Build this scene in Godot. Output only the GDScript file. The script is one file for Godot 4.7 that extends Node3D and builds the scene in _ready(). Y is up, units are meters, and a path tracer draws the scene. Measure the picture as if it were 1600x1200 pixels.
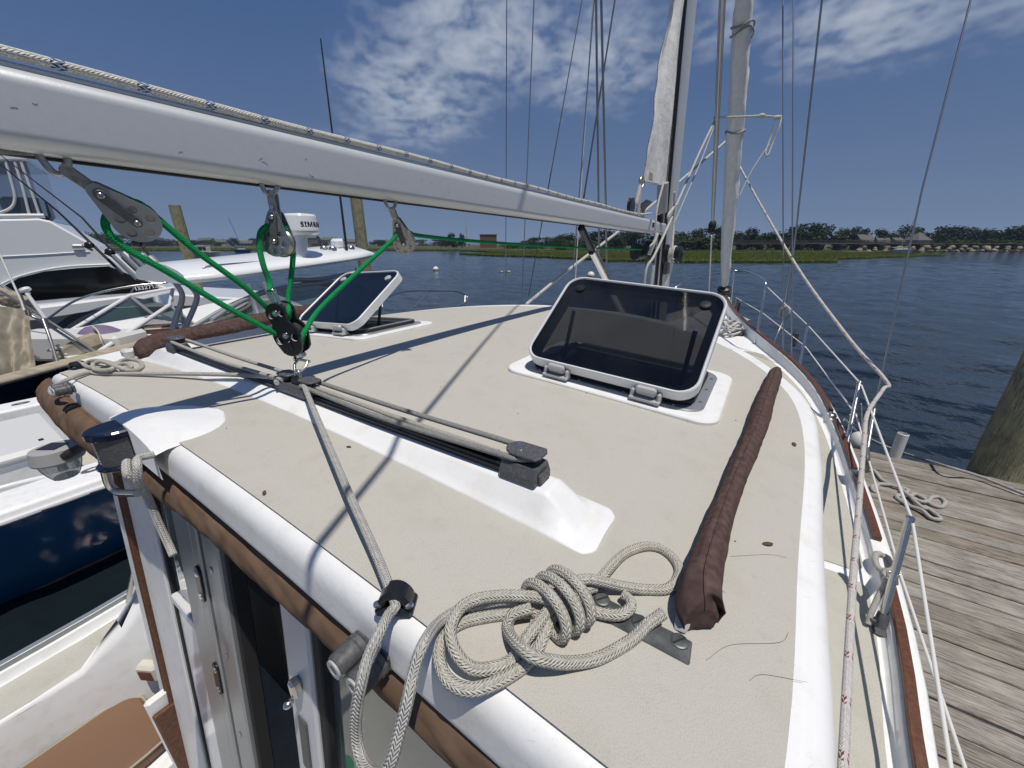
extends Node3D
# A sailing boat lying alongside a timber finger pier, seen forward over its coach roof; metres, y up, water at y = 0.
# Boat coordinates: x to starboard of the centre line, y up from the water, -z towards the bow.

const EYE := 2.7
const BOAT_TURN := -0.57596
var boat_frame: Transform3D
var M := {}
var taken := {}
var rng := RandomNumberGenerator.new()

# ---------------------------------------------------------------- mesh building
class MB:
	var v := PackedVector3Array()
	var n := PackedVector3Array()
	var uv := PackedVector2Array()
	var c := PackedColorArray()
	var idx := PackedInt32Array()
	var tint := Color.WHITE

	func add(p: Vector3, nn: Vector3, t: Vector2) -> int:
		v.append(p); n.append(nn); uv.append(t); c.append(tint)
		return v.size() - 1

	func tri(a: int, b: int, d: int) -> void:
		var g := (v[d] - v[a]).cross(v[b] - v[a])
		if g.dot(n[a] + n[b] + n[d]) >= 0.0:
			idx.append(a); idx.append(b); idx.append(d)
		else:
			idx.append(a); idx.append(d); idx.append(b)

	func face(pts: Array, nn := Vector3.ZERO) -> void:
		var q: Vector3 = nn
		if q == Vector3.ZERO:
			for i in range(1, pts.size() - 1):
				q += (pts[i] - pts[0]).cross(pts[i + 1] - pts[0])
			q = q.normalized()
		var ax := Vector3.UP.cross(q)
		ax = ax.normalized() if ax.length() > 0.05 else Vector3.RIGHT
		var ay := q.cross(ax)
		var k := []
		for p in pts:
			k.append(add(p, q, Vector2(p.dot(ax), p.dot(ay))))
		for i in range(1, pts.size() - 1):
			tri(k[0], k[i], k[i + 1])

	# rows of points -> smooth surface; cu closes each row, cv closes rows; outward: +1/-1/0 (0 = guess from the centre)
	func grid(rows: Array, cu := false, cv := false, out := 0.0, us := 1.0, vs := 1.0) -> void:
		var h: int = rows.size()
		var w: int = rows[0].size()
		var base := v.size()
		var nn := []
		var mid := Vector3.ZERO
		for j in h:
			for i in w:
				mid += rows[j][i]
		mid /= float(h * w)
		var vote := 0.0
		for j in h:
			for i in w:
				var a: Vector3 = rows[j][(i + 1) % w] if cu or i + 1 < w else rows[j][i]
				var b: Vector3 = rows[j][(i - 1 + w) % w] if cu or i > 0 else rows[j][i]
				var e: Vector3 = rows[(j + 1) % h][i] if cv or j + 1 < h else rows[j][i]
				var f: Vector3 = rows[(j - 1 + h) % h][i] if cv or j > 0 else rows[j][i]
				var q := (a - b).cross(e - f)
				if q.length() < 1e-12:
					q = rows[j][i] - mid
					q *= 1e-6
				vote += q.dot(rows[j][i] - mid)
				nn.append(q.normalized())
		var s := out
		if s == 0.0:
			s = 1.0 if vote >= 0.0 else -1.0
		var wu := w + (1 if cu else 0)
		var hv := h + (1 if cv else 0)
		for j in hv:
			for i in wu:
				add(rows[j % h][i % w], nn[(j % h) * w + i % w] * s, Vector2(us * i / maxf(1, wu - 1), vs * j / maxf(1, hv - 1)))
		for j in hv - 1:
			for i in wu - 1:
				var k := base + j * wu + i
				tri(k, k + 1, k + wu)
				tri(k + 1, k + wu + 1, k + wu)

	# tube along points; r a number or an array; uv in rope circumferences
	func tube(pts: Array, r, sides := 8, caps := true, closed := false, squash := 1.0, up := Vector3.ZERO) -> void:
		var m: int = pts.size()
		var t0: Vector3 = (pts[1] - pts[0]).normalized()
		var side := up if up != Vector3.ZERO else (Vector3.UP if absf(t0.y) < 0.9 else Vector3.RIGHT)
		var x := (side - t0 * side.dot(t0)).normalized()
		var base := v.size()
		var run := 0.0
		var total := m + (1 if closed else 0)
		for j in total:
			var p: Vector3 = pts[j % m]
			var nx: Vector3 = pts[(j + 1) % m] if closed or j + 1 < m else p
			var pv: Vector3 = pts[(j - 1 + m) % m] if closed or j > 0 else p
			var t := (nx - pv).normalized()
			x = (x - t * x.dot(t)).normalized()
			if up != Vector3.ZERO:
				x = (up - t * up.dot(t)).normalized()
			var y := t.cross(x)
			var rr: float = r[j % m] if r is Array or r is PackedFloat32Array else r
			if j > 0:
				run += (p - pts[(j - 1) % m]).length()
			for i in sides + 1:
				var a := TAU * i / sides
				var d := x * cos(a) + y * sin(a) * squash
				var q := (x * cos(a) * squash + y * sin(a)).normalized()
				add(p + d * rr, q, Vector2(float(i) / sides, run / (TAU * maxf(rr, 0.001))))
			if j > 0:
				for i in sides:
					var k := base + (j - 1) * (sides + 1) + i
					tri(k, k + 1, k + sides + 1)
					tri(k + 1, k + sides + 2, k + sides + 1)
		if caps and not closed:
			for e in 2:
				var row := base + (0 if e == 0 else (total - 1) * (sides + 1))
				var tt: Vector3 = (pts[0] - pts[1]).normalized() if e == 0 else (pts[m - 1] - pts[m - 2]).normalized()
				var cc := add(pts[0] if e == 0 else pts[m - 1], tt, Vector2(0.5, 0.5))
				var ring := []
				for i in sides + 1:
					ring.append(add(v[row + i], tt, Vector2(0.5, 0.5)))
				for i in sides:
					tri(cc, ring[i], ring[i + 1])

	# chamfered box
	func box(at: Vector3, size: Vector3, bev := 0.0, turn := Basis.IDENTITY) -> void:
		var hs := size * 0.5
		bev = minf(bev, minf(hs.x, minf(hs.y, hs.z)) * 0.9)
		var P := func(sg: Vector3, ax: int) -> Vector3:
			var q := Vector3(hs.x * sg.x, hs.y * sg.y, hs.z * sg.z)
			for k in 3:
				if k != ax:
					q[k] -= sg[k] * bev
			return at + turn * q
		for ax in 3:
			var b := (ax + 1) % 3
			var d := (ax + 2) % 3
			for s in [-1.0, 1.0]:
				var pts := []
				for e in [[-1, -1], [1, -1], [1, 1], [-1, 1]]:
					var sg := Vector3.ZERO
					sg[ax] = s; sg[b] = e[0]; sg[d] = e[1]
					pts.append(P.call(sg, ax))
				var nv := Vector3.ZERO
				nv[ax] = s
				face(pts, turn * nv)
			if bev > 0.0:
				for s1 in [-1.0, 1.0]:
					for s2 in [-1.0, 1.0]:
						var sa := Vector3.ZERO
						sa[ax] = s1; sa[b] = s2; sa[d] = -1.0
						var sb := sa
						sb[d] = 1.0
						var nv := Vector3.ZERO
						nv[ax] = s1; nv[b] = s2
						face([P.call(sa, ax), P.call(sb, ax), P.call(sb, b), P.call(sa, b)], turn * nv.normalized())
		if bev > 0.0:
			for sx in [-1.0, 1.0]:
				for sy in [-1.0, 1.0]:
					for sz in [-1.0, 1.0]:
						var sg := Vector3(sx, sy, sz)
						face([P.call(sg, 0), P.call(sg, 1), P.call(sg, 2)], turn * sg.normalized())

	# profile of Vector2(radius, height) turned about the local y axis
	func lathe(prof: Array, xf := Transform3D.IDENTITY, sides := 16, a0 := 0.0, a1 := TAU) -> void:
		for j in prof.size() - 1:
			var p: Vector2 = prof[j]
			var q: Vector2 = prof[j + 1]
			var d := q - p
			if d.length() < 1e-7:
				continue
			var nr := Vector2(d.y, -d.x).normalized()
			var base := v.size()
			for i in sides + 1:
				var a := lerpf(a0, a1, float(i) / sides)
				var dir := Vector3(cos(a), 0, sin(a))
				var nn := (xf.basis * (dir * nr.x + Vector3.UP * nr.y)).normalized()
				add(xf * (dir * p.x + Vector3.UP * p.y), nn, Vector2(float(i) / sides, p.y))
				add(xf * (dir * q.x + Vector3.UP * q.y), nn, Vector2(float(i) / sides, q.y))
			for i in sides:
				var k := base + i * 2
				if p.x > 1e-6:
					tri(k, k + 2, k + 1)
				if q.x > 1e-6:
					tri(k + 2, k + 3, k + 1)

	# polygon in the local xy plane, thickness along local z (centred), edges eased by bev
	func prism(poly: Array, depth: float, xf := Transform3D.IDENTITY, bev := 0.0, smooth := false) -> void:
		var m: int = poly.size()
		var area := 0.0
		for i in m:
			area += poly[i].cross(poly[(i + 1) % m])
		var inner := []
		var outn := []
		for i in m:
			var e1: Vector2 = (poly[i] - poly[(i - 1 + m) % m]).normalized()
			var e2: Vector2 = (poly[(i + 1) % m] - poly[i]).normalized()
			var o := (Vector2(e1.y, -e1.x) + Vector2(e2.y, -e2.x)).normalized() * (1.0 if area > 0 else -1.0)
			outn.append(o)
			inner.append(poly[i] - o * bev)
		var flat := PackedVector2Array(inner)
		var ids := Geometry2D.triangulate_polygon(flat)
		for s in [-1.0, 1.0]:
			var nn: Vector3 = (xf.basis * Vector3(0, 0, s)).normalized()
			var base := v.size()
			for p in inner:
				add(xf * Vector3(p.x, p.y, s * depth * 0.5), nn, p)
			for k in range(0, ids.size(), 3):
				tri(base + ids[k], base + ids[k + 1], base + ids[k + 2])
		for i in m:
			var j := (i + 1) % m
			var e: Vector2 = (poly[j] - poly[i]).normalized() * (1.0 if area > 0 else -1.0)
			var fn := Vector2(e.y, -e.x)
			var ni: Vector2 = outn[i] if smooth else fn
			var nj: Vector2 = outn[j] if smooth else fn
			var zz := depth * 0.5 - bev
			strip([xf * Vector3(poly[i].x, poly[i].y, -zz), xf * Vector3(poly[j].x, poly[j].y, -zz), xf * Vector3(poly[j].x, poly[j].y, zz), xf * Vector3(poly[i].x, poly[i].y, zz)],
				(xf.basis * Vector3(ni.x, ni.y, 0)).normalized(), (xf.basis * Vector3(nj.x, nj.y, 0)).normalized())
			if bev > 0.0:
				for s in [-1.0, 1.0]:
					strip([xf * Vector3(poly[i].x, poly[i].y, s * zz), xf * Vector3(poly[j].x, poly[j].y, s * zz), xf * Vector3(inner[j].x, inner[j].y, s * depth * 0.5), xf * Vector3(inner[i].x, inner[i].y, s * depth * 0.5)],
						(xf.basis * Vector3(ni.x, ni.y, s)).normalized(), (xf.basis * Vector3(nj.x, nj.y, s)).normalized())

	func strip(q: Array, na: Vector3, nb: Vector3) -> void:
		var a := add(q[0], na, Vector2(0, 0))
		var b := add(q[1], nb, Vector2(1, 0))
		var d := add(q[2], nb, Vector2(1, 1))
		var e := add(q[3], na, Vector2(0, 1))
		tri(a, b, d)
		tri(a, d, e)

	func ball(at: Vector3, rad: Vector3, rings := 8, sides := 12, turn := Basis.IDENTITY) -> void:
		var base := v.size()
		for j in rings + 1:
			var t := PI * j / rings
			for i in sides + 1:
				var a := TAU * i / sides
				var d := Vector3(sin(t) * cos(a), cos(t), sin(t) * sin(a))
				add(at + turn * (d * rad), (turn * (d / rad)).normalized(), Vector2(float(i) / sides, float(j) / rings))
		for j in rings:
			for i in sides:
				var k := base + j * (sides + 1) + i
				if j > 0:
					tri(k, k + 1, k + sides + 1)
				if j < rings - 1:
					tri(k + 1, k + sides + 2, k + sides + 1)

	func mesh() -> ArrayMesh:
		var am := ArrayMesh.new()
		var arr := []
		arr.resize(Mesh.ARRAY_MAX)
		arr[Mesh.ARRAY_VERTEX] = v
		arr[Mesh.ARRAY_NORMAL] = n
		arr[Mesh.ARRAY_TEX_UV] = uv
		arr[Mesh.ARRAY_COLOR] = c
		arr[Mesh.ARRAY_INDEX] = idx
		am.add_surface_from_arrays(Mesh.PRIMITIVE_TRIANGLES, arr)
		return am

# ---------------------------------------------------------------- nodes
func numbered(called: String) -> String:
	taken[called] = taken.get(called, -1) + 1
	return called if taken[called] == 0 else "%s_%03d" % [called, taken[called]]

func part(parent: Node3D, called: String, m: MB, material: Material, label := "") -> MeshInstance3D:
	var o := MeshInstance3D.new()
	o.name = called
	o.mesh = m.mesh()
	o.material_override = material
	if label:
		o.set_meta("label", label)
	parent.add_child(o, true)
	return o

func holder(parent: Node3D, called: String) -> Node3D:
	var o := Node3D.new()
	o.name = called
	parent.add_child(o, true)
	return o

func tag(o: Node3D, label: String, category: String, group := "", kind := "") -> void:
	o.set_meta("label", label)
	if category:
		o.set_meta("category", category)
	if group:
		o.set_meta("group", group)
	if kind:
		o.set_meta("kind", kind)

func thing(called: String, label: String, category: String, group := "", frame := Transform3D.IDENTITY) -> Node3D:
	var o := Node3D.new()
	o.name = numbered(called)
	o.transform = frame
	add_child(o)
	tag(o, label, category, group)
	return o

# a thing that is a single mesh; its origin goes to the middle of its base
func solo(called: String, m: MB, material: Material, label: String, category: String, group := "", frame := Transform3D.IDENTITY) -> MeshInstance3D:
	var box := AABB(m.v[0], Vector3.ZERO)
	for p in m.v:
		box = box.expand(p)
	var at := Vector3(box.get_center().x, box.position.y, box.get_center().z)
	for i in m.v.size():
		m.v[i] -= at
	var o := part(self, numbered(called), m, material)
	o.transform = frame * Transform3D(Basis.IDENTITY, at)
	tag(o, label, category, group)
	return o

# moves a thing's origin to the middle of its base without moving its parts
func settle(o: Node3D) -> void:
	var box := AABB()
	var first := true
	for k in o.find_children("*", "MeshInstance3D", true, false):
		var t: Transform3D = k.transform
		var up: Node = k.get_parent()
		while up != o:
			t = up.transform * t
			up = up.get_parent()
		var b: AABB = t * k.mesh.get_aabb()
		box = b if first else box.merge(b)
		first = false
	var at := Vector3(box.get_center().x, box.position.y, box.get_center().z)
	o.transform = o.transform * Transform3D(Basis.IDENTITY, at)
	for k in o.get_children():
		k.position -= at

# ---------------------------------------------------------------- materials and textures
func lin(r: float, g: float, b: float) -> Color:
	return Color(r, g, b).linear_to_srgb()

func mat(called: String, color: Color, rough := 0.6, metal := 0.0, spec := 0.5) -> StandardMaterial3D:
	var m := StandardMaterial3D.new()
	m.resource_name = called
	m.albedo_color = color
	m.roughness = rough
	m.metallic = metal
	m.metallic_specular = spec
	M[called] = m
	return m

func noise(freq: float, octaves := 4, seed_ := 1, type := FastNoiseLite.TYPE_SIMPLEX_SMOOTH) -> FastNoiseLite:
	var f := FastNoiseLite.new()
	f.noise_type = type
	f.frequency = freq
	f.fractal_octaves = octaves
	f.seed = seed_
	return f

func ramp(stops: Array) -> Gradient:
	var g := Gradient.new()
	var offs := PackedFloat32Array()
	var cols := PackedColorArray()
	for s in stops:
		offs.append(s[0]); cols.append(s[1])
	g.offsets = offs
	g.colors = cols
	return g

func ntex(f: FastNoiseLite, size: int, g: Gradient = null, bump := 0.0) -> NoiseTexture2D:
	var t := NoiseTexture2D.new()
	t.width = size
	t.height = size
	t.seamless = true
	t.noise = f
	if g:
		t.color_ramp = g
	if bump > 0.0:
		t.as_normal_map = true
		t.bump_strength = bump
	return t

func triplanar(m: StandardMaterial3D, scale: float, world := false) -> void:
	m.uv1_triplanar = true
	m.uv1_world_triplanar = world
	m.uv1_scale = Vector3.ONE * scale

func normal_tex(m: StandardMaterial3D, t: Texture2D, strength := 1.0) -> void:
	m.normal_enabled = true
	m.normal_texture = t
	m.normal_scale = strength

func picture(w: int, h: int, f: Callable) -> ImageTexture:
	var im := Image.create(w, h, false, Image.FORMAT_RGB8)
	for y in h:
		for x in w:
			im.set_pixel(x, y, f.call(x, y))
	return ImageTexture.create_from_image(im)

func grey(k: float) -> Color:
	return Color(k, k, k)

# smooth curve through points
func curve(pts: Array, per := 6, closed := false) -> Array:
	var out := []
	var m := pts.size()
	var spans := m if closed else m - 1
	for i in spans:
		var p0: Vector3 = pts[(i - 1 + m) % m] if closed or i > 0 else pts[0] * 2.0 - pts[1]
		var p1: Vector3 = pts[i]
		var p2: Vector3 = pts[(i + 1) % m]
		var p3: Vector3 = pts[(i + 2) % m] if closed or i + 2 < m else pts[m - 1] * 2.0 - pts[m - 2]
		for k in per:
			out.append(p1.cubic_interpolate(p2, p0, p3, float(k) / per))
	if not closed:
		out.append(pts[m - 1])
	return out

func line(a: Vector3, b: Vector3, n := 2, sag := 0.0) -> Array:
	var out := []
	for i in n:
		var t := float(i) / (n - 1)
		out.append(a.lerp(b, t) - Vector3.UP * sag * 4.0 * t * (1.0 - t))
	return out

func rope_shape(pts: Array, r: float, sides := 10, smooth := 6, closed := false) -> MB:
	var m := MB.new()
	m.tube(curve(pts, smooth, closed) if smooth > 0 else pts, r, sides, true, closed)
	return m

func wire(pts: Array, r: float, sides := 6) -> MB:
	var m := MB.new()
	m.tube(pts, r, sides)
	return m

# frame whose y axis runs along d
func along(at: Vector3, d: Vector3, side := Vector3.ZERO) -> Transform3D:
	var y := d.normalized()
	var s := side if side != Vector3.ZERO else (Vector3.RIGHT if absf(y.x) < 0.9 else Vector3.BACK)
	var x := (s - y * s.dot(y)).normalized()
	return Transform3D(Basis(x, y, x.cross(y)), at)

func roof_y(x: float, a: float) -> float:
	return 2.36 - 0.055 * x * x - 0.012 * pow(maxf(0.0, a - 1.0), 2.0)

func on_roof(x: float, a: float, lift := 0.0) -> Vector3:
	return Vector3(x, roof_y(x, a) + lift, -a)

func deck_y(a: float) -> float:
	var t := [[-4.0, 0.98], [0.0, 0.95], [0.6, 0.98], [1.3, 1.10], [2.0, 1.14], [4.0, 1.27], [6.0, 1.46], [8.5, 1.72]]
	for i in t.size() - 1:
		if a < t[i + 1][0] or i == t.size() - 2:
			return lerpf(t[i][1], t[i + 1][1], (a - t[i][0]) / (t[i + 1][0] - t[i][0]))
	return 1.0

func table(t: Array, a: float) -> float:
	if a <= t[0][0]:
		return t[0][1]
	for i in t.size() - 1:
		if a <= t[i + 1][0]:
			var k: float = (a - t[i][0]) / (t[i + 1][0] - t[i][0])
			var m0: float = (t[i + 1][1] - t[maxi(i - 1, 0)][1]) / maxf(0.01, t[i + 1][0] - t[maxi(i - 1, 0)][0])
			var m1: float = (t[mini(i + 2, t.size() - 1)][1] - t[i][1]) / maxf(0.01, t[mini(i + 2, t.size() - 1)][0] - t[i][0])
			var w: float = t[i + 1][0] - t[i][0]
			var k2 := k * k
			var k3 := k2 * k
			return (2 * k3 - 3 * k2 + 1) * t[i][1] + (k3 - 2 * k2 + k) * w * m0 + (-2 * k3 + 3 * k2) * t[i + 1][1] + (k3 - k2) * w * m1
	return t[t.size() - 1][1]

func _ready() -> void:
	rng.seed = 7
	boat_frame = Transform3D(Basis(Vector3.UP, BOAT_TURN), Vector3(-0.7548, 0.0, -0.4902))
	# camera: a phone's wide lens held at chest height behind the coach roof, tilted 20 degrees down
	var cam := Camera3D.new()
	cam.name = "camera"
	cam.fov = 90.0
	cam.near = 0.02
	cam.far = 3000.0
	cam.position = Vector3(0, EYE, 0)
	cam.rotation_degrees = Vector3(-20.1, 0, 0)
	add_child(cam)
	cam.current = true
	# high summer sun, a little behind the camera and to starboard
	var sun := DirectionalLight3D.new()
	sun.name = "sun"
	sun.light_energy = 1.06
	sun.light_color = Color(1.0, 0.972, 0.93)
	sun.light_angular_distance = 0.53
	sun.shadow_enabled = true
	sun.directional_shadow_max_distance = 300.0
	add_child(sun)
	sun.look_at_from_position(Vector3.ZERO, -Vector3(0.17, 1.0, 0.25), Vector3.FORWARD)
	var air := WorldEnvironment.new()
	air.name = "air"
	var e := Environment.new()
	e.background_mode = Environment.BG_SKY
	e.sky = Sky.new()
	e.sky.sky_material = sky_material()
	e.tonemap_mode = Environment.TONE_MAPPER_LINEAR
	e.tonemap_exposure = 1.1
	e.sdfgi_enabled = true
	e.ssao_enabled = true
	e.ssil_enabled = true
	e.fog_enabled = true
	e.fog_density = 0.00022
	e.fog_light_color = lin(0.2, 0.27, 0.36)
	air.environment = e
	add_child(air)
	build_materials()
	build_water()
	build_shore()
	build_dock()
	build_sailboat()
	build_cockpit()
	build_roof_gear()
	build_rig()
	build_foredeck()
	build_neighbours()
	build_details()
	for o in get_children():
		if o is Node3D and not o is MeshInstance3D and o.has_meta("category"):
			settle(o)

# ---------------------------------------------------------------- sky
func sky_material() -> PanoramaSkyMaterial:
	var w := 2048
	var h := 1024
	var im := Image.create(w, h, false, Image.FORMAT_RGB8)
	var puffs := noise(2.1, 6, 21)
	puffs.fractal_gain = 0.58
	var fields := noise(0.33, 3, 5)
	var streak := noise(0.9, 4, 9)
	# where the cloud banks stand: azimuth and elevation in degrees, widths, strength
	var banks := [[-12.0, 17.0, 10.0, 6.5, 0.95], [-4.0, 22.5, 13.0, 6.5, 1.0], [10.0, 20.0, 11.0, 6.0, 0.85], [-20.0, 11.5, 8.0, 2.2, 0.5], [37.0, 19.5, 11.0, 4.6, 0.92], [52.0, 21.0, 13.0, 6.5, 0.95], [2.0, 32.0, 26.0, 8.0, 0.8], [23.0, 22.0, 8.0, 4.5, 0.6]]
	for y in h:
		var el := PI * (0.5 - (y + 0.5) / h)
		if el < -0.03:
			im.fill_rect(Rect2i(0, y, w, h - y), Color(0.20, 0.26, 0.33))
			break
		for x in w:
			var az := wrapf((x + 0.5) / w * TAU, -PI, PI)  # the picture's left edge lies to -z
			var d := Vector3(sin(az) * cos(el), maxf(sin(el), 0.0), -cos(az) * cos(el))
			var t := pow(1.0 - d.y, 3.0)
			var c := Vector3(0.028, 0.080, 0.222).lerp(Vector3(0.155, 0.214, 0.322), t)
			var q := d / (d.y + 0.12)
			var p := Vector2(q.x, q.z)
			var eld := rad_to_deg(el)
			var azd := rad_to_deg(az)
			var m := 0.0
			for b in banks:
				var dx: float = (azd - b[0]) / b[2]
				var dy: float = (eld - b[1]) / b[3]
				m = maxf(m, b[4] * exp(-(dx * dx + dy * dy)))
			var ahead := smoothstep(70.0, 95.0, absf(azd)) + smoothstep(38.0, 50.0, eld)
			m = maxf(m, minf(1.0, ahead) * (0.34 + 0.5 * fields.get_noise_2d(p.x * 3.0, p.y * 3.0)))
			var wx := streak.get_noise_2d(p.x * 1.3 + 3.0, p.y * 1.3) * 0.22
			var wy := streak.get_noise_2d(p.x * 1.3 - 9.0, p.y * 1.3 + 4.0) * 0.22
			var k := puffs.get_noise_2d((p.x + wx) * 1.5, (p.y + wy) * 1.5) + 0.45 * puffs.get_noise_2d(p.x * 5.2 + 11.0, p.y * 5.2)
			m = m * m * (1.6 - 0.6 * m)
			var cov := clampf(m * (0.66 + 1.15 * k) - 0.10, 0.0, 1.0) * smoothstep(0.05, 0.15, d.y)
			cov = (1.0 - exp(-1.35 * cov)) * 0.9 + 0.10 * clampf(m, 0.0, 1.0)
			c = c.lerp(Vector3(0.46, 0.50, 0.57), minf(cov, 0.85))
			im.set_pixel(x, y, lin(c.x, c.y, c.z))
	var s := PanoramaSkyMaterial.new()
	s.panorama = ImageTexture.create_from_image(im)
	s.energy_multiplier = 1.0
	return s

# ---------------------------------------------------------------- materials
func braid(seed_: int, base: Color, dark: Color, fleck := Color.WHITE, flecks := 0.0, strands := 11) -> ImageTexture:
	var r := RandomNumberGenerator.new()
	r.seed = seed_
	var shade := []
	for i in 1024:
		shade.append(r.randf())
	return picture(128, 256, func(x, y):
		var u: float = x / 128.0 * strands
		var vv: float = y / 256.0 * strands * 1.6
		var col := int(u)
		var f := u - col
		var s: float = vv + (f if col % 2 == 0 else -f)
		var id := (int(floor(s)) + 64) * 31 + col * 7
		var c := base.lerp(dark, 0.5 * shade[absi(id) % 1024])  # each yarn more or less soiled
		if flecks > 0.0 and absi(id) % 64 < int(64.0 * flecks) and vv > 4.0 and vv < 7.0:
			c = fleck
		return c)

func braid_height(strands := 11) -> ImageTexture:
	return picture(128, 256, func(x, y):
		var u: float = x / 128.0 * strands
		var vv: float = y / 256.0 * strands * 1.6
		var col := int(u)
		var f := u - col
		var s: float = vv + (f if col % 2 == 0 else -f)
		var g: float = s - floor(s)
		return grey(sqrt(clampf(minf(g, 1.0 - g) * 2.0, 0.0, 1.0)) * (0.55 + 0.45 * sin(PI * f))))

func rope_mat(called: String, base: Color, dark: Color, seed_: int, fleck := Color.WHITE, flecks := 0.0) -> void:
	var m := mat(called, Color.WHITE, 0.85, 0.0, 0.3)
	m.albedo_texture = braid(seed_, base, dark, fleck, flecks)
	m.heightmap_enabled = true
	m.heightmap_texture = M_rope_height
	m.heightmap_scale = 0.22
	m.uv1_scale = Vector3(1, 0.5, 1)

var M_rope_height: Texture2D

func build_materials() -> void:
	M_rope_height = braid_height()
	var fine := ntex(noise(0.22, 3, 3), 512, null, 2.2)
	var soft := ntex(noise(0.012, 4, 8), 512, null, 3.0)
	# moulded white gelcoat, slightly chalky
	var m := mat("gelcoat", Color.WHITE, 0.5)
	m.albedo_texture = chalky(31)
	normal_tex(m, ntex(noise(0.09, 2, 12), 512, null, 0.6), 0.35)
	triplanar(m, 2.0)
	m = mat("gelcoat_gloss", lin(0.76, 0.78, 0.79), 0.16)
	m = mat("gelcoat_grey", lin(0.42, 0.44, 0.46), 0.3)
	# moulded non-skid paint: sand-coloured, fine grit, faint stains
	m = mat("nonskid", Color.WHITE, 0.82, 0.0, 0.3)
	m.albedo_texture = deck_paint(11, Vector3(0.475, 0.460, 0.412), Vector3(0.425, 0.40, 0.34))
	normal_tex(m, ntex(noise(0.5, 1, 3), 512, null, 2.0), 0.45)
	triplanar(m, 2.0)
	m = mat("nonskid_side", Color.WHITE, 0.82, 0.0, 0.3)
	m.albedo_texture = deck_paint(17, Vector3(0.475, 0.465, 0.41), Vector3(0.40, 0.385, 0.32))
	normal_tex(m, fine, 0.7)
	triplanar(m, 1.1)
	# teak, varnished and plain
	m = mat("teak", Color.WHITE, 0.42)
	m.albedo_texture = ntex(noise(0.03, 5, 44), 512, ramp([[0.0, lin(0.075, 0.026, 0.012)], [0.5, lin(0.115, 0.045, 0.022)], [1.0, lin(0.16, 0.072, 0.038)]]))
	triplanar(m, 3.0)
	# satin anodised aluminium
	m = mat("anodised", Color.WHITE, 0.38, 0.3)
	m.albedo_texture = ntex(noise(0.05, 5, 19), 512, ramp([[0.0, lin(0.57, 0.59, 0.60)], [0.25, lin(0.60, 0.62, 0.63)], [1.0, lin(0.62, 0.64, 0.65)]]))
	normal_tex(m, ntex(noise(0.35, 2, 4), 512, null, 1.0), 0.12)
	triplanar(m, 2.2)
	m = mat("frame_alloy", lin(0.36, 0.38, 0.39), 0.38, 0.5)
	m = mat("painted_alloy", lin(0.66, 0.67, 0.68), 0.36)
	m = mat("stainless", lin(0.62, 0.61, 0.58), 0.24, 1.0)
	m = mat("stainless_dull", Color.WHITE, 0.34, 0.9)
	m.albedo_texture = ntex(noise(0.03, 4, 77), 256, ramp([[0.0, lin(0.26, 0.24, 0.21)], [0.5, lin(0.46, 0.45, 0.42)], [1.0, lin(0.56, 0.55, 0.53)]]))
	triplanar(m, 9.0)
	m = mat("galvanised", Color.WHITE, 0.5, 0.6)
	m.albedo_texture = ntex(noise(0.02, 5, 71), 256, ramp([[0.0, lin(0.06, 0.07, 0.07)], [0.5, lin(0.13, 0.14, 0.14)], [1.0, lin(0.24, 0.25, 0.25)]]))
	triplanar(m, 7.0)
	m = mat("wire", lin(0.34, 0.34, 0.35), 0.35, 0.85)
	m = mat("wire_dark", lin(0.06, 0.065, 0.08), 0.5, 0.4)
	m = mat("coated_wire", lin(0.66, 0.66, 0.64), 0.5)
	m = mat("black_plastic", lin(0.012, 0.013, 0.016), 0.32)
	m = mat("black_matt", lin(0.014, 0.014, 0.015), 0.7)
	m = mat("rubber", lin(0.02, 0.02, 0.021), 0.8)
	m = mat("grey_casting", Color.WHITE, 0.5, 0.15)
	m.albedo_texture = ntex(noise(0.05, 4, 23), 256, ramp([[0.0, lin(0.06, 0.062, 0.066)], [0.5, lin(0.095, 0.098, 0.103)], [1.0, lin(0.15, 0.152, 0.158)]]))
	triplanar(m, 12.0)
	m = mat("grey_plastic", lin(0.42, 0.43, 0.44), 0.45)
	m = mat("track_black", lin(0.016, 0.017, 0.02), 0.34, 0.3)
	# rope
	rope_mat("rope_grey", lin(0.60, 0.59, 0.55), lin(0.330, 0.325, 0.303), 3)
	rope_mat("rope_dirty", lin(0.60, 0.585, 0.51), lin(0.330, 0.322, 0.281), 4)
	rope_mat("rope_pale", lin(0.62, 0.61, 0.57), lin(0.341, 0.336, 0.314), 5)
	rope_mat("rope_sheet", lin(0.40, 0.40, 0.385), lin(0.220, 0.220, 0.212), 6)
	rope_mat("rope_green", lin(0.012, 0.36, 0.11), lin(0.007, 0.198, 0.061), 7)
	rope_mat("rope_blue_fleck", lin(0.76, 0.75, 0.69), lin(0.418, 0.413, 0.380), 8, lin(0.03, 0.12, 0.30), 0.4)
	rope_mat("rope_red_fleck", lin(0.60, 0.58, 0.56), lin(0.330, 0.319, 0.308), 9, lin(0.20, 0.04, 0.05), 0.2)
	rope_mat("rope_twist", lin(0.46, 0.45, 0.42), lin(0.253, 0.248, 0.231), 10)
	# cloth
	m = mat("canvas_plum", Color.WHITE, 0.93, 0.0, 0.2)
	m.albedo_texture = ntex(noise(0.02, 6, 51), 512, ramp([[0.0, lin(0.055, 0.036, 0.033)], [0.5, lin(0.098, 0.064, 0.057)], [1.0, lin(0.14, 0.098, 0.088)]]))
	normal_tex(m, soft, 0.7)
	triplanar(m, 6.0)
	m = mat("canvas_brown", Color.WHITE, 0.93, 0.0, 0.2)
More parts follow.
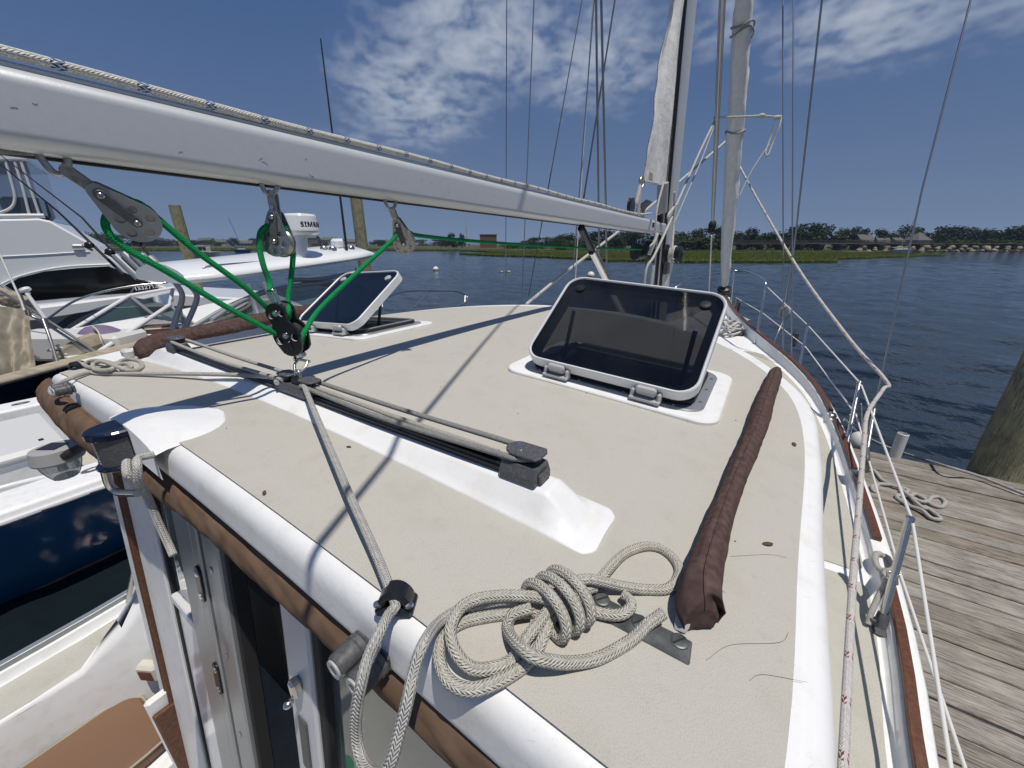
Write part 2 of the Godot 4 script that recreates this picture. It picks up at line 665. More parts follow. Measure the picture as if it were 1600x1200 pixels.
	m.albedo_texture = ntex(noise(0.015, 5, 52), 512, ramp([[0.0, lin(0.11, 0.072, 0.048)], [0.5, lin(0.145, 0.096, 0.066)], [1.0, lin(0.185, 0.13, 0.092)]]))
	normal_tex(m, soft, 0.5)
	triplanar(m, 2.0)
	m = mat("canvas_tan", Color.WHITE, 0.93, 0.0, 0.2)
	m.albedo_texture = ntex(noise(0.015, 5, 53), 256, ramp([[0.0, lin(0.24, 0.21, 0.16)], [0.5, lin(0.36, 0.32, 0.25)], [1.0, lin(0.44, 0.40, 0.32)]]))
	normal_tex(m, soft, 0.6)
	triplanar(m, 1.0)
	m = mat("sailcloth", Color.WHITE, 0.75, 0.0, 0.3)
	m.albedo_texture = ntex(noise(0.02, 5, 54), 512, ramp([[0.0, lin(0.66, 0.66, 0.64)], [0.5, lin(0.80, 0.80, 0.78)], [1.0, lin(0.84, 0.84, 0.82)]]))
	normal_tex(m, soft, 0.9)
	m.backlight_enabled = true
	m.backlight = Color(0.25, 0.25, 0.23)
	triplanar(m, 1.4)
	m = mat("cushion", lin(0.175, 0.098, 0.056), 0.55)
	normal_tex(m, soft, 0.25)
	triplanar(m, 1.2)
	# glazing
	m = mat("smoked_acrylic", Color(0.035, 0.034, 0.036, 0.735), 0.04)
	m.transparency = BaseMaterial3D.TRANSPARENCY_ALPHA
	m = mat("window_glass", Color(0.62, 0.70, 0.68, 0.16), 0.03)
	m.transparency = BaseMaterial3D.TRANSPARENCY_ALPHA
	m = mat("green_glass", Color(0.30, 0.40, 0.40, 0.38), 0.04)
	m.transparency = BaseMaterial3D.TRANSPARENCY_ALPHA
	m = mat("clear_vinyl", Color(0.30, 0.34, 0.40, 0.34), 0.1)
	m.transparency = BaseMaterial3D.TRANSPARENCY_ALPHA
	m = mat("lens_clear", Color(0.72, 0.75, 0.76, 0.5), 0.08)
	m.transparency = BaseMaterial3D.TRANSPARENCY_ALPHA
	mat("dark_window", lin(0.004, 0.005, 0.007), 0.07)
	mat("cabin_inside", lin(0.18, 0.17, 0.15), 0.7)
	# other hulls
	m = mat("hull_blue", lin(0.015, 0.10, 0.23), 0.22)
	m = mat("hull_navy", lin(0.006, 0.015, 0.035), 0.2)
	m = mat("hull_slate", lin(0.07, 0.085, 0.10), 0.28)
	mat("cream", lin(0.60, 0.575, 0.48), 0.5)
	mat("vinyl_white", lin(0.60, 0.61, 0.60), 0.5)
	mat("lamp_grey", lin(0.34, 0.34, 0.34), 0.6)
	mat("solar_cell", lin(0.02, 0.018, 0.02), 0.15)
	mat("navy_plastic", lin(0.008, 0.012, 0.03), 0.2)
	mat("screw", lin(0.6, 0.6, 0.6), 0.25, 1.0)
	mat("buoy_white", lin(0.72, 0.72, 0.70), 0.4)
	mat("buoy_stain", lin(0.55, 0.46, 0.28), 0.6)
	mat("ink_black", lin(0.01, 0.01, 0.012), 0.5)
	mat("ink_white", lin(0.75, 0.75, 0.75), 0.5)
	mat("bag_purple", lin(0.16, 0.13, 0.22), 0.85)
	mat("cloth_green", lin(0.03, 0.28, 0.05), 0.9)
	mat("paper_tag", lin(0.42, 0.43, 0.42), 0.6)
	# weathered dock planks: grey silver timber with long grain, a few tones
	for i in 5:
		m = mat("plank_%d" % i, Color.WHITE, 0.9, 0.0, 0.2)
		m.albedo_texture = timber(60 + i, [Vector3(0.255, 0.235, 0.20), Vector3(0.305, 0.285, 0.25), Vector3(0.245, 0.215, 0.175), Vector3(0.285, 0.265, 0.235), Vector3(0.235, 0.215, 0.185)][i])
		m.heightmap_enabled = true
		m.heightmap_texture = m.albedo_texture
		m.heightmap_scale = 0.5
	m = mat("pile_wood", Color.WHITE, 0.92, 0.0, 0.2)
	m.albedo_texture = timber(80, Vector3(0.30, 0.285, 0.185))
	m.heightmap_enabled = true
	m.heightmap_texture = m.albedo_texture
	m.heightmap_scale = 1.2
	# water
	m = mat("water", lin(0.009, 0.015, 0.018), 0.08)
	m.metallic_specular = 0.5
	normal_tex(m, ntex(noise(0.016, 5, 91), 1024, null, 7.0), 0.42)
	m.uv1_scale = Vector3(1, 1, 1)

func chalky(seed_: int) -> ImageTexture:
	# chalked white gelcoat: faint yellowed patches, grey pinholes and short scuffs
	var w := 768
	var big := noise(0.008, 4, seed_).get_seamless_image(w, w)
	var pin := noise(0.11, 1, seed_ + 1, FastNoiseLite.TYPE_CELLULAR).get_seamless_image(w, w)
	var im := Image.create(w, w, false, Image.FORMAT_RGB8)
	for y in w:
		for x in w:
			var s: float = big.get_pixel(x, y).r
			var c := Vector3(0.80, 0.81, 0.81).lerp(Vector3(0.75, 0.74, 0.70), smoothstep(0.5, 0.9, s))
			var p: float = pin.get_pixel(x, y).r
			c *= 1.0 - 0.28 * smoothstep(0.10, 0.03, p) * smoothstep(0.45, 0.7, s)
			im.set_pixel(x, y, lin(c.x, c.y, c.z))
	var r := RandomNumberGenerator.new()
	r.seed = seed_
	for k in 60:
		var p := Vector2(r.randf() * w, r.randf() * w)
		var d := Vector2.RIGHT.rotated(r.randf() * TAU)
		var g := r.randf_range(0.45, 0.66)
		for i in int(r.randf_range(5, 26)):
			p += d
			d = d.rotated(r.randf_range(-0.12, 0.12))
			im.set_pixel(posmod(int(p.x), w), posmod(int(p.y), w), lin(g, g, g * 0.96))
	return ImageTexture.create_from_image(im)

func deck_paint(seed_: int, a: Vector3, b: Vector3) -> ImageTexture:
	var st := noise(0.006, 5, seed_)
	var gr := noise(0.35, 2, seed_ + 1)
	var sc := noise(0.02, 4, seed_ + 2)
	var w := 768
	var big := st.get_seamless_image(w, w)
	var grit := gr.get_seamless_image(w, w)
	var scuff := sc.get_seamless_image(w, w)
	return picture(w, w, func(x, y):
		var s: float = big.get_pixel(x, y).r
		var k := smoothstep(0.5, 0.95, s)
		var c := a.lerp(b, k * 0.4)
		c *= 0.93 + 0.14 * grit.get_pixel(x, y).r
		var d: float = scuff.get_pixel(x, y).r
		c *= 1.0 - 0.06 * smoothstep(0.62, 0.95, d)
		return lin(c.x, c.y, c.z))

func timber(seed_: int, base: Vector3) -> ImageTexture:
	var long := noise(1.0, 4, seed_)
	var blot := noise(1.0, 3, seed_ + 100)
	var w := 256
	var h := 512
	# grain runs along v; both ends match by blending
	return picture(w, h, func(x, y):
		var fy := float(y) / h
		var k := 0.0
		for e in 2:
			var yy: float = y - (h if e == 1 else 0)
			var wt := 1.0 - fy if e == 0 else fy
			var g := long.get_noise_2d(x * 0.22, yy * 0.012) + 0.75 * long.get_noise_2d(x * 0.75 + 50.0, yy * 0.045)
			var bl := blot.get_noise_2d(x * 0.012, yy * 0.012)
			k += wt * (g * 0.95 + bl * 0.4)
		var v := clampf(0.94 + k * 0.95, 0.18, 1.5)
		return lin(base.x * v, base.y * v, base.z * v))

# ---------------------------------------------------------------- water
func build_water() -> void:
	var w1 := noise(0.30, 3, 301)
	var w2 := noise(0.85, 3, 302)
	var m := MB.new()
	var na := 420
	var radii := [0.0]
	var r := 1.2
	while r < 2200.0:
		radii.append(r)
		r *= 1.0135 if r < 130.0 else 1.12
	var a0 := -1.45
	var a1 := 1.35
	var height := func(x: float, z: float, far: float) -> float:
		# wind waves, longer across the wind
		var u := x * 0.80 + z * 0.6
		var q := -x * 0.6 + z * 0.80
		return (w1.get_noise_2d(u * 0.8, q * 1.9) * 0.085 + w2.get_noise_2d(u * 1.0, q * 2.4) * 0.026) * far
	var pts := []
	for j in radii.size():
		var row := []
		var rr: float = radii[j]
		var calm := 1.0 - smoothstep(60.0, 160.0, rr)
		for i in na + 1:
			var a := lerpf(a0, a1, float(i) / na)
			var x := sin(a) * rr
			var z := -cos(a) * rr
			row.append(Vector3(x, (height.call(x, z, calm) if calm > 0.0 else 0.0), z))
		pts.append(row)
	m.grid(pts, false, false, 0.0)
	for i in m.v.size():
		if m.n[i].y < 0.0:
			m.n[i] = -m.n[i]
		m.uv[i] = Vector2(m.v[i].x, m.v[i].z) / 5.0
	# wind the faces upward
	for k in range(0, m.idx.size(), 3):
		var g := (m.v[m.idx[k + 2]] - m.v[m.idx[k]]).cross(m.v[m.idx[k + 1]] - m.v[m.idx[k]])
		if g.y < 0.0:
			var t := m.idx[k + 1]
			m.idx[k + 1] = m.idx[k + 2]
			m.idx[k + 2] = t
	var o := part(self, "water", m, M.water)
	o.set_meta("kind", "structure")
	# the harbour behind the camera, flat
	var b := MB.new()
	b.face([Vector3(-900, -0.2, 900), Vector3(900, -0.2, 900), Vector3(900, -0.2, -500), Vector3(-900, -0.2, -500)], Vector3.UP)
	var f := part(self, "harbour_water", b, M.water)
	f.set_meta("kind", "structure")

# ---------------------------------------------------------------- the sailing boat: hull, deck, coach roof
var boat: Node3D

func hull_x(a: float) -> float:
	return table([[-5.0, 1.05], [-2.5, 1.42], [0.0, 1.56], [1.3, 1.60], [1.8, 1.645], [2.4, 1.655], [3.1, 1.635], [3.85, 1.59], [4.5, 1.49], [5.1, 1.30], [5.7, 1.04], [6.4, 0.75], [6.95, 0.56], [7.7, 0.37], [8.25, 0.285]], a)

func hull_port(a: float) -> float:
	var c := 0.27 * pow(clampf((a - 2.0) / 6.2, 0.0, 1.0), 1.5)
	return 2.0 * c - hull_x(a)

func bulwark(a: float) -> float:
	return 0.05 + 0.085 * smoothstep(3.0, 6.5, a)

func roof_w(a: float) -> float:
	return table([[0.168, 0.962], [0.2, 1.0], [0.27, 1.022], [0.6, 1.04], [0.95, 1.062], [1.25, 1.06], [1.5, 0.985], [1.78, 0.83], [1.95, 0.65], [2.06, 0.45], [2.12, 0.26], [2.15, 0.02]], a)

func panel_w(a: float) -> float:
	return table([[0.187, 0.93], [0.21, 0.965], [0.29, 0.985], [0.52, 1.0], [0.94, 1.026], [1.22, 1.01], [1.43, 0.945], [1.64, 0.83], [1.85, 0.64], [1.95, 0.45], [2.02, 0.25], [2.05, 0.02]], a)

# roof skin between two fore-and-aft limits, with the two hatch openings left out
func roof_skin(width: Callable, rows: Array, lift: float, grow: float) -> MB:
	var holes := [[-0.765 - grow, -0.415 + grow], [0.395 - grow, 0.775 + grow]]
	var a_lo := 0.93 - grow
	var a_hi := 1.20 + grow
	var all := []
	for a in rows:
		if absf(a - a_lo) > 0.012 and absf(a - a_hi) > 0.012:
			all.append(a)
	all.append(a_lo)
	all.append(a_hi)
	all.sort()
	var m := MB.new()
	var cuts := 0
	var grid_pts := []
	var in_hole := []
	for a in all:
		var w: float = width.call(a)
		var xs := []
		var marks := [-w, minf(holes[0][0], -0.3 * w) if w > 0.8 else -0.7 * w, holes[0][1] if w > 0.8 else -0.4 * w, holes[1][0] if w > 0.8 else 0.4 * w, holes[1][1] if w > 0.8 else 0.7 * w, w]
		for k in 5:
			var cnt: int = [4, 6, 8, 6, 4][k]
			for i in cnt:
				xs.append(lerpf(marks[k], marks[k + 1], float(i) / cnt))
		xs.append(w)
		var row := []
		for x in xs:
			row.append(m.add(Vector3(x, roof_y(x, a) + lift, -a), Vector3(0.11 * x, 1.0, -0.024 * maxf(0.0, a - 1.0)).normalized(), Vector2(x, a)))
		grid_pts.append(row)
	for j in all.size() - 1:
		var inside: bool = all[j] >= a_lo - 0.001 and all[j + 1] <= a_hi + 0.001
		for i in 28:
			if inside and ((i >= 4 and i < 10) or (i >= 18 and i < 24)):
				continue
			m.tri(grid_pts[j][i], grid_pts[j][i + 1], grid_pts[j + 1][i])
			m.tri(grid_pts[j][i + 1], grid_pts[j + 1][i + 1], grid_pts[j + 1][i])
	return m

# closed outline (x, a) of the roof, clockwise from the aft port corner
func outline(width: Callable, a0: float, a1: float, steps := 60) -> Array:
	var right := []
	for i in steps + 1:
		var t := float(i) / steps
		var a := lerpf(a0, a1, 1.0 - pow(1.0 - t, 1.7) if t > 0.0 else 0.0)
		right.append(Vector2(width.call(a), a))
	var pts := []
	for i in 20:
		pts.append(Vector2(lerpf(-right[0].x, right[0].x, i / 20.0), a0))
	pts.append_array(right)
	for i in range(right.size() - 2, 0, -1):
		pts.append(Vector2(-right[i].x, right[i].y))
	return pts

func sweep_rim(m: MB, pts: Array, prof: Array) -> void:
	var rows := []
	var n := pts.size()
	for j in prof.size():
		var row := []
		for i in n:
			var t: Vector2 = (pts[(i + 1) % n] - pts[(i - 1 + n) % n]).normalized()
			var o := Vector2(t.y, -t.x)
			var p: Vector2 = pts[i] + o * prof[j].x
			row.append(Vector3(p.x, roof_y(pts[i].x, pts[i].y) + prof[j].y, -p.y))
		rows.append(row)
	m.grid(rows, true, false, 0.0)

func build_sailboat() -> void:
	boat = thing("sailing_boat", "white sailing boat in the foreground with sand-coloured coach roof, boom and two raised hatches", "sailboat", "", boat_frame)
	# hull shell
	var m := MB.new()
	var rows := []
	var st := []
	var a := -4.6
	while a < 8.25:
		st.append(a)
		a += 0.25
	st.append(8.25)
	for k in 9:
		var row := []
		var t := k / 8.0
		for s in st:
			var y0: float = deck_y(s) + bulwark(s)
			var y := lerpf(y0, -0.25, t)
			var c: float = (hull_x(s) + hull_port(s)) * 0.5
			var hw: float = hull_x(s) - c
			row.append(Vector3(c + hw * (1.0 - 0.20 * t * t) + 0.004, y, -(s - 0.5 * t * smoothstep(5.0, 8.25, s))))
		rows.append(row)
	m.grid(rows, false, false, 1.0)
	if m.n[20].x < 0:
		m = MB.new()
		m.grid(rows, false, false, -1.0)
	var rp := []
	for r in rows:
		var row := []
		for i in r.size():
			var s: float = st[i]
			var c: float = (hull_x(s) + hull_port(s)) * 0.5
			row.append(Vector3(2.0 * c - r[i].x, r[i].y, r[i].z))
		rp.append(row)
	var m2 := MB.new()
	m2.grid(rp, false, false, 1.0)
	if m2.n[20].x > 0:
		m2 = MB.new()
		m2.grid(rp, false, false, -1.0)
	var hull := part(boat, "hull", m, M.gelcoat_gloss)
	part(boat, "hull", m2, M.gelcoat_gloss)
	# transom
	var tr := MB.new()
	tr.face([Vector3(-1.05, 1.0, 4.6), Vector3(1.05, 1.0, 4.6), Vector3(0.85, -0.25, 4.6), Vector3(-0.85, -0.25, 4.6)], Vector3(0, 0, 1))
	part(boat, "transom", tr, M.gelcoat_gloss)
	# deck
	var d := MB.new()
	var dr := []
	for s in st:
		if s < 0.15:
			continue
		var row := []
		for i in 9:
			row.append(Vector3(lerpf(hull_port(s) + 0.03, hull_x(s) - 0.03, i / 8.0), deck_y(s), -s))
		dr.append(row)
	d.grid(dr, false, false, 1.0)
	if d.n[4].y < 0:
		d = MB.new()
		d.grid(dr, false, false, -1.0)
	var deck := part(boat, "deck", d, M.gelcoat)
	# starboard side-deck panels of non-skid, with white margins between them
	for span in [[0.2, 2.13], [2.19, 5.55]]:
		var pm := MB.new()
		var pr := []
		var n := 90
		for j in n + 1:
			var s := lerpf(span[0], span[1], float(j) / n)
			var outer := hull_x(s) - table([[0.2, 0.082], [2.0, 0.082], [3.0, 0.09], [4.0, 0.10], [5.5, 0.12]], s)
			var inner := 0.95 if s < 1.6 else lerpf(0.95, 0.35, (s - 1.6) / 4.0)
			# rounded outer corners
			var edge := minf(s - span[0], span[1] - s)
			if edge < 0.06:
				outer -= 0.06 - sqrt(maxf(0.0, 0.0036 - pow(0.06 - edge, 2.0)))
			var row := []
			for i in 5:
				row.append(Vector3(lerpf(inner, outer, i / 4.0), deck_y(s) + 0.004, -s))
			pr.append(row)
		pm.grid(pr, false, false, 1.0)
		if pm.n[4].y < 0:
			pm = MB.new()
			pm.grid(pr, false, false, -1.0)
		part(deck, "nonskid_panel", pm, M.nonskid_side)
	# bulwark (inner wall and top) and teak cap in lengths with gaps for the fairleads
	for side in [1.0, -1.0]:
		var bm := MB.new()
		var br := []
		for s in st:
			var x: float = hull_x(s) if side > 0 else hull_port(s)
			var y := deck_y(s)
			var h := bulwark(s)
			br.append([Vector3(x - side * 0.066, y, -s), Vector3(x - side * 0.050, y + 0.012, -s), Vector3(x - side * 0.044, y + h - 0.008, -s), Vector3(x - side * 0.040, y + h, -s), Vector3(x + side * 0.004, y + h, -s)])
		bm.grid(br, false, false, 1.0)
		if bm.n[3].y < 0:
			bm = MB.new()
			bm.grid(br, false, false, -1.0)
		part(boat, "bulwark", bm, M.gelcoat)
		var k := 0
		for span in [[-4.5, 2.08], [2.42, 3.02], [3.12, 3.86], [4.02, 8.2]]:
			var tm := MB.new()
			var path := []
			for i in 30:
				var s := lerpf(span[0], span[1], i / 29.0)
				path.append(Vector3((hull_x(s) if side > 0 else hull_port(s)) - side * 0.018, deck_y(s) + bulwark(s) + 0.014, -s))
			part(boat, "cap_rail", rr_path(path, 0.017, 0.013, 0.004), M.teak if side > 0 or k > 0 else M.frame_alloy)
			k += 1
		# white rubbing strake with a metal strip
		var rm := MB.new()
		var path2 := []
		var path3 := []
		for s in st:
			var x: float = hull_x(s) if side > 0 else hull_port(s)
			path2.append(Vector3(x + side * 0.018, deck_y(s) + bulwark(s) - 0.05, -s))
			path3.append(Vector3(x + side * 0.046, deck_y(s) + bulwark(s) - 0.075, -s))
		rm.tube(path2, 0.036, 8, true, false, 0.5, Vector3.RIGHT)
		var strake := part(boat, "rubbing_strake", rm, M.gelcoat)
		var sm := MB.new()
		sm.tube(path3, 0.018, 6, true, false, 0.6, Vector3.RIGHT)
		part(strake, "metal_strip", sm, M.stainless)
	# coach roof
	var rows_a := []
	for i in 41:
		rows_a.append(lerpf(0.16, 2.15, i / 40.0))
	for x in [0.175, 0.185, 0.23, 0.27, 2.08, 2.11, 2.13]:
		rows_a.append(x)
	var roof := part(boat, "coach_roof", roof_skin(func(q): return maxf(0.004, roof_w(q) - 0.03), rows_a.map(func(q): return clampf(q, 0.19, 2.12)), 0.0, 0.0), M.gelcoat)
	var rim := MB.new()
	sweep_rim(rim, outline(func(q): return roof_w(q), 0.168, 2.15), [Vector2(-0.045, 0.0), Vector2(-0.022, -0.0012), Vector2(-0.014, -0.0034), Vector2(-0.007, -0.0085), Vector2(-0.002, -0.0165), Vector2(0.0, -0.024), Vector2(0.0012, -0.031), Vector2(0.0036, -0.056), Vector2(0.004, -0.0615), Vector2(0.002, -0.066), Vector2(-0.004, -0.068), Vector2(-0.05, -0.068)])
	part(roof, "roof_edge", rim, M.gelcoat)
	# ceiling below, so that light enters only by the hatches and the door
	var ceil_m := roof_skin(func(q): return maxf(0.004, roof_w(q) - 0.05), rows_a.map(func(q): return clampf(q, 0.21, 2.1)), -0.04, 0.0)
	part(roof, "ceiling", ceil_m, M.cream)
	var pr_a := []
	for i in 39:
		pr_a.append(lerpf(0.188, 2.045, i / 38.0))
	for x in [0.195, 0.205, 0.22, 0.25, 0.27, 2.0, 2.03]:
		pr_a.append(x)
	part(roof, "nonskid_panel", roof_skin(func(q): return panel_w(q), pr_a, 0.0025, 0.055), M.nonskid)
	# cabin sides under the roof
	var wall := MB.new()
	var pts := outline(func(q): return roof_w(q) - 0.06, 0.24, 2.08)
	var wr := []
	for j in 6:
		var row := []
		for p in pts.slice(20):
			row.append(Vector3(p.x * (1.0 + 0.06 * j / 5.0), lerpf(roof_y(p.x, p.y) - 0.06, 0.2, j / 5.0), -p.y * (1.0 + 0.03 * j / 5.0)))
		wr.append(row)
	wall.grid(wr, false, false, 0.0)
	part(boat, "cabin_side", wall, M.gelcoat)
	# low forward trunk that carries the mast
	var tm2 := MB.new()
	var tr2 := []
	for j in 5:
		var off: Array = [[0.0, 0.0], [0.0, 0.30], [-0.05, 0.36], [-0.3, 0.38], [-0.62, 0.385]]
		var row := []
		for i in 25:
			var t := i / 24.0 * TAU
			row.append(Vector3((0.62 + off[j][0]) * signf(cos(t)) * pow(absf(cos(t)), 0.5) + 0.06, 1.2 + off[j][1] + 0.05, -3.45 - (1.55 + off[j][0]) * signf(sin(t)) * pow(absf(sin(t)), 0.5)))
		tr2.append(row)
	tm2.grid(tr2, false, false, 0.0)
	part(boat, "forward_trunk", tm2, M.gelcoat)
	build_hatch(0.585, 0.225, 36.0, "smoked hatch lid propped open, starboard one")
	build_hatch(-0.59, 0.205, 34.0, "smoked hatch lid propped open, port one")
	build_traveller()

func rounded_rect(hx: float, hy: float, r: float, n := 6) -> Array:
	var out := []
	for k in 4:
		var c: Vector2 = Vector2(hx - r, hy - r) * [Vector2(1, 1), Vector2(-1, 1), Vector2(-1, -1), Vector2(1, -1)][k]
		for i in n + 1:
			var t := PI * 0.5 * (k + float(i) / n)
			out.append(c + Vector2(cos(t), sin(t)) * r)
	return out

func ring_prism(m: MB, outer: Array, inner: Array, y0: float, y1: float, xf: Transform3D) -> void:
	# flat ring in the local xz plane between heights y0 and y1, edges slightly eased
	var rows := []
	var e := minf(0.003, (y1 - y0) * 0.4)
	var prof := [[outer, y0, 0.0], [outer, y1 - e, 0.0], [outer, y1, -e], [inner, y1, e], [inner, y1 - e, 0.0], [inner, y0, 0.0]]
	for s in prof.size() - 1:
		var r2 := []
		for q in [prof[s], prof[s + 1]]:
			var row := []
			for p in q[0]:
				var l: float = p.length()
				var pp: Vector2 = p * (1.0 + q[2] / maxf(l, 0.01))
				row.append(xf * Vector3(pp.x, q[1], -pp.y))
			r2.append(row)
		var before := m.v.size()
		m.grid(r2, true, false, 1.0)
		# point normals the right way: outer wall out, top up, inner wall in
		var c := xf.origin
		var up := xf.basis.y
		for i in range(before, m.v.size()):
			var want := up if s == 2 or s == 1 or s == 3 else ((m.v[i] - c) if s == 0 else (c - m.v[i]))
			if m.n[i].dot(want) < 0.0:
				m.n[i] = -m.n[i]
	fix_winding(m)

func fix_winding(m: MB) -> void:
	for k in range(0, m.idx.size(), 3):
		var a := m.idx[k]
		var b := m.idx[k + 1]
		var d := m.idx[k + 2]
		var g := (m.v[d] - m.v[a]).cross(m.v[b] - m.v[a])
		if g.dot(m.n[a] + m.n[b] + m.n[d]) < 0.0:
			m.idx[k + 1] = d
			m.idx[k + 2] = b

func build_hatch(cx: float, hw: float, open_deg: float, label: String) -> void:
	var slope := atan(-0.11 * cx)
	var mid_a := 1.065
	var f := Transform3D(Basis(Vector3.BACK, slope), on_roof(cx, mid_a))
	var h := holder(boat, "hatch")
	h.set_meta("label", label)
	# white painted patch round the opening
	var m := MB.new()
	ring_prism(m, rounded_rect(hw + 0.055, 0.205, 0.05), rounded_rect(hw - 0.035, 0.135, 0.02), -0.004, 0.009, f)
	part(h, "base_pad", m, M.gelcoat)
	# fixed alloy frame with upstand
	m = MB.new()
	ring_prism(m, rounded_rect(hw + 0.018, 0.172, 0.05), rounded_rect(hw - 0.03, 0.128, 0.03), 0.006, 0.014, f)
	ring_prism(m, rounded_rect(hw - 0.012, 0.147, 0.04), rounded_rect(hw - 0.022, 0.137, 0.03), -0.05, 0.03, f)
	part(h, "base_frame", m, M.frame_alloy)
	m = MB.new()
	ring_prism(m, rounded_rect(hw - 0.006, 0.153, 0.045), rounded_rect(hw - 0.012, 0.146, 0.04), 0.0141, 0.027, f)
	part(h, "seal", m, M.rubber)
	m = MB.new()
	for sx in [-1.0, 1.0]:
		for k in 3:
			m.lathe([Vector2(0.0042, 0.0), Vector2(0.0038, 0.0018), Vector2(0.0, 0.0024)], f * Transform3D(Basis.IDENTITY, Vector3(sx * (hw + 0.005), 0.014, -0.10 + 0.10 * k)), 8)
	for k in 4:
		m.lathe([Vector2(0.0042, 0.0), Vector2(0.0038, 0.0018), Vector2(0.0, 0.0024)], f * Transform3D(Basis.IDENTITY, Vector3(lerpf(-hw * 0.8, hw * 0.8, k / 3.0), 0.014, 0.160)), 8)
	part(h, "frame_screw", m, M.stainless_dull)
	# lid, hinged along its after edge
	var hinge := f * Transform3D(Basis.IDENTITY, Vector3(0, 0.034, 0.168))
	var lid_f := hinge * Transform3D(Basis(Vector3.RIGHT, deg_to_rad(open_deg)), Vector3.ZERO) * Transform3D(Basis.IDENTITY, Vector3(0, 0.004, -0.165))
	m = MB.new()
	ring_prism(m, rounded_rect(hw, 0.168, 0.048), rounded_rect(hw - 0.0075, 0.1605, 0.042), -0.008, 0.024, lid_f)
	ring_prism(m, rounded_rect(hw - 0.0072, 0.1608, 0.042), rounded_rect(hw - 0.03, 0.138, 0.03), -0.008, 0.004, lid_f)
	part(h, "lid_frame", m, M.painted_alloy)
	m = MB.new()
	var xf := lid_f * Transform3D(Basis(Vector3.RIGHT, PI / 2), Vector3(0, 0.0145, 0))
	m.prism(rounded_rect(hw - 0.0080, 0.1600, 0.0415), 0.01, xf, 0.0)
	part(h, "pane", m, M.smoked_acrylic)
	for sx in [-1.0, 1.0]:
		m = MB.new()
		m.lathe([Vector2(0.0155, -0.002), Vector2(0.015, 0.004), Vector2(0.012, 0.0065), Vector2(0.0, 0.0072)], lid_f * Transform3D(Basis.IDENTITY, Vector3(sx * (hw - 0.05), 0.0196, -0.118)), 20)
		part(h, "knob", m, M.black_plastic if cx > 0 else M.grey_plastic)
	for sx in [-0.5, 0.5]:
		# hinge: a plate on the base with two ears, a pin, and a block on the lid
		m = MB.new()
		var b := f * Transform3D(Basis.IDENTITY, Vector3(sx * hw * 1.05, 0.016, 0.176))
		m.box(b * Vector3(0, 0.003, 0.005), Vector3(0.072, 0.008, 0.03), 0.002, b.basis)
		for e in [-1.0, 1.0]:
			m.box(b * Vector3(e * 0.031, 0.014, 0.004), Vector3(0.010, 0.024, 0.022), 0.005, b.basis)
		var hg := part(h, "hinge", m, M.grey_plastic)
		m = MB.new()
		var l := lid_f * Transform3D(Basis.IDENTITY, Vector3(sx * hw * 1.05, 0.008, 0.172))
		m.box(l * Vector3(0, 0.004, 0.004), Vector3(0.048, 0.026, 0.016), 0.005, l.basis)
		part(hg, "hinge_block", m, M.grey_plastic)
	# stay that holds the lid up
	for sx in [-1.0, 1.0]:
		m = MB.new()
		m.tube([f * Vector3(sx * (hw - 0.055), 0.02, 0.03), lid_f * Vector3(sx * (hw - 0.055), -0.006, -0.05)], 0.006, 8)
		part(h, "stay", m, M.black_matt)

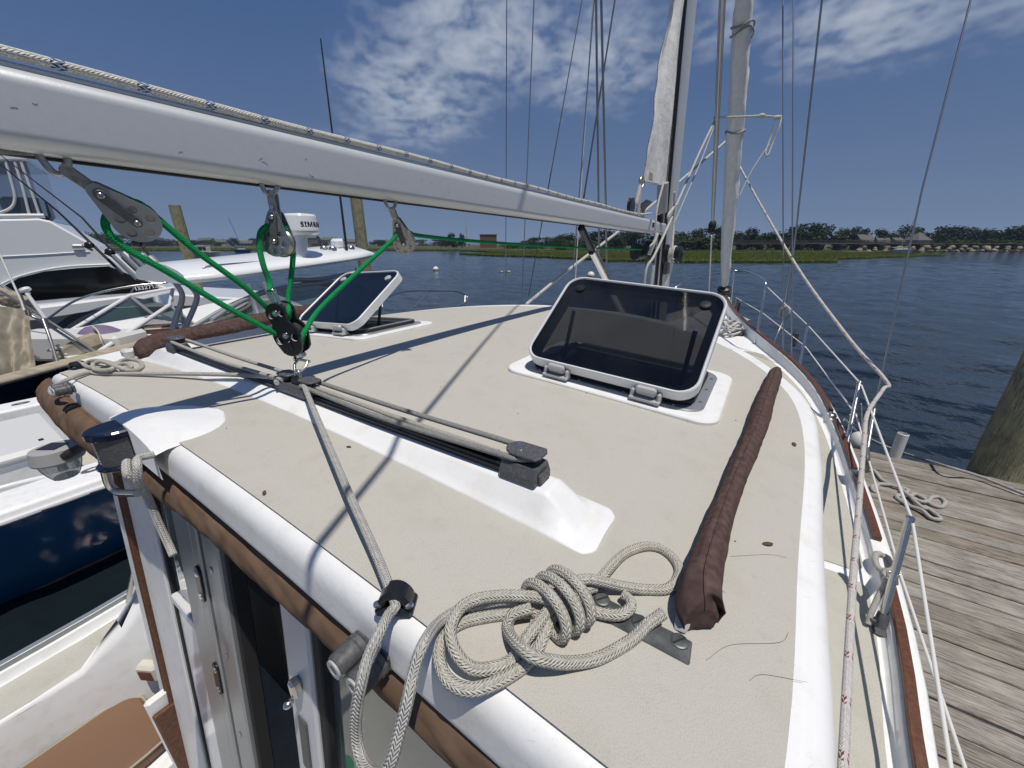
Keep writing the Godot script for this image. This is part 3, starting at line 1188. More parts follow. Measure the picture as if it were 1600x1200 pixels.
func build_traveller() -> void:
	var t := holder(boat, "traveller")
	t.position.y = -0.010
	# moulded white ridge
	var m := MB.new()
	var rows := []
	var xs := [-0.904, -0.90, -0.885, -0.86, -0.80, -0.74, -0.72]
	for i in 21:
		xs.append(lerpf(-0.7, 0.66, i / 20.0))
	xs.append_array([0.68, 0.692, 0.6965, 0.700, 0.72, 0.745, 0.7485, 0.752, 0.758, 0.766, 0.771, 0.775, 0.7775, 0.7785])
	for x in xs:
		var k := smoothstep(-0.9, -0.74, x) * (1.0 - clampf((x - 0.697) / 0.052, 0.0, 1.0))
		var top := lerpf(roof_y(x, 0.42) + 0.017, 2.386, k)
		var base := roof_y(x, 0.42) - 0.002
		var pinch: float = minf(1.0, sqrt(clampf((x + 0.905) / 0.03, 0.0, 1.0)) * sqrt(clampf((0.7785 - x) / 0.014, 0.0, 1.0)))
		var mid := 0.422
		var row := []
		for q in [[-0.056, 0.0], [-0.055, 0.005], [-0.050, 0.010], [-0.040, 0.3], [-0.026, 0.86], [-0.020, 0.97], [-0.014, 1.0], [0.014, 1.0], [0.020, 0.97], [0.026, 0.86], [0.040, 0.3], [0.050, 0.010], [0.055, 0.005], [0.056, 0.0]]:
			var y: float = base + 0.016 + (top - base - 0.016) * q[1] if q[1] > 0.009 else base + q[1] * 2.8
			row.append(Vector3(x, y, -(mid + q[0] * lerpf(0.62, 1.0, pinch))))
		rows.append(row)
	m.grid(rows, false, false, 1.0)
	if m.n[60].y < 0:
		m = MB.new()
		m.grid(rows, false, false, -1.0)
	m.face(rows[0])
	m.face(rows[rows.size() - 1])
	part(t, "moulded_ridge", m, M.gelcoat)
	# black track with two grooves
	m = MB.new()
	for z in [[-0.009, 0.006, 0.011], [0.0, 0.008, 0.007], [0.009, 0.006, 0.011]]:
		m.box(Vector3(-0.015, 2.386 + z[2] * 0.5 - 0.001, -(0.422 + z[0])), Vector3(1.3, z[2], z[1] + 0.002), 0.002)
	part(t, "track", m, M.track_black)
	# end fittings with sheaves
	for side in [-1.0, 1.0]:
		var ex := 0.648 if side > 0 else -0.655
		var e := holder(t, "end_fitting")
		m = MB.new()
		var prof := [Vector2(-0.024, 0.0), Vector2(0.024, 0.0), Vector2(0.024, 0.012), Vector2(0.017, 0.026), Vector2(-0.017, 0.026), Vector2(-0.024, 0.012)]
		m.prism(prof, 0.062, Transform3D(Basis(Vector3.UP, PI / 2), Vector3(ex, 2.3865, -0.422)), 0.003)
		m.box(Vector3(ex + side * 0.033, 2.396, -0.422), Vector3(0.006, 0.016, 0.030), 0.002)
		part(e, "body", m, M.grey_casting)
		m = MB.new()
		var cheek := []
		for i in 13:
			var q := PI * i / 12.0
			cheek.append(Vector2(-side * (0.012 + 0.018 * sin(q)), 0.019 * cos(q)))
		cheek.append(Vector2(side * 0.026, -0.019))
		cheek.append(Vector2(side * 0.031, -0.010))
		cheek.append(Vector2(side * 0.031, 0.010))
		cheek.append(Vector2(side * 0.026, 0.019))
		m.prism(cheek, 0.005, Transform3D(Basis(Vector3.RIGHT, PI / 2), Vector3(ex, 2.4265, -0.424)), 0.0015)
		part(e, "cheek", m, M.grey_casting)
		m = MB.new()
		m.lathe([Vector2(0.018, -0.0055), Vector2(0.014, -0.003), Vector2(0.014, 0.003), Vector2(0.018, 0.0055), Vector2(0.0, 0.0056)], Transform3D(Basis.IDENTITY, Vector3(ex - side * 0.008, 2.4175, -0.424)), 18)
		part(e, "sheave", m, M.black_plastic)
		m = MB.new()
		m.lathe([Vector2(0.006, 0.0), Vector2(0.005, 0.003), Vector2(0.0, 0.0042)], Transform3D(Basis.IDENTITY, Vector3(ex - side * 0.008, 2.429, -0.424)), 12)
		part(e, "rivet", m, M.stainless)
	# the car
	var c := holder(t, "car")
	m = MB.new()
	var prof2 := [Vector2(-0.021, 0.0), Vector2(0.021, 0.0), Vector2(0.022, 0.008), Vector2(0.016, 0.020), Vector2(-0.016, 0.020), Vector2(-0.022, 0.008)]
	m.prism(prof2, 0.115, Transform3D(Basis(Vector3.UP, PI / 2), Vector3(0.05, 2.392, -0.422)), 0.003)
	part(c, "body", m, M.grey_casting)
	for s in [-1.0, 1.0]:
		m = MB.new()
		m.prism(rounded_rect(0.026, 0.017, 0.012, 4), 0.004, Transform3D(Basis(Vector3.RIGHT, PI / 2), Vector3(0.05 + s * 0.045, 2.428, -0.424)), 0.001)
		part(c, "cheek", m, M.grey_casting)
		m = MB.new()
		m.lathe([Vector2(0.015, 0.0), Vector2(0.012, 0.004), Vector2(0.012, 0.008), Vector2(0.015, 0.012), Vector2(0.0, 0.0122)], Transform3D(Basis.IDENTITY, Vector3(0.05 + s * 0.045, 2.4125, -0.424)), 16)
		part(c, "sheave", m, M.black_plastic)
	m = MB.new()
	m.box(Vector3(0.05, 2.419, -0.424), Vector3(0.032, 0.018, 0.022), 0.004)
	part(c, "pad_eye", m, M.black_plastic)
	m = MB.new()
	m.tube(curve([Vector3(0.04, 2.425, -0.424), Vector3(0.042, 2.438, -0.424), Vector3(0.05, 2.443, -0.424), Vector3(0.058, 2.438, -0.424), Vector3(0.06, 2.425, -0.424)], 4), 0.003, 8)
	part(c, "ring", m, M.stainless_dull)

# ---------------------------------------------------------------- far shore
var crowns := []
var leaf_mats := []

func crown_mesh(seed_: int, lobes: int, leaves: int, flat := 1.0) -> ArrayMesh:
	# unit crown: base at y = 0, height 1, width about 1; leaf faces scattered over lobes of uneven size
	var r := RandomNumberGenerator.new()
	r.seed = seed_
	var m := MB.new()
	var cl := []
	for i in lobes:
		var a := r.randf() * TAU
		var q := sqrt(r.randf()) * 0.42
		var y := r.randf_range(0.10, 0.82) * flat
		var rad := r.randf_range(0.12, 0.25) * (1.1 - 0.4 * absf(y - 0.45))
		cl.append([Vector3(cos(a) * q * (1.15 - 0.6 * y), y, sin(a) * q * (1.15 - 0.6 * y)), rad])
	for i in leaves:
		var l: Array = cl[r.randi() % lobes]
		var d := Vector3(r.randfn(), r.randfn() * 0.8, r.randfn()).normalized()
		var p: Vector3 = l[0] + d * l[1] * pow(r.randf(), 0.35)
		if p.y < 0.02:
			p.y = 0.02 + r.randf() * 0.05
		var nrm := (d + Vector3(r.randfn(), r.randfn() + 0.4, r.randfn()) * 0.7).normalized()
		var t := nrm.cross(Vector3(r.randfn(), r.randfn(), r.randfn())).normalized()
		var b := nrm.cross(t)
		var s := r.randf_range(0.022, 0.046)
		var g := r.randf_range(0.62, 1.35)
		m.tint = Color(g * r.randf_range(0.9, 1.15), g, g * r.randf_range(0.8, 1.1))
		m.face([p - t * s, p + b * s * 0.7, p + t * s, p - b * s * 0.7], nrm)
	return m.mesh()

func trunk_mesh(seed_: int) -> ArrayMesh:
	var r := RandomNumberGenerator.new()
	r.seed = seed_
	var m := MB.new()
	m.tube([Vector3(0, -0.05, 0), Vector3(0.01, 0.2, 0), Vector3(0.0, 0.45, 0.01), Vector3(0.02, 0.75, 0)], [0.03, 0.024, 0.018, 0.006], 6)
	for i in 6:
		var a := r.randf() * TAU
		var y := r.randf_range(0.2, 0.5)
		m.tube([Vector3(0, y, 0), Vector3(cos(a) * 0.15, y + 0.14, sin(a) * 0.15), Vector3(cos(a) * 0.26, y + 0.24, sin(a) * 0.26)], [0.012, 0.009, 0.004], 5)
	return m.mesh()

func tree(x: float, z: float, h: float, w: float, kind: int, label: String, group: String, called := "broadleaf_tree", category := "tree", floor_y := 0.35) -> void:
	var o := thing(called, label, category, group)
	o.position = Vector3(x, floor_y, z)
	var t := MeshInstance3D.new()
	t.name = "trunk"
	t.mesh = trunks[kind % trunks.size()]
	t.material_override = M.bark
	t.scale = Vector3(w * 0.7, h - floor_y, w * 0.7)
	o.add_child(t, true)
	var c := MeshInstance3D.new()
	c.name = "crown"
	c.mesh = crowns[kind % crowns.size()]
	c.material_override = leaf_mats[kind % leaf_mats.size()]
	c.scale = Vector3(w * 1.35, h - floor_y, w * 1.2)
	c.rotation.y = x * 1.7 + z
	o.add_child(c, true)

var trunks := []

func leaf_mat(called: String, r: float, g: float, b: float) -> void:
	var m := mat(called, lin(r, g, b), 0.75, 0.0, 0.3)
	m.vertex_color_use_as_albedo = true
	m.backlight_enabled = true
	m.backlight = Color(0.12, 0.16, 0.05)
	leaf_mats.append(m)

func land(called: String, edge: Array, y: float, material: Material) -> MeshInstance3D:
	# low flat land: a top sheet and an uneven bank down into the water
	var m := MB.new()
	var flat := PackedVector2Array()
	for p in edge:
		flat.append(p)
	var ids := Geometry2D.triangulate_polygon(flat)
	for p in edge:
		m.add(Vector3(p.x, y, p.y), Vector3.UP, p * 0.1)
	for k in range(0, ids.size(), 3):
		m.tri(ids[k], ids[k + 1], ids[k + 2])
	var n := edge.size()
	for i in n:
		var a: Vector2 = edge[i]
		var b: Vector2 = edge[(i + 1) % n]
		m.face([Vector3(a.x, y, a.y), Vector3(b.x, y, b.y), Vector3(b.x, -0.6, b.y), Vector3(a.x, -0.6, a.y)])
	var o := part(self, called, m, material)
	o.set_meta("kind", "structure")
	return o

func ragged(pts: Array, step: float, amp: float, seed_: int) -> Array:
	var f := noise(0.15, 3, seed_)
	var out := []
	for i in pts.size():
		var a: Vector2 = pts[i]
		var b: Vector2 = pts[(i + 1) % pts.size()]
		var n := maxi(1, int(a.distance_to(b) / step))
		for k in n:
			var p := a.lerp(b, float(k) / n)
			var t := (b - a).normalized()
			out.append(p + Vector2(t.y, -t.x) * f.get_noise_2d(p.x, p.y) * amp)
	return out

func grass_field(called: String, edge: Array, y: float, count: int, tall: float, seed_: int, label: String) -> void:
	var r := RandomNumberGenerator.new()
	r.seed = seed_
	var tuft := MB.new()
	for i in 9:
		var a := r.randf() * TAU
		var d := Vector3(cos(a), 0, sin(a))
		var s := d.cross(Vector3.UP) * 0.05
		var o := d * r.randf() * 0.35
		var g := r.randf_range(0.75, 1.2)
		tuft.tint = Color(g * 1.05, g, g * 0.9)
		tuft.face([o - s, o + s, o + d * r.randf_range(0.08, 0.3) + Vector3.UP * r.randf_range(0.6, 1.0)], (d + Vector3.UP * 1.2).normalized())
	var poly := PackedVector2Array(edge)
	var lo := poly[0]
	var hi := poly[0]
	for p in poly:
		lo = lo.min(p)
		hi = hi.max(p)
	var mm := MultiMesh.new()
	mm.transform_format = MultiMesh.TRANSFORM_3D
	mm.mesh = tuft.mesh()
	var places := []
	var tries := 0
	while places.size() < count and tries < count * 6:
		tries += 1
		var p := Vector2(r.randf_range(lo.x, hi.x), hi.y - pow(r.randf(), 1.6) * (hi.y - lo.y))
		if Geometry2D.is_point_in_polygon(p, poly):
			var s := tall * r.randf_range(0.7, 1.3)
			places.append(Transform3D(Basis(Vector3.UP, r.randf() * TAU).scaled(Vector3(s * 1.6, s, s * 1.6)), Vector3(p.x, y - 0.05, p.y)))
	# thicker fringe along the water's edge
	for i in edge.size():
		var a: Vector2 = edge[i]
		var b: Vector2 = edge[(i + 1) % edge.size()]
		var n := int(a.distance_to(b) * 2.5)
		for k in n:
			var p := a.lerp(b, r.randf())
			var s := tall * r.randf_range(0.7, 1.2)
			places.append(Transform3D(Basis(Vector3.UP, r.randf() * TAU).scaled(Vector3(s * 1.6, s, s * 1.6)), Vector3(p.x, y - 0.25 * r.randf(), p.y)))
	mm.instance_count = places.size()
	for i in places.size():
		mm.set_instance_transform(i, places[i])
	var o := MultiMeshInstance3D.new()
	o.name = called
	o.multimesh = mm
	o.material_override = M.marsh_grass
	add_child(o)
	tag(o, label, "grass", "", "stuff")

func build_shore() -> void:
	leaf_mat("leaf_dark", 0.022, 0.040, 0.014)
	leaf_mat("leaf_mid", 0.036, 0.062, 0.018)
	leaf_mat("leaf_olive", 0.05, 0.068, 0.022)
	leaf_mat("leaf_deep", 0.017, 0.030, 0.012)
	mat("bark", lin(0.07, 0.055, 0.042), 0.9)
	for i in 6:
		crowns.append(crown_mesh(200 + i, [16, 22, 13, 26, 18, 20][i], [1500, 1700, 1300, 1800, 1500, 1600][i], [1.0, 0.95, 1.05, 1.0, 0.9, 1.0][i]))
	for i in 3:
		trunks.append(trunk_mesh(300 + i))
	var m := mat("marsh_grass", lin(0.072, 0.100, 0.028), 0.85, 0.0, 0.2)
	m.vertex_color_use_as_albedo = true
	m.backlight_enabled = true
	m.backlight = Color(0.15, 0.17, 0.05)
	m = mat("marsh_soil", Color.WHITE, 0.95, 0.0, 0.2)
	m.albedo_texture = ntex(noise(0.02, 5, 401), 512, ramp([[0.0, lin(0.035, 0.048, 0.014)], [0.5, lin(0.055, 0.075, 0.022)], [1.0, lin(0.09, 0.098, 0.036)]]))
	triplanar(m, 0.05, true)
	m = mat("scrub", Color.WHITE, 0.95, 0.0, 0.2)
	m.albedo_texture = ntex(noise(0.03, 5, 402), 512, ramp([[0.0, lin(0.035, 0.045, 0.018)], [0.5, lin(0.075, 0.078, 0.035)], [1.0, lin(0.13, 0.12, 0.065)]]))
	triplanar(m, 0.04, true)
	# near marsh island
	var near := ragged([Vector2(-14, -105), Vector2(-4, -92), Vector2(7, -82), Vector2(16, -66), Vector2(27, -61), Vector2(49, -61), Vector2(57, -72), Vector2(100, -94), Vector2(96, -101), Vector2(40, -102), Vector2(-2, -108)], 2.0, 1.6, 61)
	land("marsh_island", near, 0.30, M.marsh_soil)
	grass_field("marsh_grass", near, 0.28, 15000, 0.42, 62, "green salt-marsh grass covering the low island")
	# far bank, reaching from the left houses to the right point
	var far := ragged([Vector2(-420, -215), Vector2(-230, -190), Vector2(-120, -150), Vector2(-60, -165), Vector2(-14, -150), Vector2(-2, -118), Vector2(60, -112), Vector2(100, -116), Vector2(130, -138), Vector2(190, -150), Vector2(330, -170), Vector2(700, -200), Vector2(700, -700), Vector2(-700, -700), Vector2(-900, -300)], 5.0, 3.0, 63)
	land("far_bank", far, 0.35, M.scrub)
	var strip := ragged([Vector2(-330, -200), Vector2(-120, -152), Vector2(-60, -167), Vector2(-14, -152), Vector2(-1, -120), Vector2(60, -114), Vector2(98, -118), Vector2(100, -140), Vector2(0, -150), Vector2(-60, -190), Vector2(-200, -215)], 5.0, 2.0, 64)
	grass_field("bank_grass", strip, 0.35, 9000, 0.5, 65, "yellow-green grass along the far bank")
	# trees, right to left, each where it stands
	var where := ["behind the trestle bridge", "beyond the marsh", "near the right edge of the far shore", "left of the mast on the far shore"]
	var row := [
		[[65.8, -165.0, 8.55, 11.73], 1, "bushy green tree just right of the mast on the far shore"],
		[[75.8, -172.0, 9.78, 11.14], 0, "dark spreading tree behind the furled foresail on the far shore"],
		[[83.3, -168.0, 9.85, 13.46], 3, "broad dark tree left of the furled headsail on the far shore"],
		[[90.8, -165.0, 8.31, 11.22], 1, "mid-green tree right of the furled headsail on the far shore"],
		[[91.6, -158.0, 8.98, 5.36], 3, "small round dark tree standing above the bridge end"],
		[[104.2, -166.0, 8.11, 12.84], 1, "low green tree behind the middle of the trestle bridge"],
		[[109.5, -160.0, 11.10, 10.81], 0, "tall leafy tree behind the trestle bridge, crossed by the shrouds"],
		[[121.8, -166.0, 7.63, 8.74], 1, "low green tree left of the biggest tree by the bridge"],
		[[120.6, -158.0, 11.67, 13.56], 0, "biggest leaning tree above the right half of the bridge"],
		[[132.1, -162.0, 8.44, 7.51], 2, "olive tree right of the biggest tree by the bridge"],
		[[144.5, -172.0, 10.51, 9.53], 0, "dark tree rising behind the grey gabled house"],
		[[149.9, -168.0, 8.90, 5.19], 3, "small dark tree between the two grey cottages"],
		[[156.6, -170.0, 8.48, 6.83], 1, "slim tree right of the low cottage"],
		[[178.0, -185.0, 10.31, 10.27], 2, "pale spreading tree behind the leaning masts"],
		[[183.1, -178.0, 9.01, 11.00], 0, "dark tree right of the hip-roofed house"],
		[[190.2, -180.0, 10.62, 12.20], 3, "high dark tree in the right-hand wood"],
		[[201.6, -184.0, 11.06, 15.86], 0, "widest dark tree in the right-hand wood"],
		[[203.4, -178.0, 9.26, 12.64], 3, "dark round tree above the stone revetment"],
		[[208.5, -176.0, 8.43, 10.89], 1, "lower green tree above the stone revetment"],
		[[207.9, -172.0, 11.00, 9.52], 0, "tall ragged tree at the right edge of the picture"],
		[[213.2, -172.0, 9.78, 10.61], 3, "dark tree cut by the right edge of the picture"],
		[[54.3, -176.0, 9.44, 11.95], 1, "green tree left of the mast under the boom end"],
		[[47.9, -180.0, 8.56, 11.13], 0, "dark tree right of the boom's gas strut, nearer the mast"],
		[[41.0, -184.0, 8.96, 12.51], 3, "dark tree midway between the boom's strut and the mast"],
		[[34.1, -190.0, 8.89, 11.75], 0, "dark tree directly behind the top of the boom's strut"],
		[[25.9, -190.0, 8.07, 11.77], 1, "green tree just left of the top of the boom's strut"],
		[[18.8, -195.0, 6.80, 10.30], 1, "low tree on the far shore between two shrouds"],
		[[11.8, -200.0, 6.04, 8.71], 3, "small dark tree at the left end of the far wood"],
		[[-29.4, -240.0, 9.48, 4.09], 0, "narrow dark tree beside the white tower"],
		[[-35.0, -240.0, 9.14, 5.58], 3, "dark tree left of the white tower"],
		[[-40.0, -240.0, 6.36, 2.99], 1, "small tree left of the pair by the white tower"],
	]
	for t in row:
		var g: Array = t[0]
		tree(g[0], g[1], g[2], g[3], t[1], t[2], "trees on the far shore")
	# low undergrowth in front of the wood: bushes
	var bush := [
		[[65.4, -150.0, 4.55, 14.02], "low green thicket right of the mast"], [[70.9, -146.0, 4.93, 11.36], "rounded shrub left of the furled headsail foot"], [[53.7, -150.0, 4.77, 9.34], "low thicket just right of the boom end"],
		[[111.4, -170.0, 4.30, 9.02], "shrub seen over the bridge deck"], [[172.5, -170.0, 3.80, 10.62], "low hedge below the hip-roofed house"], [[126.3, -150.0, 4.11, 5.62], "shrub below the gabled house"], [[135.7, -152.0, 3.91, 5.69], "shrub below the low cottage"], [[193.7, -168.0, 4.77, 15.71], "bright shrubs above the stone revetment"], [[201.8, -166.0, 4.51, 12.94], "shrubs at the right end above the revetment"], [[182.6, -168.0, 4.28, 10.48], "shrub left of the bright shrubs over the revetment"],
		[[39.1, -150.0, 5.86, 6.06], "dark round bush on the bank below the boom"], [[16.8, -150.0, 4.77, 6.07], "dark round bush left of the boom's strut"], [[27.8, -170.0, 4.55, 18.55], "long low thicket under the boom"], [[8.9, -190.0, 4.21, 11.86], "low scrub left under the boom"], [[0.0, -200.0, 3.71, 12.50], "thin scrub right of the brick building"],
	]
	var i := 0
	for b in bush:
		var g: Array = b[0]
		tree(g[0], g[1], maxf(g[2], 1.6), g[3], [1, 2, 1, 5][i % 4], b[1], "bushes on the far bank", "wild_bush", "bush")
		i += 1
	# distant trees along the left shore
	var leftn := 0
	var rr := RandomNumberGenerator.new()
	rr.seed = 99
	for t in [[-349.2, -330.0, 10.60, 20.48], [-332.1, -330.0, 12.50, 18.39], [-316.7, -330.0, 9.65, 22.55], [-314.4, -350.0, 9.56, 21.76], [-307.2, -360.0, 7.67, 24.67], [-296.4, -380.0, 6.28, 15.41], [-285.8, -390.0, 6.94, 14.59], [-245.3, -360.0, 8.71, 7.84], [-248.0, -400.0, 7.63, 18.70], [-225.9, -400.0, 6.47, 16.22], [-196.2, -420.0, 8.49, 17.01], [-180.9, -430.0, 8.00, 16.08], [-137.5, -420.0, 7.27, 17.02], [-119.4, -430.0, 6.12, 20.13], [-95.0, -420.0, 6.66, 17.03], [-71.7, -400.0, 7.05, 21.20], [-52.2, -380.0, 6.28, 20.15], [-398.9, -330.0, 11.55, 35.80], [-372.1, -330.0, 12.03, 30.67]]:
		var lab: String = ["dark tree behind the flybridge roof at far left", "tall dark tree behind the big steel block", "dark bushy tree between the steel block and the left pile", "tree among the far houses left of the tilted pile", "tree beside the far left houses", "small tree right of the tilted pile", "small tree behind the far launch", "lone dark tree left of the far blue mast", "tree behind the far houses by the middle block", "tree left of the radar dome on the far shore", "tree under the radar dome's edge", "tree left of the floodlight on the far shore", "tree right of the middle pile", "low tree on the far shore over the white buoy", "low dark tree near the small steel block", "scrubby tree right of the small steel block", "dark low tree left of the white tower group", "dark tree at the far left above the flybridge", "dark tree behind the flybridge curtain"][leftn]
		tree(t[0], t[1], t[2], t[3], leftn, lab, "distant trees on the left shore")
		leftn += 1
	build_far_buildings()

func house(label: String, x: float, z: float, w: float, d: float, h: float, roof_h: float, turn: float, wall: Material, roofm: Material, hip := false, cat := "house") -> void:
	var o := thing("shingled_house" if not hip else "hip_roofed_house", label, cat, "houses on the far shore")
	o.position = Vector3(x, 0.3, z)
	o.rotation.y = turn
	var m := MB.new()
	m.box(Vector3(0, h * 0.5, 0), Vector3(w, h, d))
	if not hip:
		for s in [-1.0, 1.0]:
			m.face([Vector3(s * w * 0.5, h, -d * 0.5), Vector3(s * w * 0.5, h, d * 0.5), Vector3(s * w * 0.5, h + roof_h, 0)], Vector3(s, 0, 0))
	part(o, "wall", m, wall)
	m = MB.new()
	var e := 0.5
	if hip:
		var A := Vector3(-w * 0.5 - e, h, -d * 0.5 - e)
		var B := Vector3(w * 0.5 + e, h, -d * 0.5 - e)
		var C := Vector3(w * 0.5 + e, h, d * 0.5 + e)
		var D := Vector3(-w * 0.5 - e, h, d * 0.5 + e)
		var R1 := Vector3(-w * 0.08, h + roof_h, 0)
		var R2 := Vector3(w * 0.08, h + roof_h, 0)
		m.face([D, C, R2, R1], Vector3(0, 1, 1).normalized())
		m.face([A, B, R2, R1], Vector3(0, 1, -1).normalized())
		m.face([A, D, R1], Vector3(-1, 1, 0).normalized())
		m.face([B, C, R2], Vector3(1, 1, 0).normalized())
	else:
		for s in [-1.0, 1.0]:
			m.face([Vector3(-w * 0.5 - e, h - 0.3, s * (d * 0.5 + e)), Vector3(w * 0.5 + e, h - 0.3, s * (d * 0.5 + e)), Vector3(w * 0.5 + e, h + roof_h + 0.1, 0), Vector3(-w * 0.5 - e, h + roof_h + 0.1, 0)], Vector3(0, 1, s).normalized())
	var rf := part(o, "roof", m, roofm)
	m = MB.new()
	m.box(Vector3(w * 0.2, h + roof_h * 0.9, 0), Vector3(0.7, 1.6, 0.7))
	part(rf, "chimney", m, M.brick_far)
	var n := maxi(2, int(w / 3.0))
	for i in n:
		m = MB.new()
		m.box(Vector3(lerpf(-w * 0.36, w * 0.36, float(i) / (n - 1)), h * 0.55, d * 0.5 + 0.03), Vector3(1.1, 1.4, 0.1))
		part(o, "window", m, M.far_glass)

func build_far_buildings() -> void:
	mat("shingle_grey", lin(0.20, 0.19, 0.17), 0.9)
	mat("roof_grey", lin(0.12, 0.115, 0.11), 0.9)
	mat("wall_white", lin(0.45, 0.45, 0.43), 0.8)
	mat("brick_far", lin(0.16, 0.075, 0.055), 0.9)
	mat("far_glass", lin(0.02, 0.025, 0.03), 0.2)
	mat("old_timber", lin(0.055, 0.05, 0.047), 0.9)
	var t: Array = [135.1, -158.0, 5.57, 4.91]
	house("grey shingled gable house behind the right end of the bridge", t[0], t[1], t[3], 5.0, t[2] - 2.4, 2.4, 0.1, M.shingle_grey, M.roof_grey)
	t = [139.9, -155.0, 4.39, 3.14]
	house("low grey cottage right of the gable house", t[0], t[1], t[3], 4.0, maxf(t[2] - 1.6, 1.8), 1.5, -0.3, M.shingle_grey, M.roof_grey)
	t = [154.5, -165.0, 4.74, 3.60]
	house("small white cottage between the low cottage and the leaning masts", t[0], t[1], t[3], 4.0, maxf(t[2] - 1.4, 2.0), 1.2, 0.2, M.wall_white, M.roof_grey)
	t = [168.0, -170.0, 6.77, 4.75]
	house("white house with a grey hip roof beside the leaning masts", t[0], t[1], t[3], 6.0, t[2] - 3.1, 3.0, 0.0, M.wall_white, M.roof_grey, true)
	t = [139.1, -172.0, 5.57, 4.82]
	house("pale gable end among trees left of the gable house", t[0], t[1], t[3], 4.0, maxf(t[2] - 2.0, 2.0), 1.6, 0.9, M.shingle_grey, M.shingle_grey)
	var n := 0
	for g in [[-321.2, -380.0, 6.28, 13.04], [-310.4, -390.0, 5.80, 12.17], [-297.9, -400.0, 7.63, 13.71], [-283.9, -400.0, 6.47, 9.98], [-246.8, -380.0, 5.17, 11.87], [-242.1, -400.0, 6.47, 8.73], [-229.0, -420.0, 7.88, 11.78], [-206.3, -420.0, 10.32, 14.37], [-186.4, -420.0, 8.49, 13.08], [-171.0, -430.0, 6.75, 13.41], [-134.2, -430.0, 6.12, 10.74]]:
		var lab: String = ["leftmost of the far grey houses left of the tilted pile", "far house just right of the tilted pile's top", "far gabled house over the small launch", "far house left of the lone dark tree", "long low white house under the far blue mast", "far house right of the blue mast", "far house left of the radar post", "tall pale house right of the radar post", "far pale house left of the middle pile", "far house behind the white canister", "far house right of the middle pile"][n]
		house(lab, g[0], g[1], g[3] * 1.1, 8.0, maxf(g[2] - 2.4, 2.4), 2.2, 0.2 * sin(n * 2.3), M.wall_white if n % 3 != 1 else M.shingle_grey, M.roof_grey)
		n += 1
	# brick building left of the boom's strut
	t = [-13.5, -235.0, 7.31, 9.13]
	var o := thing("brick_building", "flat-roofed red brick building on the far shore right of the white tower", "building")
	o.position = Vector3(t[0], 0.3, t[1])
	var m := MB.new()
	m.box(Vector3(0, (t[2] - 0.3) * 0.5, 0), Vector3(t[3], t[2] - 0.3, 8.0))
	part(o, "wall", m, M.brick_far)
	m = MB.new()
	m.box(Vector3(0, t[2] - 0.2, 0), Vector3(t[3] + 0.6, 0.3, 8.6))
	part(o, "roof", m, M.roof_grey)
	for i in 4:
		m = MB.new()
		m.box(Vector3(lerpf(-t[3] * 0.36, t[3] * 0.36, i / 3.0), t[2] * 0.45, 4.04), Vector3(1.2, 1.4, 0.1))
		part(o, "window", m, M.far_glass)
	# white lattice tower
	var tw: Array = [-33.1, -300.0, 20.15, 0.92]
	o = thing("white_tower", "slender white tower on the far shore left of centre", "tower")
	o.position = Vector3(tw[0], 0.3, tw[1])
	m = MB.new()
	m.lathe([Vector2(0.55, 0.0), Vector2(0.35, tw[2] * 0.6), Vector2(0.14, tw[2]), Vector2(0.0, tw[2])], Transform3D.IDENTITY, 8)
	part(o, "shaft", m, M.wall_white)
	m = MB.new()
	m.box(Vector3(0, tw[2] * 0.62, 0), Vector3(0.9, 0.4, 0.9))
	part(o, "platform", m, M.wall_white)
	# timber trestle bridge: deck, rails and piers
	o = thing("trestle_bridge", "dark timber trestle bridge crossing the marsh on the right", "bridge")
	var b0 := Vector3(53.0, 0.0, -150.0)
	var b1 := Vector3(148.0, 0.0, -146.0)
	var dir := (b1 - b0).normalized()
	var len := b0.distance_to(b1)
	o.position = b0
	o.rotation.y = -atan2(dir.z, dir.x)
	m = MB.new()
	m.box(Vector3(len * 0.5, 2.75, 0), Vector3(len, 0.7, 4.0))
	part(o, "deck", m, M.old_timber)
	for s in [-1.0, 1.0]:
		m = MB.new()
		m.box(Vector3(len * 0.5, 3.75, s * 1.9), Vector3(len, 0.15, 0.12))
		m.box(Vector3(len * 0.5, 3.4, s * 1.9), Vector3(len, 0.12, 0.1))
		for i in 36:
			m.box(Vector3(len * i / 35.0, 3.4, s * 1.9), Vector3(0.14, 0.8, 0.14))
		part(o, "railing", m, M.old_timber)
	for i in 14:
		m = MB.new()
		var x := 3.0 + (len - 6.0) * i / 13.0
		for s in [-1.4, -0.5, 0.5, 1.4]:
			m.box(Vector3(x, 1.0, s), Vector3(0.9, 3.0, 0.5))
		m.box(Vector3(x, 2.25, 0), Vector3(2.0, 0.4, 4.2))
		part(o, "pier", m, M.old_timber)
	# stone revetment: every boulder a piece
	var rv := holder(self, "stone_revetment")
	rv.set_meta("kind", "structure")
	var rr := RandomNumberGenerator.new()
	rr.seed = 41
	var stones := []
	for k in 4:
		var sm := MB.new()
		var f := noise(0.9, 2, 500 + k)
		sm.ball(Vector3.ZERO, Vector3(1, 0.7, 0.8), 5, 8)
		for i in sm.v.size():
			sm.v[i] *= 1.0 + 0.35 * f.get_noise_3dv(sm.v[i])
		stones.append(sm.mesh())
	for k in 3:
		mat("boulder_%d" % k, lin([0.27, 0.21, 0.16][k], [0.23, 0.17, 0.14][k], [0.17, 0.125, 0.105][k]), 0.9)
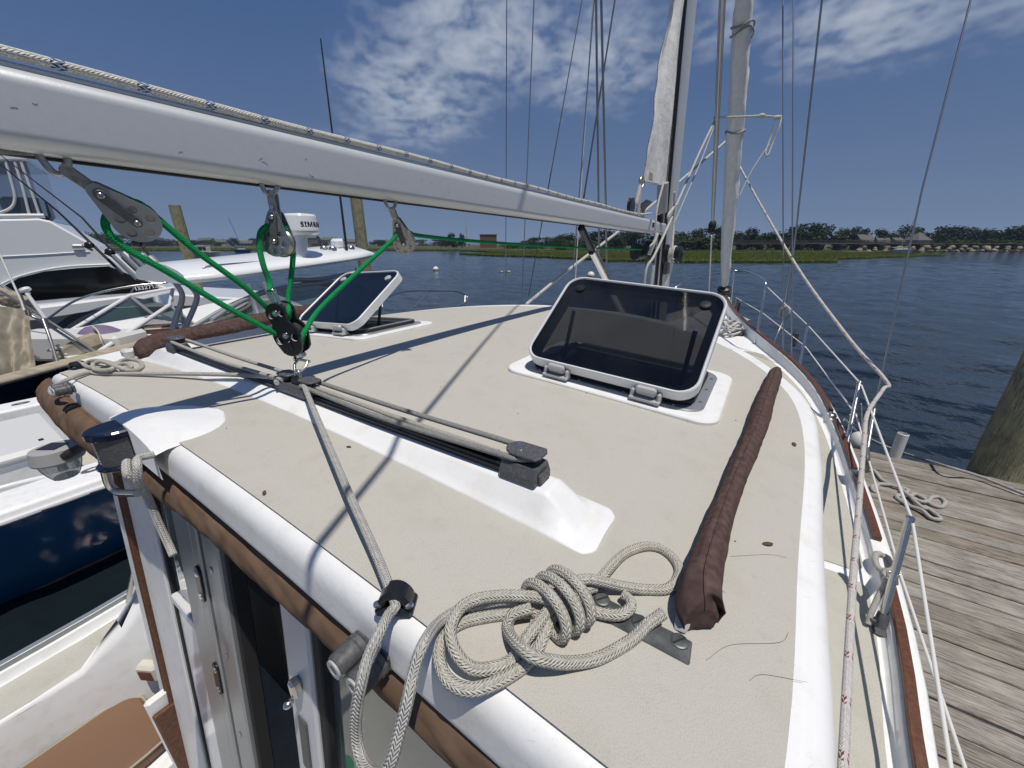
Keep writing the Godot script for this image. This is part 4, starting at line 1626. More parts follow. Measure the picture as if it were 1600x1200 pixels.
	for i in 110:
		var tt := i / 109.0
		var lay := i % 3
		var p := Vector3(lerpf(112.0, 300.0, tt), 0.15 + lay * 0.6, lerpf(-132.0, -166.0, tt) - lay * 0.9)
		var s := MeshInstance3D.new()
		s.name = "boulder"
		s.mesh = stones[i % 4]
		s.material_override = M["boulder_%d" % (rr.randi() % 3)]
		s.position = p + Vector3(rr.randf_range(-0.8, 0.8), rr.randf_range(-0.2, 0.2), rr.randf_range(-0.4, 0.4))
		s.rotation = Vector3(rr.randf(), rr.randf() * TAU, rr.randf())
		s.scale = Vector3.ONE * rr.randf_range(0.6, 1.25)
		rv.add_child(s, true)
	var sw := MB.new()
	sw.tube([Vector3(96.0, 2.55, -134.0), Vector3(120.0, 2.6, -138.0), Vector3(310.0, 2.7, -171.0)], 0.12, 4)
	solo("quay_rail", sw, M.old_timber, "long pale rail along the top of the stone revetment", "railing")
	# far small craft
	far_sailboat("white sailing boat with a bare leaning mast near the stone revetment", [121.7, -128.0, 9.78, 1.96], -0.17, M.wall_white)
	far_sailboat("small sailing boat with a short mast beside the taller leaning one", [129.6, -134.0, 8.60, 1.86], -0.14, M.wall_white)
	far_sailboat("far blue sailing boat with a blue mast left of the middle block", [-86.2, -130.0, 10.26, 2.39], 0.25, M.hull_blue)
	o = thing("far_launch", "far white motor launch with cabin seen over the hardtop", "motorboat")
	var ft: Array = [-64.0, -85.0, 3.00, 4.52]
	o.position = Vector3(ft[0], 0, ft[1])
	m = MB.new()
	m.grid([[Vector3(-2.6, 0.9, -0.9), Vector3(1.5, 1.0, -0.9), Vector3(3.2, 1.2, 0)], [Vector3(-2.6, 0.0, -0.6), Vector3(1.4, 0, -0.6), Vector3(2.8, 0, 0)]])
	m.grid([[Vector3(-2.6, 0.9, 0.9), Vector3(1.5, 1.0, 0.9), Vector3(3.2, 1.2, 0)], [Vector3(-2.6, 0.0, 0.6), Vector3(1.4, 0, 0.6), Vector3(2.8, 0, 0)]])
	m.face([Vector3(-2.6, 0.9, -0.9), Vector3(1.5, 1.0, -0.9), Vector3(3.2, 1.2, 0), Vector3(1.5, 1.0, 0.9), Vector3(-2.6, 0.9, 0.9)], Vector3.UP)
	part(o, "hull", m, M.wall_white)
	m = MB.new()
	m.box(Vector3(-0.2, 1.5, 0), Vector3(1.7, 1.1, 1.3), 0.12)
	m.box(Vector3(-1.2, 2.2, 0), Vector3(3.6, 0.12, 1.6), 0.04)
	part(o, "cabin", m, M.wall_white)
	for x in [-0.6, 0.25]:
		m = MB.new()
		m.box(Vector3(x, 1.65, 0.66), Vector3(0.6, 0.5, 0.05))
		part(o, "window", m, M.far_glass)

func far_sailboat(label: String, t: Array, lean: float, hullm: Material) -> void:
	var o := thing("moored_sailboat", label, "sailboat", "small sailing boats on the far shore")
	o.position = Vector3(t[0], 0.0, t[1])
	var m := MB.new()
	var rows := []
	for j in 3:
		var row := []
		for i in 13:
			var a := TAU * i / 12.0
			row.append(Vector3(cos(a) * 3.0 * (1.0 - 0.12 * j), 0.85 - 0.45 * j, sin(a) * 0.9 * (1.0 - 0.2 * j) * (1.0 - 0.3 * maxf(0, cos(a)))))
		rows.append(row)
	m.grid(rows)
	m.face(rows[0].slice(0, 12), Vector3.UP)
	part(o, "hull", m, hullm)
	m = MB.new()
	m.tube([Vector3(0.3, 0.8, 0), Vector3(0.3 - lean * (t[2] - 0.8), t[2], 0)], 0.075, 6)
	part(o, "mast", m, hullm if hullm == M.hull_blue else M.frame_alloy)
	m = MB.new()
	m.box(Vector3(-0.2, 1.0, 0), Vector3(2.0, 0.4, 0.9), 0.08)
	part(o, "cabin", m, M.wall_white)
	m = MB.new()
	m.tube([Vector3(0.3, 1.6, 0), Vector3(-2.4, 1.5, 0)], 0.09, 6)
	part(o, "boom", m, hullm)

# ---------------------------------------------------------------- dock, piles, buoys
func build_dock() -> void:
	# planks run athwart; the pier lies along the starboard side and ends ahead of the stanchions
	var o := holder(self, "dock")
	o.set_meta("kind", "structure")
	o.set_meta("label", "weathered grey timber finger pier beside the boat")
	o.transform = boat_frame
	var r := RandomNumberGenerator.new()
	r.seed = 12
	var kinds := []
	for k in 10:
		var m := MB.new()
		var x0 := 1.78
		var x1 := 4.6
		m.box(Vector3((x0 + x1) * 0.5, -0.02, 0), Vector3(x1 - x0, 0.04, 0.1325), 0.005)
		# grain along the plank
		for i in m.v.size():
			m.uv[i] = Vector2((m.v[i].z + m.v[i].y) * 3.4 + k * 0.37, m.v[i].x * 0.62 + k * 0.193)
		kinds.append(m.mesh())
	var a := 4.91
	var i := 0
	while a > -1.2:
		var p := MeshInstance3D.new()
		p.name = "plank"
		p.mesh = kinds[r.randi() % 10]
		p.material_override = M["plank_%d" % (r.randi() % 5)]
		p.position = Vector3(r.randf_range(-0.012, 0.012), 0.70 + r.randf_range(-0.0035, 0.0035), -(a - 0.07))
		p.rotation.z = r.randf_range(-0.0012, 0.0012)
		p.rotation.y = r.randf_range(-0.0016, 0.0016)
		o.add_child(p, true)
		a -= 0.1412 + r.randf_range(0.0, 0.002)
		i += 1
	for x in [1.95, 3.2, 4.4]:
		var m := MB.new()
		m.box(Vector3(x, 0.53, -1.9), Vector3(0.09, 0.28, 6.0), 0.005)
		part(o, "stringer", m, M.old_timber)
	# piles
	pile("timber pile standing at the outer corner of the pier, right edge", boat_frame * Vector3(3.02, 0, -5.06), 0.17, 4.6, 0.0)
	pile("square-topped leaning timber pile behind the steel block at left", Vector3(-11.20, 3.12, -14.00), 0.17, 0.0, 0.0, Vector3(-11.29, 3.89, -14.28).y)
	pile("tall timber pile behind the hardtop, left of centre", Vector3(-4.50, 2.71, -12.25), 0.17, 0.0, 0.0, 4.6)
	# white pipe stub on the pier edge and the line strung past it
	var m := MB.new()
	m.lathe([Vector2(0.045, 0.0), Vector2(0.045, 0.50), Vector2(0.04, 0.505), Vector2(0.04, 0.45), Vector2(0.0, 0.45)], Transform3D(Basis.IDENTITY, Vector3(2.262, 0.700, -4.847) + Vector3(0.02, -0.25, -0.06)), 16)
	solo("pipe_stub", m, M.vinyl_white, "short white plastic pipe at the end of the pier", "pipe", "", boat_frame)
	# buoys
	buoy("white mooring ball afloat left of centre near the small steel block", Vector3(-8.04, -0.00, -42.16), 0.30, 0)
	buoy("white mooring ball afloat beside the boom's strut", Vector3(6.73, 0.00, -33.96), 0.32, 0)
	buoy("small pale float right of its twin on the water", Vector3(-0.32, 0.00, -40.23), 0.17, 1)
	buoy("flat yellowish float left of its twin on the water", Vector3(-1.03, 0.00, -40.23), 0.14, 1)

func pile(label: String, at: Vector3, rad: float, tall: float, lean: float, top := 4.6) -> void:
	var m := MB.new()
	var rows := []
	var f := noise(2.0, 3, int(absf(at.x) * 10.0))
	for j in 25:
		var row := []
		var y := lerpf(-0.8, top, j / 24.0)
		for i in 24:
			var a := TAU * i / 24.0
			var rr := rad * (1.06 - 0.10 * j / 24.0) * (1.0 + 0.05 * f.get_noise_3d(cos(a) * 1.4, y * 0.25, sin(a) * 1.4))
			row.append(Vector3(at.x + cos(a) * rr + lean * y, y, at.z + sin(a) * rr))
		rows.append(row)
	m.grid(rows, true, false, 0.0, 3.0, (top + 0.8) * 0.8)
	m.face(rows[24], Vector3.UP)
	solo("timber_pile", m, M.pile_wood, label, "pile", "timber piles")

func buoy(label: String, at: Vector3, r: float, kind: int) -> void:
	var o := thing("mooring_buoy", label, "buoy", "mooring buoys")
	o.position = Vector3(at.x, 0.0, at.z)
	var m := MB.new()
	m.ball(Vector3(0, r * (0.45 if kind == 0 else 0.2), 0), Vector3(r, r * (1.0 if kind == 0 else 0.62), r), 12, 18)
	part(o, "float", m, M.buoy_white if kind == 0 else M.buoy_stain)
	m = MB.new()
	m.tube(curve([Vector3(-0.05, r * 1.4, 0), Vector3(-0.03, r * 1.65, 0), Vector3(0.03, r * 1.65, 0), Vector3(0.05, r * 1.4, 0)], 4), 0.014, 6)
	part(o, "ring", m, M.galvanised)
	if kind == 0:
		m = MB.new()
		m.lathe([Vector2(r * 0.94, r * 0.08), Vector2(r * 1.008, r * 0.45), Vector2(r * 0.985, r * 0.60)], Transform3D.IDENTITY, 18)
		part(o, "waterline_stain", m, M.buoy_stain)

# ---------------------------------------------------------------- boom tackle, ropes and fittings on the coach roof
func teardrop(r_big: float, r_small: float, len: float, n := 10) -> Array:
	# points round a big circle at the origin and a small one at (0, len)
	var out := []
	var k := asin(clampf((r_big - r_small) / len, -1, 1))
	for i in n + 1:
		var t := lerpf(PI - k, TAU + k, float(i) / n)
		out.append(Vector2(cos(t), sin(t)) * r_big)
	for i in n + 1:
		var t := lerpf(k, PI - k, float(i) / n)
		out.append(Vector2(0, len) + Vector2(cos(t), sin(t)) * r_small)
	return out

func steel_block(label: String, eye: Vector3, pivot: Vector3, axle: Vector3, r: float, face_dir: Vector3, plate: Material) -> Node3D:
	var o := thing("mainsheet_block", label, "pulley block", "steel blocks hanging from the boom", boat_frame)
	var up := (pivot - axle).normalized()
	var z := (face_dir - up * face_dir.dot(up)).normalized()
	var x := up.cross(z)
	var f := Transform3D(Basis(x, up, z), axle)
	var len := pivot.distance_to(axle)
	for s in [-1.0, 1.0]:
		var c := CSGPolygon3D.new()
		c.name = "cheek"
		c.polygon = PackedVector2Array(teardrop(r, r * 0.36, len * 1.12, 14))
		c.mode = CSGPolygon3D.MODE_DEPTH
		c.depth = 0.0022
		c.material = plate
		c.transform = f * Transform3D(Basis.IDENTITY, Vector3(0, 0, s * 0.0125 + 0.0011))
		o.add_child(c, true)
		for k in 5:
			var a := PI * 0.5 + TAU * (k + 0.5) / 5.0
			var h := CSGCylinder3D.new()
			h.name = "hole"
			h.operation = CSGShape3D.OPERATION_SUBTRACTION
			h.radius = r * 0.21
			h.height = 0.02
			h.sides = 18
			h.transform = Transform3D(Basis(Vector3.RIGHT, PI / 2), Vector3(cos(a) * r * 0.62, sin(a) * r * 0.62, 0))
			c.add_child(h, true)
	var m := MB.new()
	var rot := Basis(Vector3.RIGHT, PI / 2)
	m.lathe([Vector2(r * 0.93, -0.010), Vector2(r * 0.80, -0.006), Vector2(r * 0.76, 0.0), Vector2(r * 0.80, 0.006), Vector2(r * 0.93, 0.010), Vector2(r * 0.25, 0.0102)], f * Transform3D(rot, Vector3.ZERO), 28)
	m.lathe([Vector2(r * 0.93, -0.010), Vector2(r * 0.25, -0.0102)], f * Transform3D(rot, Vector3.ZERO), 28)
	part(o, "sheave", m, M.stainless_dull)
	for s in [-1.0, 1.0]:
		m = MB.new()
		var bar := []
		for p in teardrop(r * 0.22, r * 0.26, len, 8):
			bar.append(Vector2(p.x * (0.62 if p.y > len * 0.25 and p.y < len * 0.75 else 1.0), p.y))
		m.prism(bar, 0.003, f * Transform3D(Basis.IDENTITY, Vector3(0, 0, s * 0.0165)), 0.0008)
		var st := part(o, "strap", m, M.grey_casting)
		for p in [Vector3.ZERO, Vector3(0, len, 0)]:
			m = MB.new()
			m.lathe([Vector2(r * 0.15, 0.0), Vector2(r * 0.14, 0.002), Vector2(r * 0.10, 0.0032), Vector2(r * 0.05, 0.0032), Vector2(r * 0.04, 0.002), Vector2(0.0, 0.002)], f * Transform3D(Basis(Vector3.RIGHT, s * PI / 2), p + Vector3(0, 0, s * 0.018)), 16)
			part(st, "screw", m, M.stainless)
	# forked link from the head of the block to the hoop on the boom
	var d := (eye - pivot)
	var lf := Transform3D(Basis(z.cross(d.normalized()).normalized() * -1.0, d.normalized(), z), pivot)
	for s in [-1.0, 1.0]:
		m = MB.new()
		m.prism(teardrop(r * 0.24, r * 0.26, d.length() * 0.98, 8), 0.003, lf * Transform3D(Basis.IDENTITY, Vector3(0, 0, s * 0.0075)), 0.0008)
		part(o, "link", m, M.stainless_dull)
	m = MB.new()
	m.tube([lf * Vector3(0, d.length() * 0.42, -0.012), lf * Vector3(0, d.length() * 0.42, 0.012)], r * 0.14, 12)
	part(o, "clevis_pin", m, M.stainless)
	m = MB.new()
	m.tube([lf * Vector3(0, d.length() * 0.98, -0.009), lf * Vector3(0, d.length() * 0.98, 0.009)], r * 0.17, 10)
	part(o, "bow", m, M.stainless_dull)
	return o

func boom_bottom(a: float) -> float:
	return 2.820 - 0.0125 * a

func build_roof_gear() -> void:
	# steel blocks under the boom
	var toward := Vector3(0.78, -0.12, 0.6)
	steel_block("big pale steel block at the left end of the tackle, tilted toward the roof", Vector3(0.000, 2.802, -0.179), Vector3(0.000, 2.773, -0.208), Vector3(-0.000, 2.735, -0.241), 0.031, Vector3(0.9, -0.1, 0.35), M.frame_alloy)
	steel_block("dark steel block hanging upright from the boom, middle of three", Vector3(0.000, 2.797, -0.471), Vector3(0.000, 2.750, -0.470), Vector3(-0.000, 2.702, -0.465), 0.030, Vector3(0.55, -0.1, 0.83), M.stainless_dull)
	steel_block("smallest and farthest steel block on the boom, turning the green rope", Vector3(0.000, 2.786, -0.785), Vector3(-0.000, 2.751, -0.801), Vector3(0.000, 2.702, -0.818), 0.030, Vector3(0.6, -0.1, 0.8), M.stainless_dull)
	# hoops are part of the boom (built with the rig)
	# fiddle block on the traveller car
	var o := thing("fiddle_block", "black double fiddle block above the traveller car", "pulley block", "", boat_frame)
	var top: Vector3 = Vector3(0.020, 2.560, -0.430)
	var low: Vector3 = Vector3(0.030, 2.508, -0.438)
	var up := (top - low).normalized()
	var zz := (Vector3(0.5, -0.1, 0.85) - up * Vector3(0.5, -0.1, 0.85).dot(up)).normalized()
	var f := Transform3D(Basis(up.cross(zz), up, zz), low)
	var len := top.distance_to(low)
	for s in [-1.0, 1.0]:
		var poly := []
		for i in 13:
			var t := lerpf(PI * 0.97, TAU + 0.03 * PI, i / 12.0)
			poly.append(Vector2(cos(t) * 0.030, sin(t) * 0.036 - (0.008 if sin(t) < -0.6 else 0.0)))
		poly.append_array([Vector2(0.028, 0.018), Vector2(0.018, len * 0.62)])
		for i in 9:
			var t := PI * i / 8.0
			poly.append(Vector2(cos(t) * 0.022, len + sin(t) * 0.022))
		poly.append_array([Vector2(-0.018, len * 0.62), Vector2(-0.028, 0.018)])
		var c := CSGPolygon3D.new()
		c.name = "cheek"
		c.polygon = PackedVector2Array(poly)
		c.depth = 0.006
		c.material = M.black_plastic
		c.transform = f * Transform3D(Basis.IDENTITY, Vector3(0, 0, s * 0.016 + 0.003))
		o.add_child(c, true)
		for k in 4:
			var h := CSGCylinder3D.new()
			h.name = "opening"
			h.operation = CSGShape3D.OPERATION_SUBTRACTION
			h.radius = 0.0085 if k < 2 else 0.006
			h.height = 0.03
			h.sides = 14
			h.transform = Transform3D(Basis(Vector3.RIGHT, PI / 2), [Vector3(-0.018, -0.004, 0), Vector3(0.018, -0.004, 0), Vector3(-0.012, len - 0.003, 0), Vector3(0.012, len - 0.003, 0)][k])
			c.add_child(h, true)
		var m := MB.new()
		for p in [Vector3(0, 0.004, 0), Vector3(0, len, 0)]:
			m.lathe([Vector2(0.0072, 0.0), Vector2(0.0065, 0.002), Vector2(0.003, 0.0022), Vector2(0.0, 0.001)], f * Transform3D(Basis(Vector3.RIGHT, s * PI / 2), p + Vector3(0, 0, s * 0.019)), 14)
		part(o, "axle_screw", m, M.stainless)
		m = MB.new()
		m.box(f * Vector3(0, -0.020, s * 0.0205), Vector3(0.008, 0.022, 0.004), 0.0015, f.basis)
		part(o, "rib", m, M.black_plastic)
	var m := MB.new()
	for q in [[0.0, 0.028], [len, 0.020]]:
		m.lathe([Vector2(q[1], -0.009), Vector2(q[1] * 0.78, -0.003), Vector2(q[1] * 0.78, 0.003), Vector2(q[1], 0.009), Vector2(0.0, 0.0092)], f * Transform3D(Basis(Vector3.RIGHT, PI / 2), Vector3(0, q[0], 0)), 22)
		m.lathe([Vector2(q[1], -0.009), Vector2(0.0, -0.0092)], f * Transform3D(Basis(Vector3.RIGHT, PI / 2), Vector3(0, q[0], 0)), 22)
	part(o, "sheave", m, M.black_matt)
	m = MB.new()
	for s in [-1.0, 1.0]:
		m.box(f * Vector3(s * 0.006, len + 0.032, 0.0), Vector3(0.004, 0.034, 0.010), 0.001, f.basis)
	m.tube([f * Vector3(-0.010, len + 0.044, 0), f * Vector3(0.010, len + 0.044, 0)], 0.004, 10)
	part(o, "becket", m, M.stainless)
	m = MB.new()
	m.box(f * Vector3(0, -0.047, 0), Vector3(0.020, 0.014, 0.016), 0.003, f.basis)
	part(o, "swivel_head", m, M.stainless)
	# shackle between block and car
	var sh := thing("bow_shackle", "small steel bow shackle joining the fiddle block to the traveller car", "shackle", "", boat_frame)
	m = MB.new()
	var c0: Vector3 = f * Vector3(0, -0.060, 0)
	var r0: Vector3 = Vector3(0.05, 2.431, -0.424)
	var dn := (r0 - c0)
	var sx := dn.cross(zz).normalized()
	m.tube(curve([c0 + sx * 0.010, c0 + sx * 0.0125 + dn * 0.45, c0 + sx * 0.006 + dn * 0.95, c0 + dn * 1.08, c0 - sx * 0.006 + dn * 0.95, c0 - sx * 0.0125 + dn * 0.45, c0 - sx * 0.010], 5), 0.003, 8)
	part(sh, "bow", m, M.stainless)
	m = MB.new()
	m.tube([c0 - sx * 0.016, c0 + sx * 0.018], 0.0032, 10)
	m.lathe([Vector2(0.006, 0.0), Vector2(0.006, 0.004), Vector2(0.0, 0.004)], along(c0 + sx * 0.016, sx), 10)
	part(sh, "pin", m, M.stainless)
	# the green mainsheet, one rope through all blocks
	m = MB.new()
	var gp := [f * Vector3(0.0, len + 0.046, 0.004), Vector3(0.000, 2.623, -0.429), Vector3(-0.000, 2.656, -0.424), Vector3(-0.006, 2.694, -0.427), Vector3(-0.006, 2.723, -0.436), Vector3(-0.004, 2.736, -0.456), Vector3(0.000, 2.737, -0.478), Vector3(0.004, 2.711, -0.491), Vector3(0.004, 2.674, -0.488), Vector3(0.006, 2.620, -0.471), Vector3(0.012, 2.580, -0.454),
		f * Vector3(0.018, len - 0.002, 0), f * Vector3(0.008, len - 0.018, 0), f * Vector3(-0.012, len - 0.015, 0), f * Vector3(-0.020, len + 0.002, 0), Vector3(0.010, 2.619, -0.373), Vector3(0.005, 2.684, -0.313), Vector3(0.002, 2.740, -0.269), Vector3(-0.000, 2.762, -0.251), Vector3(-0.000, 2.761, -0.234), Vector3(-0.004, 2.743, -0.209), Vector3(-0.004, 2.720, -0.202), Vector3(-0.003, 2.694, -0.216), Vector3(0.004, 2.654, -0.259), Vector3(0.010, 2.585, -0.331), Vector3(0.020, 2.525, -0.398),
		f * Vector3(-0.026, 0.0, 0), f * Vector3(-0.016, -0.022, 0), f * Vector3(0.010, -0.025, 0), f * Vector3(0.026, -0.005, 0), Vector3(0.020, 2.555, -0.520), Vector3(0.010, 2.633, -0.646), Vector3(0.004, 2.707, -0.769), Vector3(0.000, 2.735, -0.804), Vector3(-0.004, 2.730, -0.845), Vector3(-0.008, 2.721, -0.904), Vector3(-0.020, 2.705, -1.240), Vector3(-0.030, 2.683, -1.920), Vector3(-0.020, 2.653, -3.366)]
	m.tube(curve(gp, 7), 0.0056, 12)
	var gs := solo("mainsheet", m, M.rope_green, "green braided mainsheet rope threaded through the boom blocks", "rope", "", boat_frame)
	# traveller control lines
	m = MB.new()
	for q in [[Vector3(0.10, 2.418, -0.432), Vector3(0.63, 2.4175, -0.442)], [Vector3(0.10, 2.416, -0.416), Vector3(0.61, 2.4175, -0.406)]]:
		pass
	m.tube(curve([Vector3(0.085, 2.420, -0.440), Vector3(0.35, 2.416, -0.443), Vector3(0.60, 2.4185, -0.4435), Vector3(0.645, 2.4185, -0.439), Vector3(0.662, 2.4185, -0.424), Vector3(0.645, 2.4185, -0.410), Vector3(0.60, 2.4185, -0.4055), Vector3(0.35, 2.412, -0.404), Vector3(0.085, 2.418, -0.408)], 8), 0.0047, 10)
	solo("traveller_line", m, M.rope_sheet, "grey traveller control line doubled from the car to the starboard end fitting", "rope", "traveller control lines", boat_frame).position.y -= 0.010
	m = MB.new()
	m.tube([Vector3(0.082, 2.414, -0.426), Vector3(0.35, 2.409, -0.424), Vector3(0.60, 2.408, -0.424)], 0.0045, 10)
	solo("traveller_line", m, M.rope_dirty, "middle grey line lying along the track toward the starboard end fitting", "rope", "traveller control lines", boat_frame).position.y -= 0.010
	m = MB.new()
	m.tube(curve([Vector3(0.01, 2.418, -0.440), Vector3(-0.30, 2.415, -0.4425), Vector3(-0.60, 2.4185, -0.4435), Vector3(-0.645, 2.4185, -0.439), Vector3(-0.66, 2.4185, -0.424), Vector3(-0.645, 2.4185, -0.410), Vector3(-0.60, 2.4185, -0.4055), Vector3(-0.30, 2.413, -0.404), Vector3(0.01, 2.418, -0.408)], 8), 0.0047, 10)
	solo("traveller_line", m, M.rope_grey, "pale grey traveller control line doubled from the car to the port end fitting", "rope", "traveller control lines", boat_frame).position.y -= 0.010
	# port tail of the traveller line, running aft to the port cleat, ending in a coil
	m = MB.new()
	m.tube(curve([Vector3(0.0, 2.400, -0.40), Vector3(-0.062, 2.400, -0.412), Vector3(-0.281, 2.378, -0.371), Vector3(-0.492, 2.359, -0.307), Vector3(-0.684, 2.342, -0.241), Vector3(-0.745, 2.339, -0.225), Vector3(-0.696, 2.345, -0.182), Vector3(-0.706, 2.332, -0.155), Vector3(-0.718, 2.323, -0.140), Vector3(-0.691, 2.312, -0.135), Vector3(-0.634, 2.320, -0.145)], 8), 0.0058, 10)
	solo("traveller_tail", m, M.rope_grey, "grey rope led from the traveller car over the port after edge of the roof", "rope", "", boat_frame)
	m = MB.new()
	m.tube(curve([Vector3(-0.953, 2.320, -0.240), Vector3(-1.032, 2.313, -0.267), Vector3(-0.962, 2.329, -0.277), Vector3(-0.760, 2.356, -0.275), Vector3(-0.644, 2.363, -0.262), Vector3(-0.653, 2.357, -0.245), Vector3(-0.720, 2.352, -0.234), Vector3(-0.763, 2.358, -0.242), Vector3(-0.738, 2.366, -0.258), Vector3(-0.637, 2.368, -0.264), Vector3(-0.602, 2.354, -0.287), Vector3(-0.684, 2.340, -0.329), Vector3(-0.831, 2.328, -0.357), Vector3(-0.910, 2.324, -0.348), Vector3(-0.846, 2.333, -0.312), Vector3(-0.699, 2.345, -0.287), Vector3(-0.622, 2.359, -0.293), Vector3(-0.707, 2.354, -0.300), Vector3(-0.689, 2.358, -0.268), Vector3(-0.782, 2.338, -0.258), Vector3(-0.868, 2.329, -0.246), Vector3(-1.075, 2.306, -0.257)], 7), 0.0060, 10)
	solo("rope_coil", m, M.rope_dirty, "small olive-grey rope coil on the port after corner of the roof", "rope", "", boat_frame)
	# starboard sheet: car to fairlead, through the cam cleat, hanging loop, then the knotted coil
	m = MB.new()
	var q0 := Vector3(0.082, 2.411, -0.416)
	m.tube(curve([q0, Vector3(0.213, 2.401, -0.359), Vector3(0.455, 2.382, -0.256), Vector3(0.575, 2.366, -0.208), Vector3(0.631, 2.357, -0.184), Vector3(0.642, 2.353, -0.179), Vector3(0.642, 2.349, -0.169), Vector3(0.652, 2.352, -0.150), Vector3(0.655, 2.343, -0.135), Vector3(0.661, 2.334, -0.122), Vector3(0.661, 2.308, -0.112), Vector3(0.661, 2.277, -0.106), Vector3(0.676, 2.266, -0.100), Vector3(0.696, 2.273, -0.098), Vector3(0.715, 2.303, -0.102), Vector3(0.716, 2.328, -0.116), Vector3(0.715, 2.349, -0.128), Vector3(0.709, 2.361, -0.142), Vector3(0.705, 2.370, -0.158), Vector3(0.688, 2.346, -0.191), Vector3(0.693, 2.344, -0.212), Vector3(0.708, 2.344, -0.232), Vector3(0.730, 2.348, -0.249), Vector3(0.755, 2.347, -0.267)], 7), 0.0054, 12)
	solo("deck_line", m, M.rope_grey, "grey rope from traveller car through black fairlead, hanging in a loop by the cam cleat", "rope", "", boat_frame)
	build_coil()
	build_fittings()

func build_coil() -> void:
	var m := MB.new()
	var r := 0.0059
	# outer left loop (lies on the roof)
	m.tube(curve([Vector3(0.771, 2.337, -0.273), Vector3(0.750, 2.335, -0.256), Vector3(0.725, 2.337, -0.234), Vector3(0.705, 2.339, -0.211), Vector3(0.699, 2.339, -0.191), Vector3(0.705, 2.339, -0.174), Vector3(0.725, 2.337, -0.162), Vector3(0.747, 2.335, -0.166), Vector3(0.766, 2.334, -0.188), Vector3(0.779, 2.333, -0.219), Vector3(0.780, 2.339, -0.242), Vector3(0.777, 2.339, -0.264)], 7), r, 12)
	# inner left loop, riding on the first
	m.tube(curve([Vector3(0.773, 2.354, -0.270), Vector3(0.754, 2.355, -0.262), Vector3(0.725, 2.355, -0.244), Vector3(0.707, 2.356, -0.225), Vector3(0.701, 2.355, -0.208), Vector3(0.707, 2.353, -0.189), Vector3(0.721, 2.345, -0.180), Vector3(0.737, 2.336, -0.181), Vector3(0.752, 2.335, -0.190), Vector3(0.764, 2.334, -0.207), Vector3(0.768, 2.342, -0.227), Vector3(0.771, 2.345, -0.248), Vector3(0.774, 2.347, -0.269)], 7), r, 12)
	# three strands inside the knot
	m.tube(curve([Vector3(0.753, 2.341, -0.263), Vector3(0.773, 2.341, -0.283), Vector3(0.789, 2.340, -0.307), Vector3(0.800, 2.337, -0.325)], 5), r, 12)
	# long tail that curves below and ends free at the right
	m.tube(curve([Vector3(0.759, 2.350, -0.254), Vector3(0.744, 2.344, -0.240), Vector3(0.746, 2.336, -0.230), Vector3(0.764, 2.348, -0.216), Vector3(0.785, 2.354, -0.210), Vector3(0.800, 2.345, -0.221), Vector3(0.813, 2.334, -0.237), Vector3(0.832, 2.328, -0.260), Vector3(0.851, 2.326, -0.294), Vector3(0.861, 2.331, -0.316), Vector3(0.872, 2.336, -0.334)], 7), r, 12)
	# right loops
	m.tube(curve([Vector3(0.771, 2.347, -0.285), Vector3(0.780, 2.353, -0.300), Vector3(0.792, 2.352, -0.316), Vector3(0.806, 2.346, -0.328), Vector3(0.824, 2.335, -0.344), Vector3(0.848, 2.327, -0.363), Vector3(0.869, 2.325, -0.381), Vector3(0.875, 2.324, -0.412), Vector3(0.864, 2.325, -0.431), Vector3(0.845, 2.327, -0.437), Vector3(0.827, 2.329, -0.426), Vector3(0.810, 2.330, -0.398), Vector3(0.804, 2.336, -0.360), Vector3(0.800, 2.335, -0.338), Vector3(0.792, 2.337, -0.312), Vector3(0.780, 2.341, -0.286)], 7), r, 12)
	m.tube(curve([Vector3(0.780, 2.339, -0.285), Vector3(0.797, 2.335, -0.295), Vector3(0.817, 2.333, -0.301), Vector3(0.834, 2.334, -0.309), Vector3(0.841, 2.335, -0.322), Vector3(0.838, 2.335, -0.331), Vector3(0.830, 2.334, -0.335)], 7), r, 12)
	# three turns round the middle
	var axis: Vector3 = (Vector3(0.792, 2.326, -0.329) - Vector3(0.742, 2.330, -0.268)).normalized()
	var side := axis.cross(Vector3.UP).normalized()
	var k := 0
	for c in [Vector3(0.769, 2.344, -0.264), Vector3(0.777, 2.346, -0.278), Vector3(0.783, 2.347, -0.291)]:
		var ring := []
		for i in 22:
			var t := TAU * i / 22.0
			var p: Vector3 = c + side * cos(t) * 0.030 + Vector3.UP * maxf(sin(t) * 0.021, -0.011) + axis * (0.010 * cos(t)) + axis * 0.004 * sin(t)
			ring.append(p)
		m.tube(ring, r, 12, false, true)
		k += 1
	solo("knotted_rope", m, M.rope_dirty, "thick weathered grey rope gathered in a knotted hank on the near starboard roof", "rope", "", boat_frame)

func lumpy_tube(m: MB, path: Array, radii: Array, squash: float, f: FastNoiseLite, amp: float, lift := Vector3.ZERO) -> void:
	m.tube(path, radii, 22, true, false, squash, Vector3.UP)
	for i in m.v.size():
		var q := f.get_noise_3dv(m.v[i] * 18.0)
		m.v[i] += m.n[i] * q * amp
	# soften normals by the same field
	for i in m.v.size():
		var e := 0.004
		var p := m.v[i] * 18.0
		var g := Vector3(f.get_noise_3d(p.x + 0.2, p.y, p.z) - f.get_noise_3d(p.x - 0.2, p.y, p.z), f.get_noise_3d(p.x, p.y + 0.2, p.z) - f.get_noise_3d(p.x, p.y - 0.2, p.z), f.get_noise_3d(p.x, p.y, p.z + 0.2) - f.get_noise_3d(p.x, p.y, p.z - 0.2)) * (amp / (0.4 / 18.0))
		m.n[i] = (m.n[i] - (g - m.n[i] * g.dot(m.n[i]))).normalized()
	fix_winding(m)

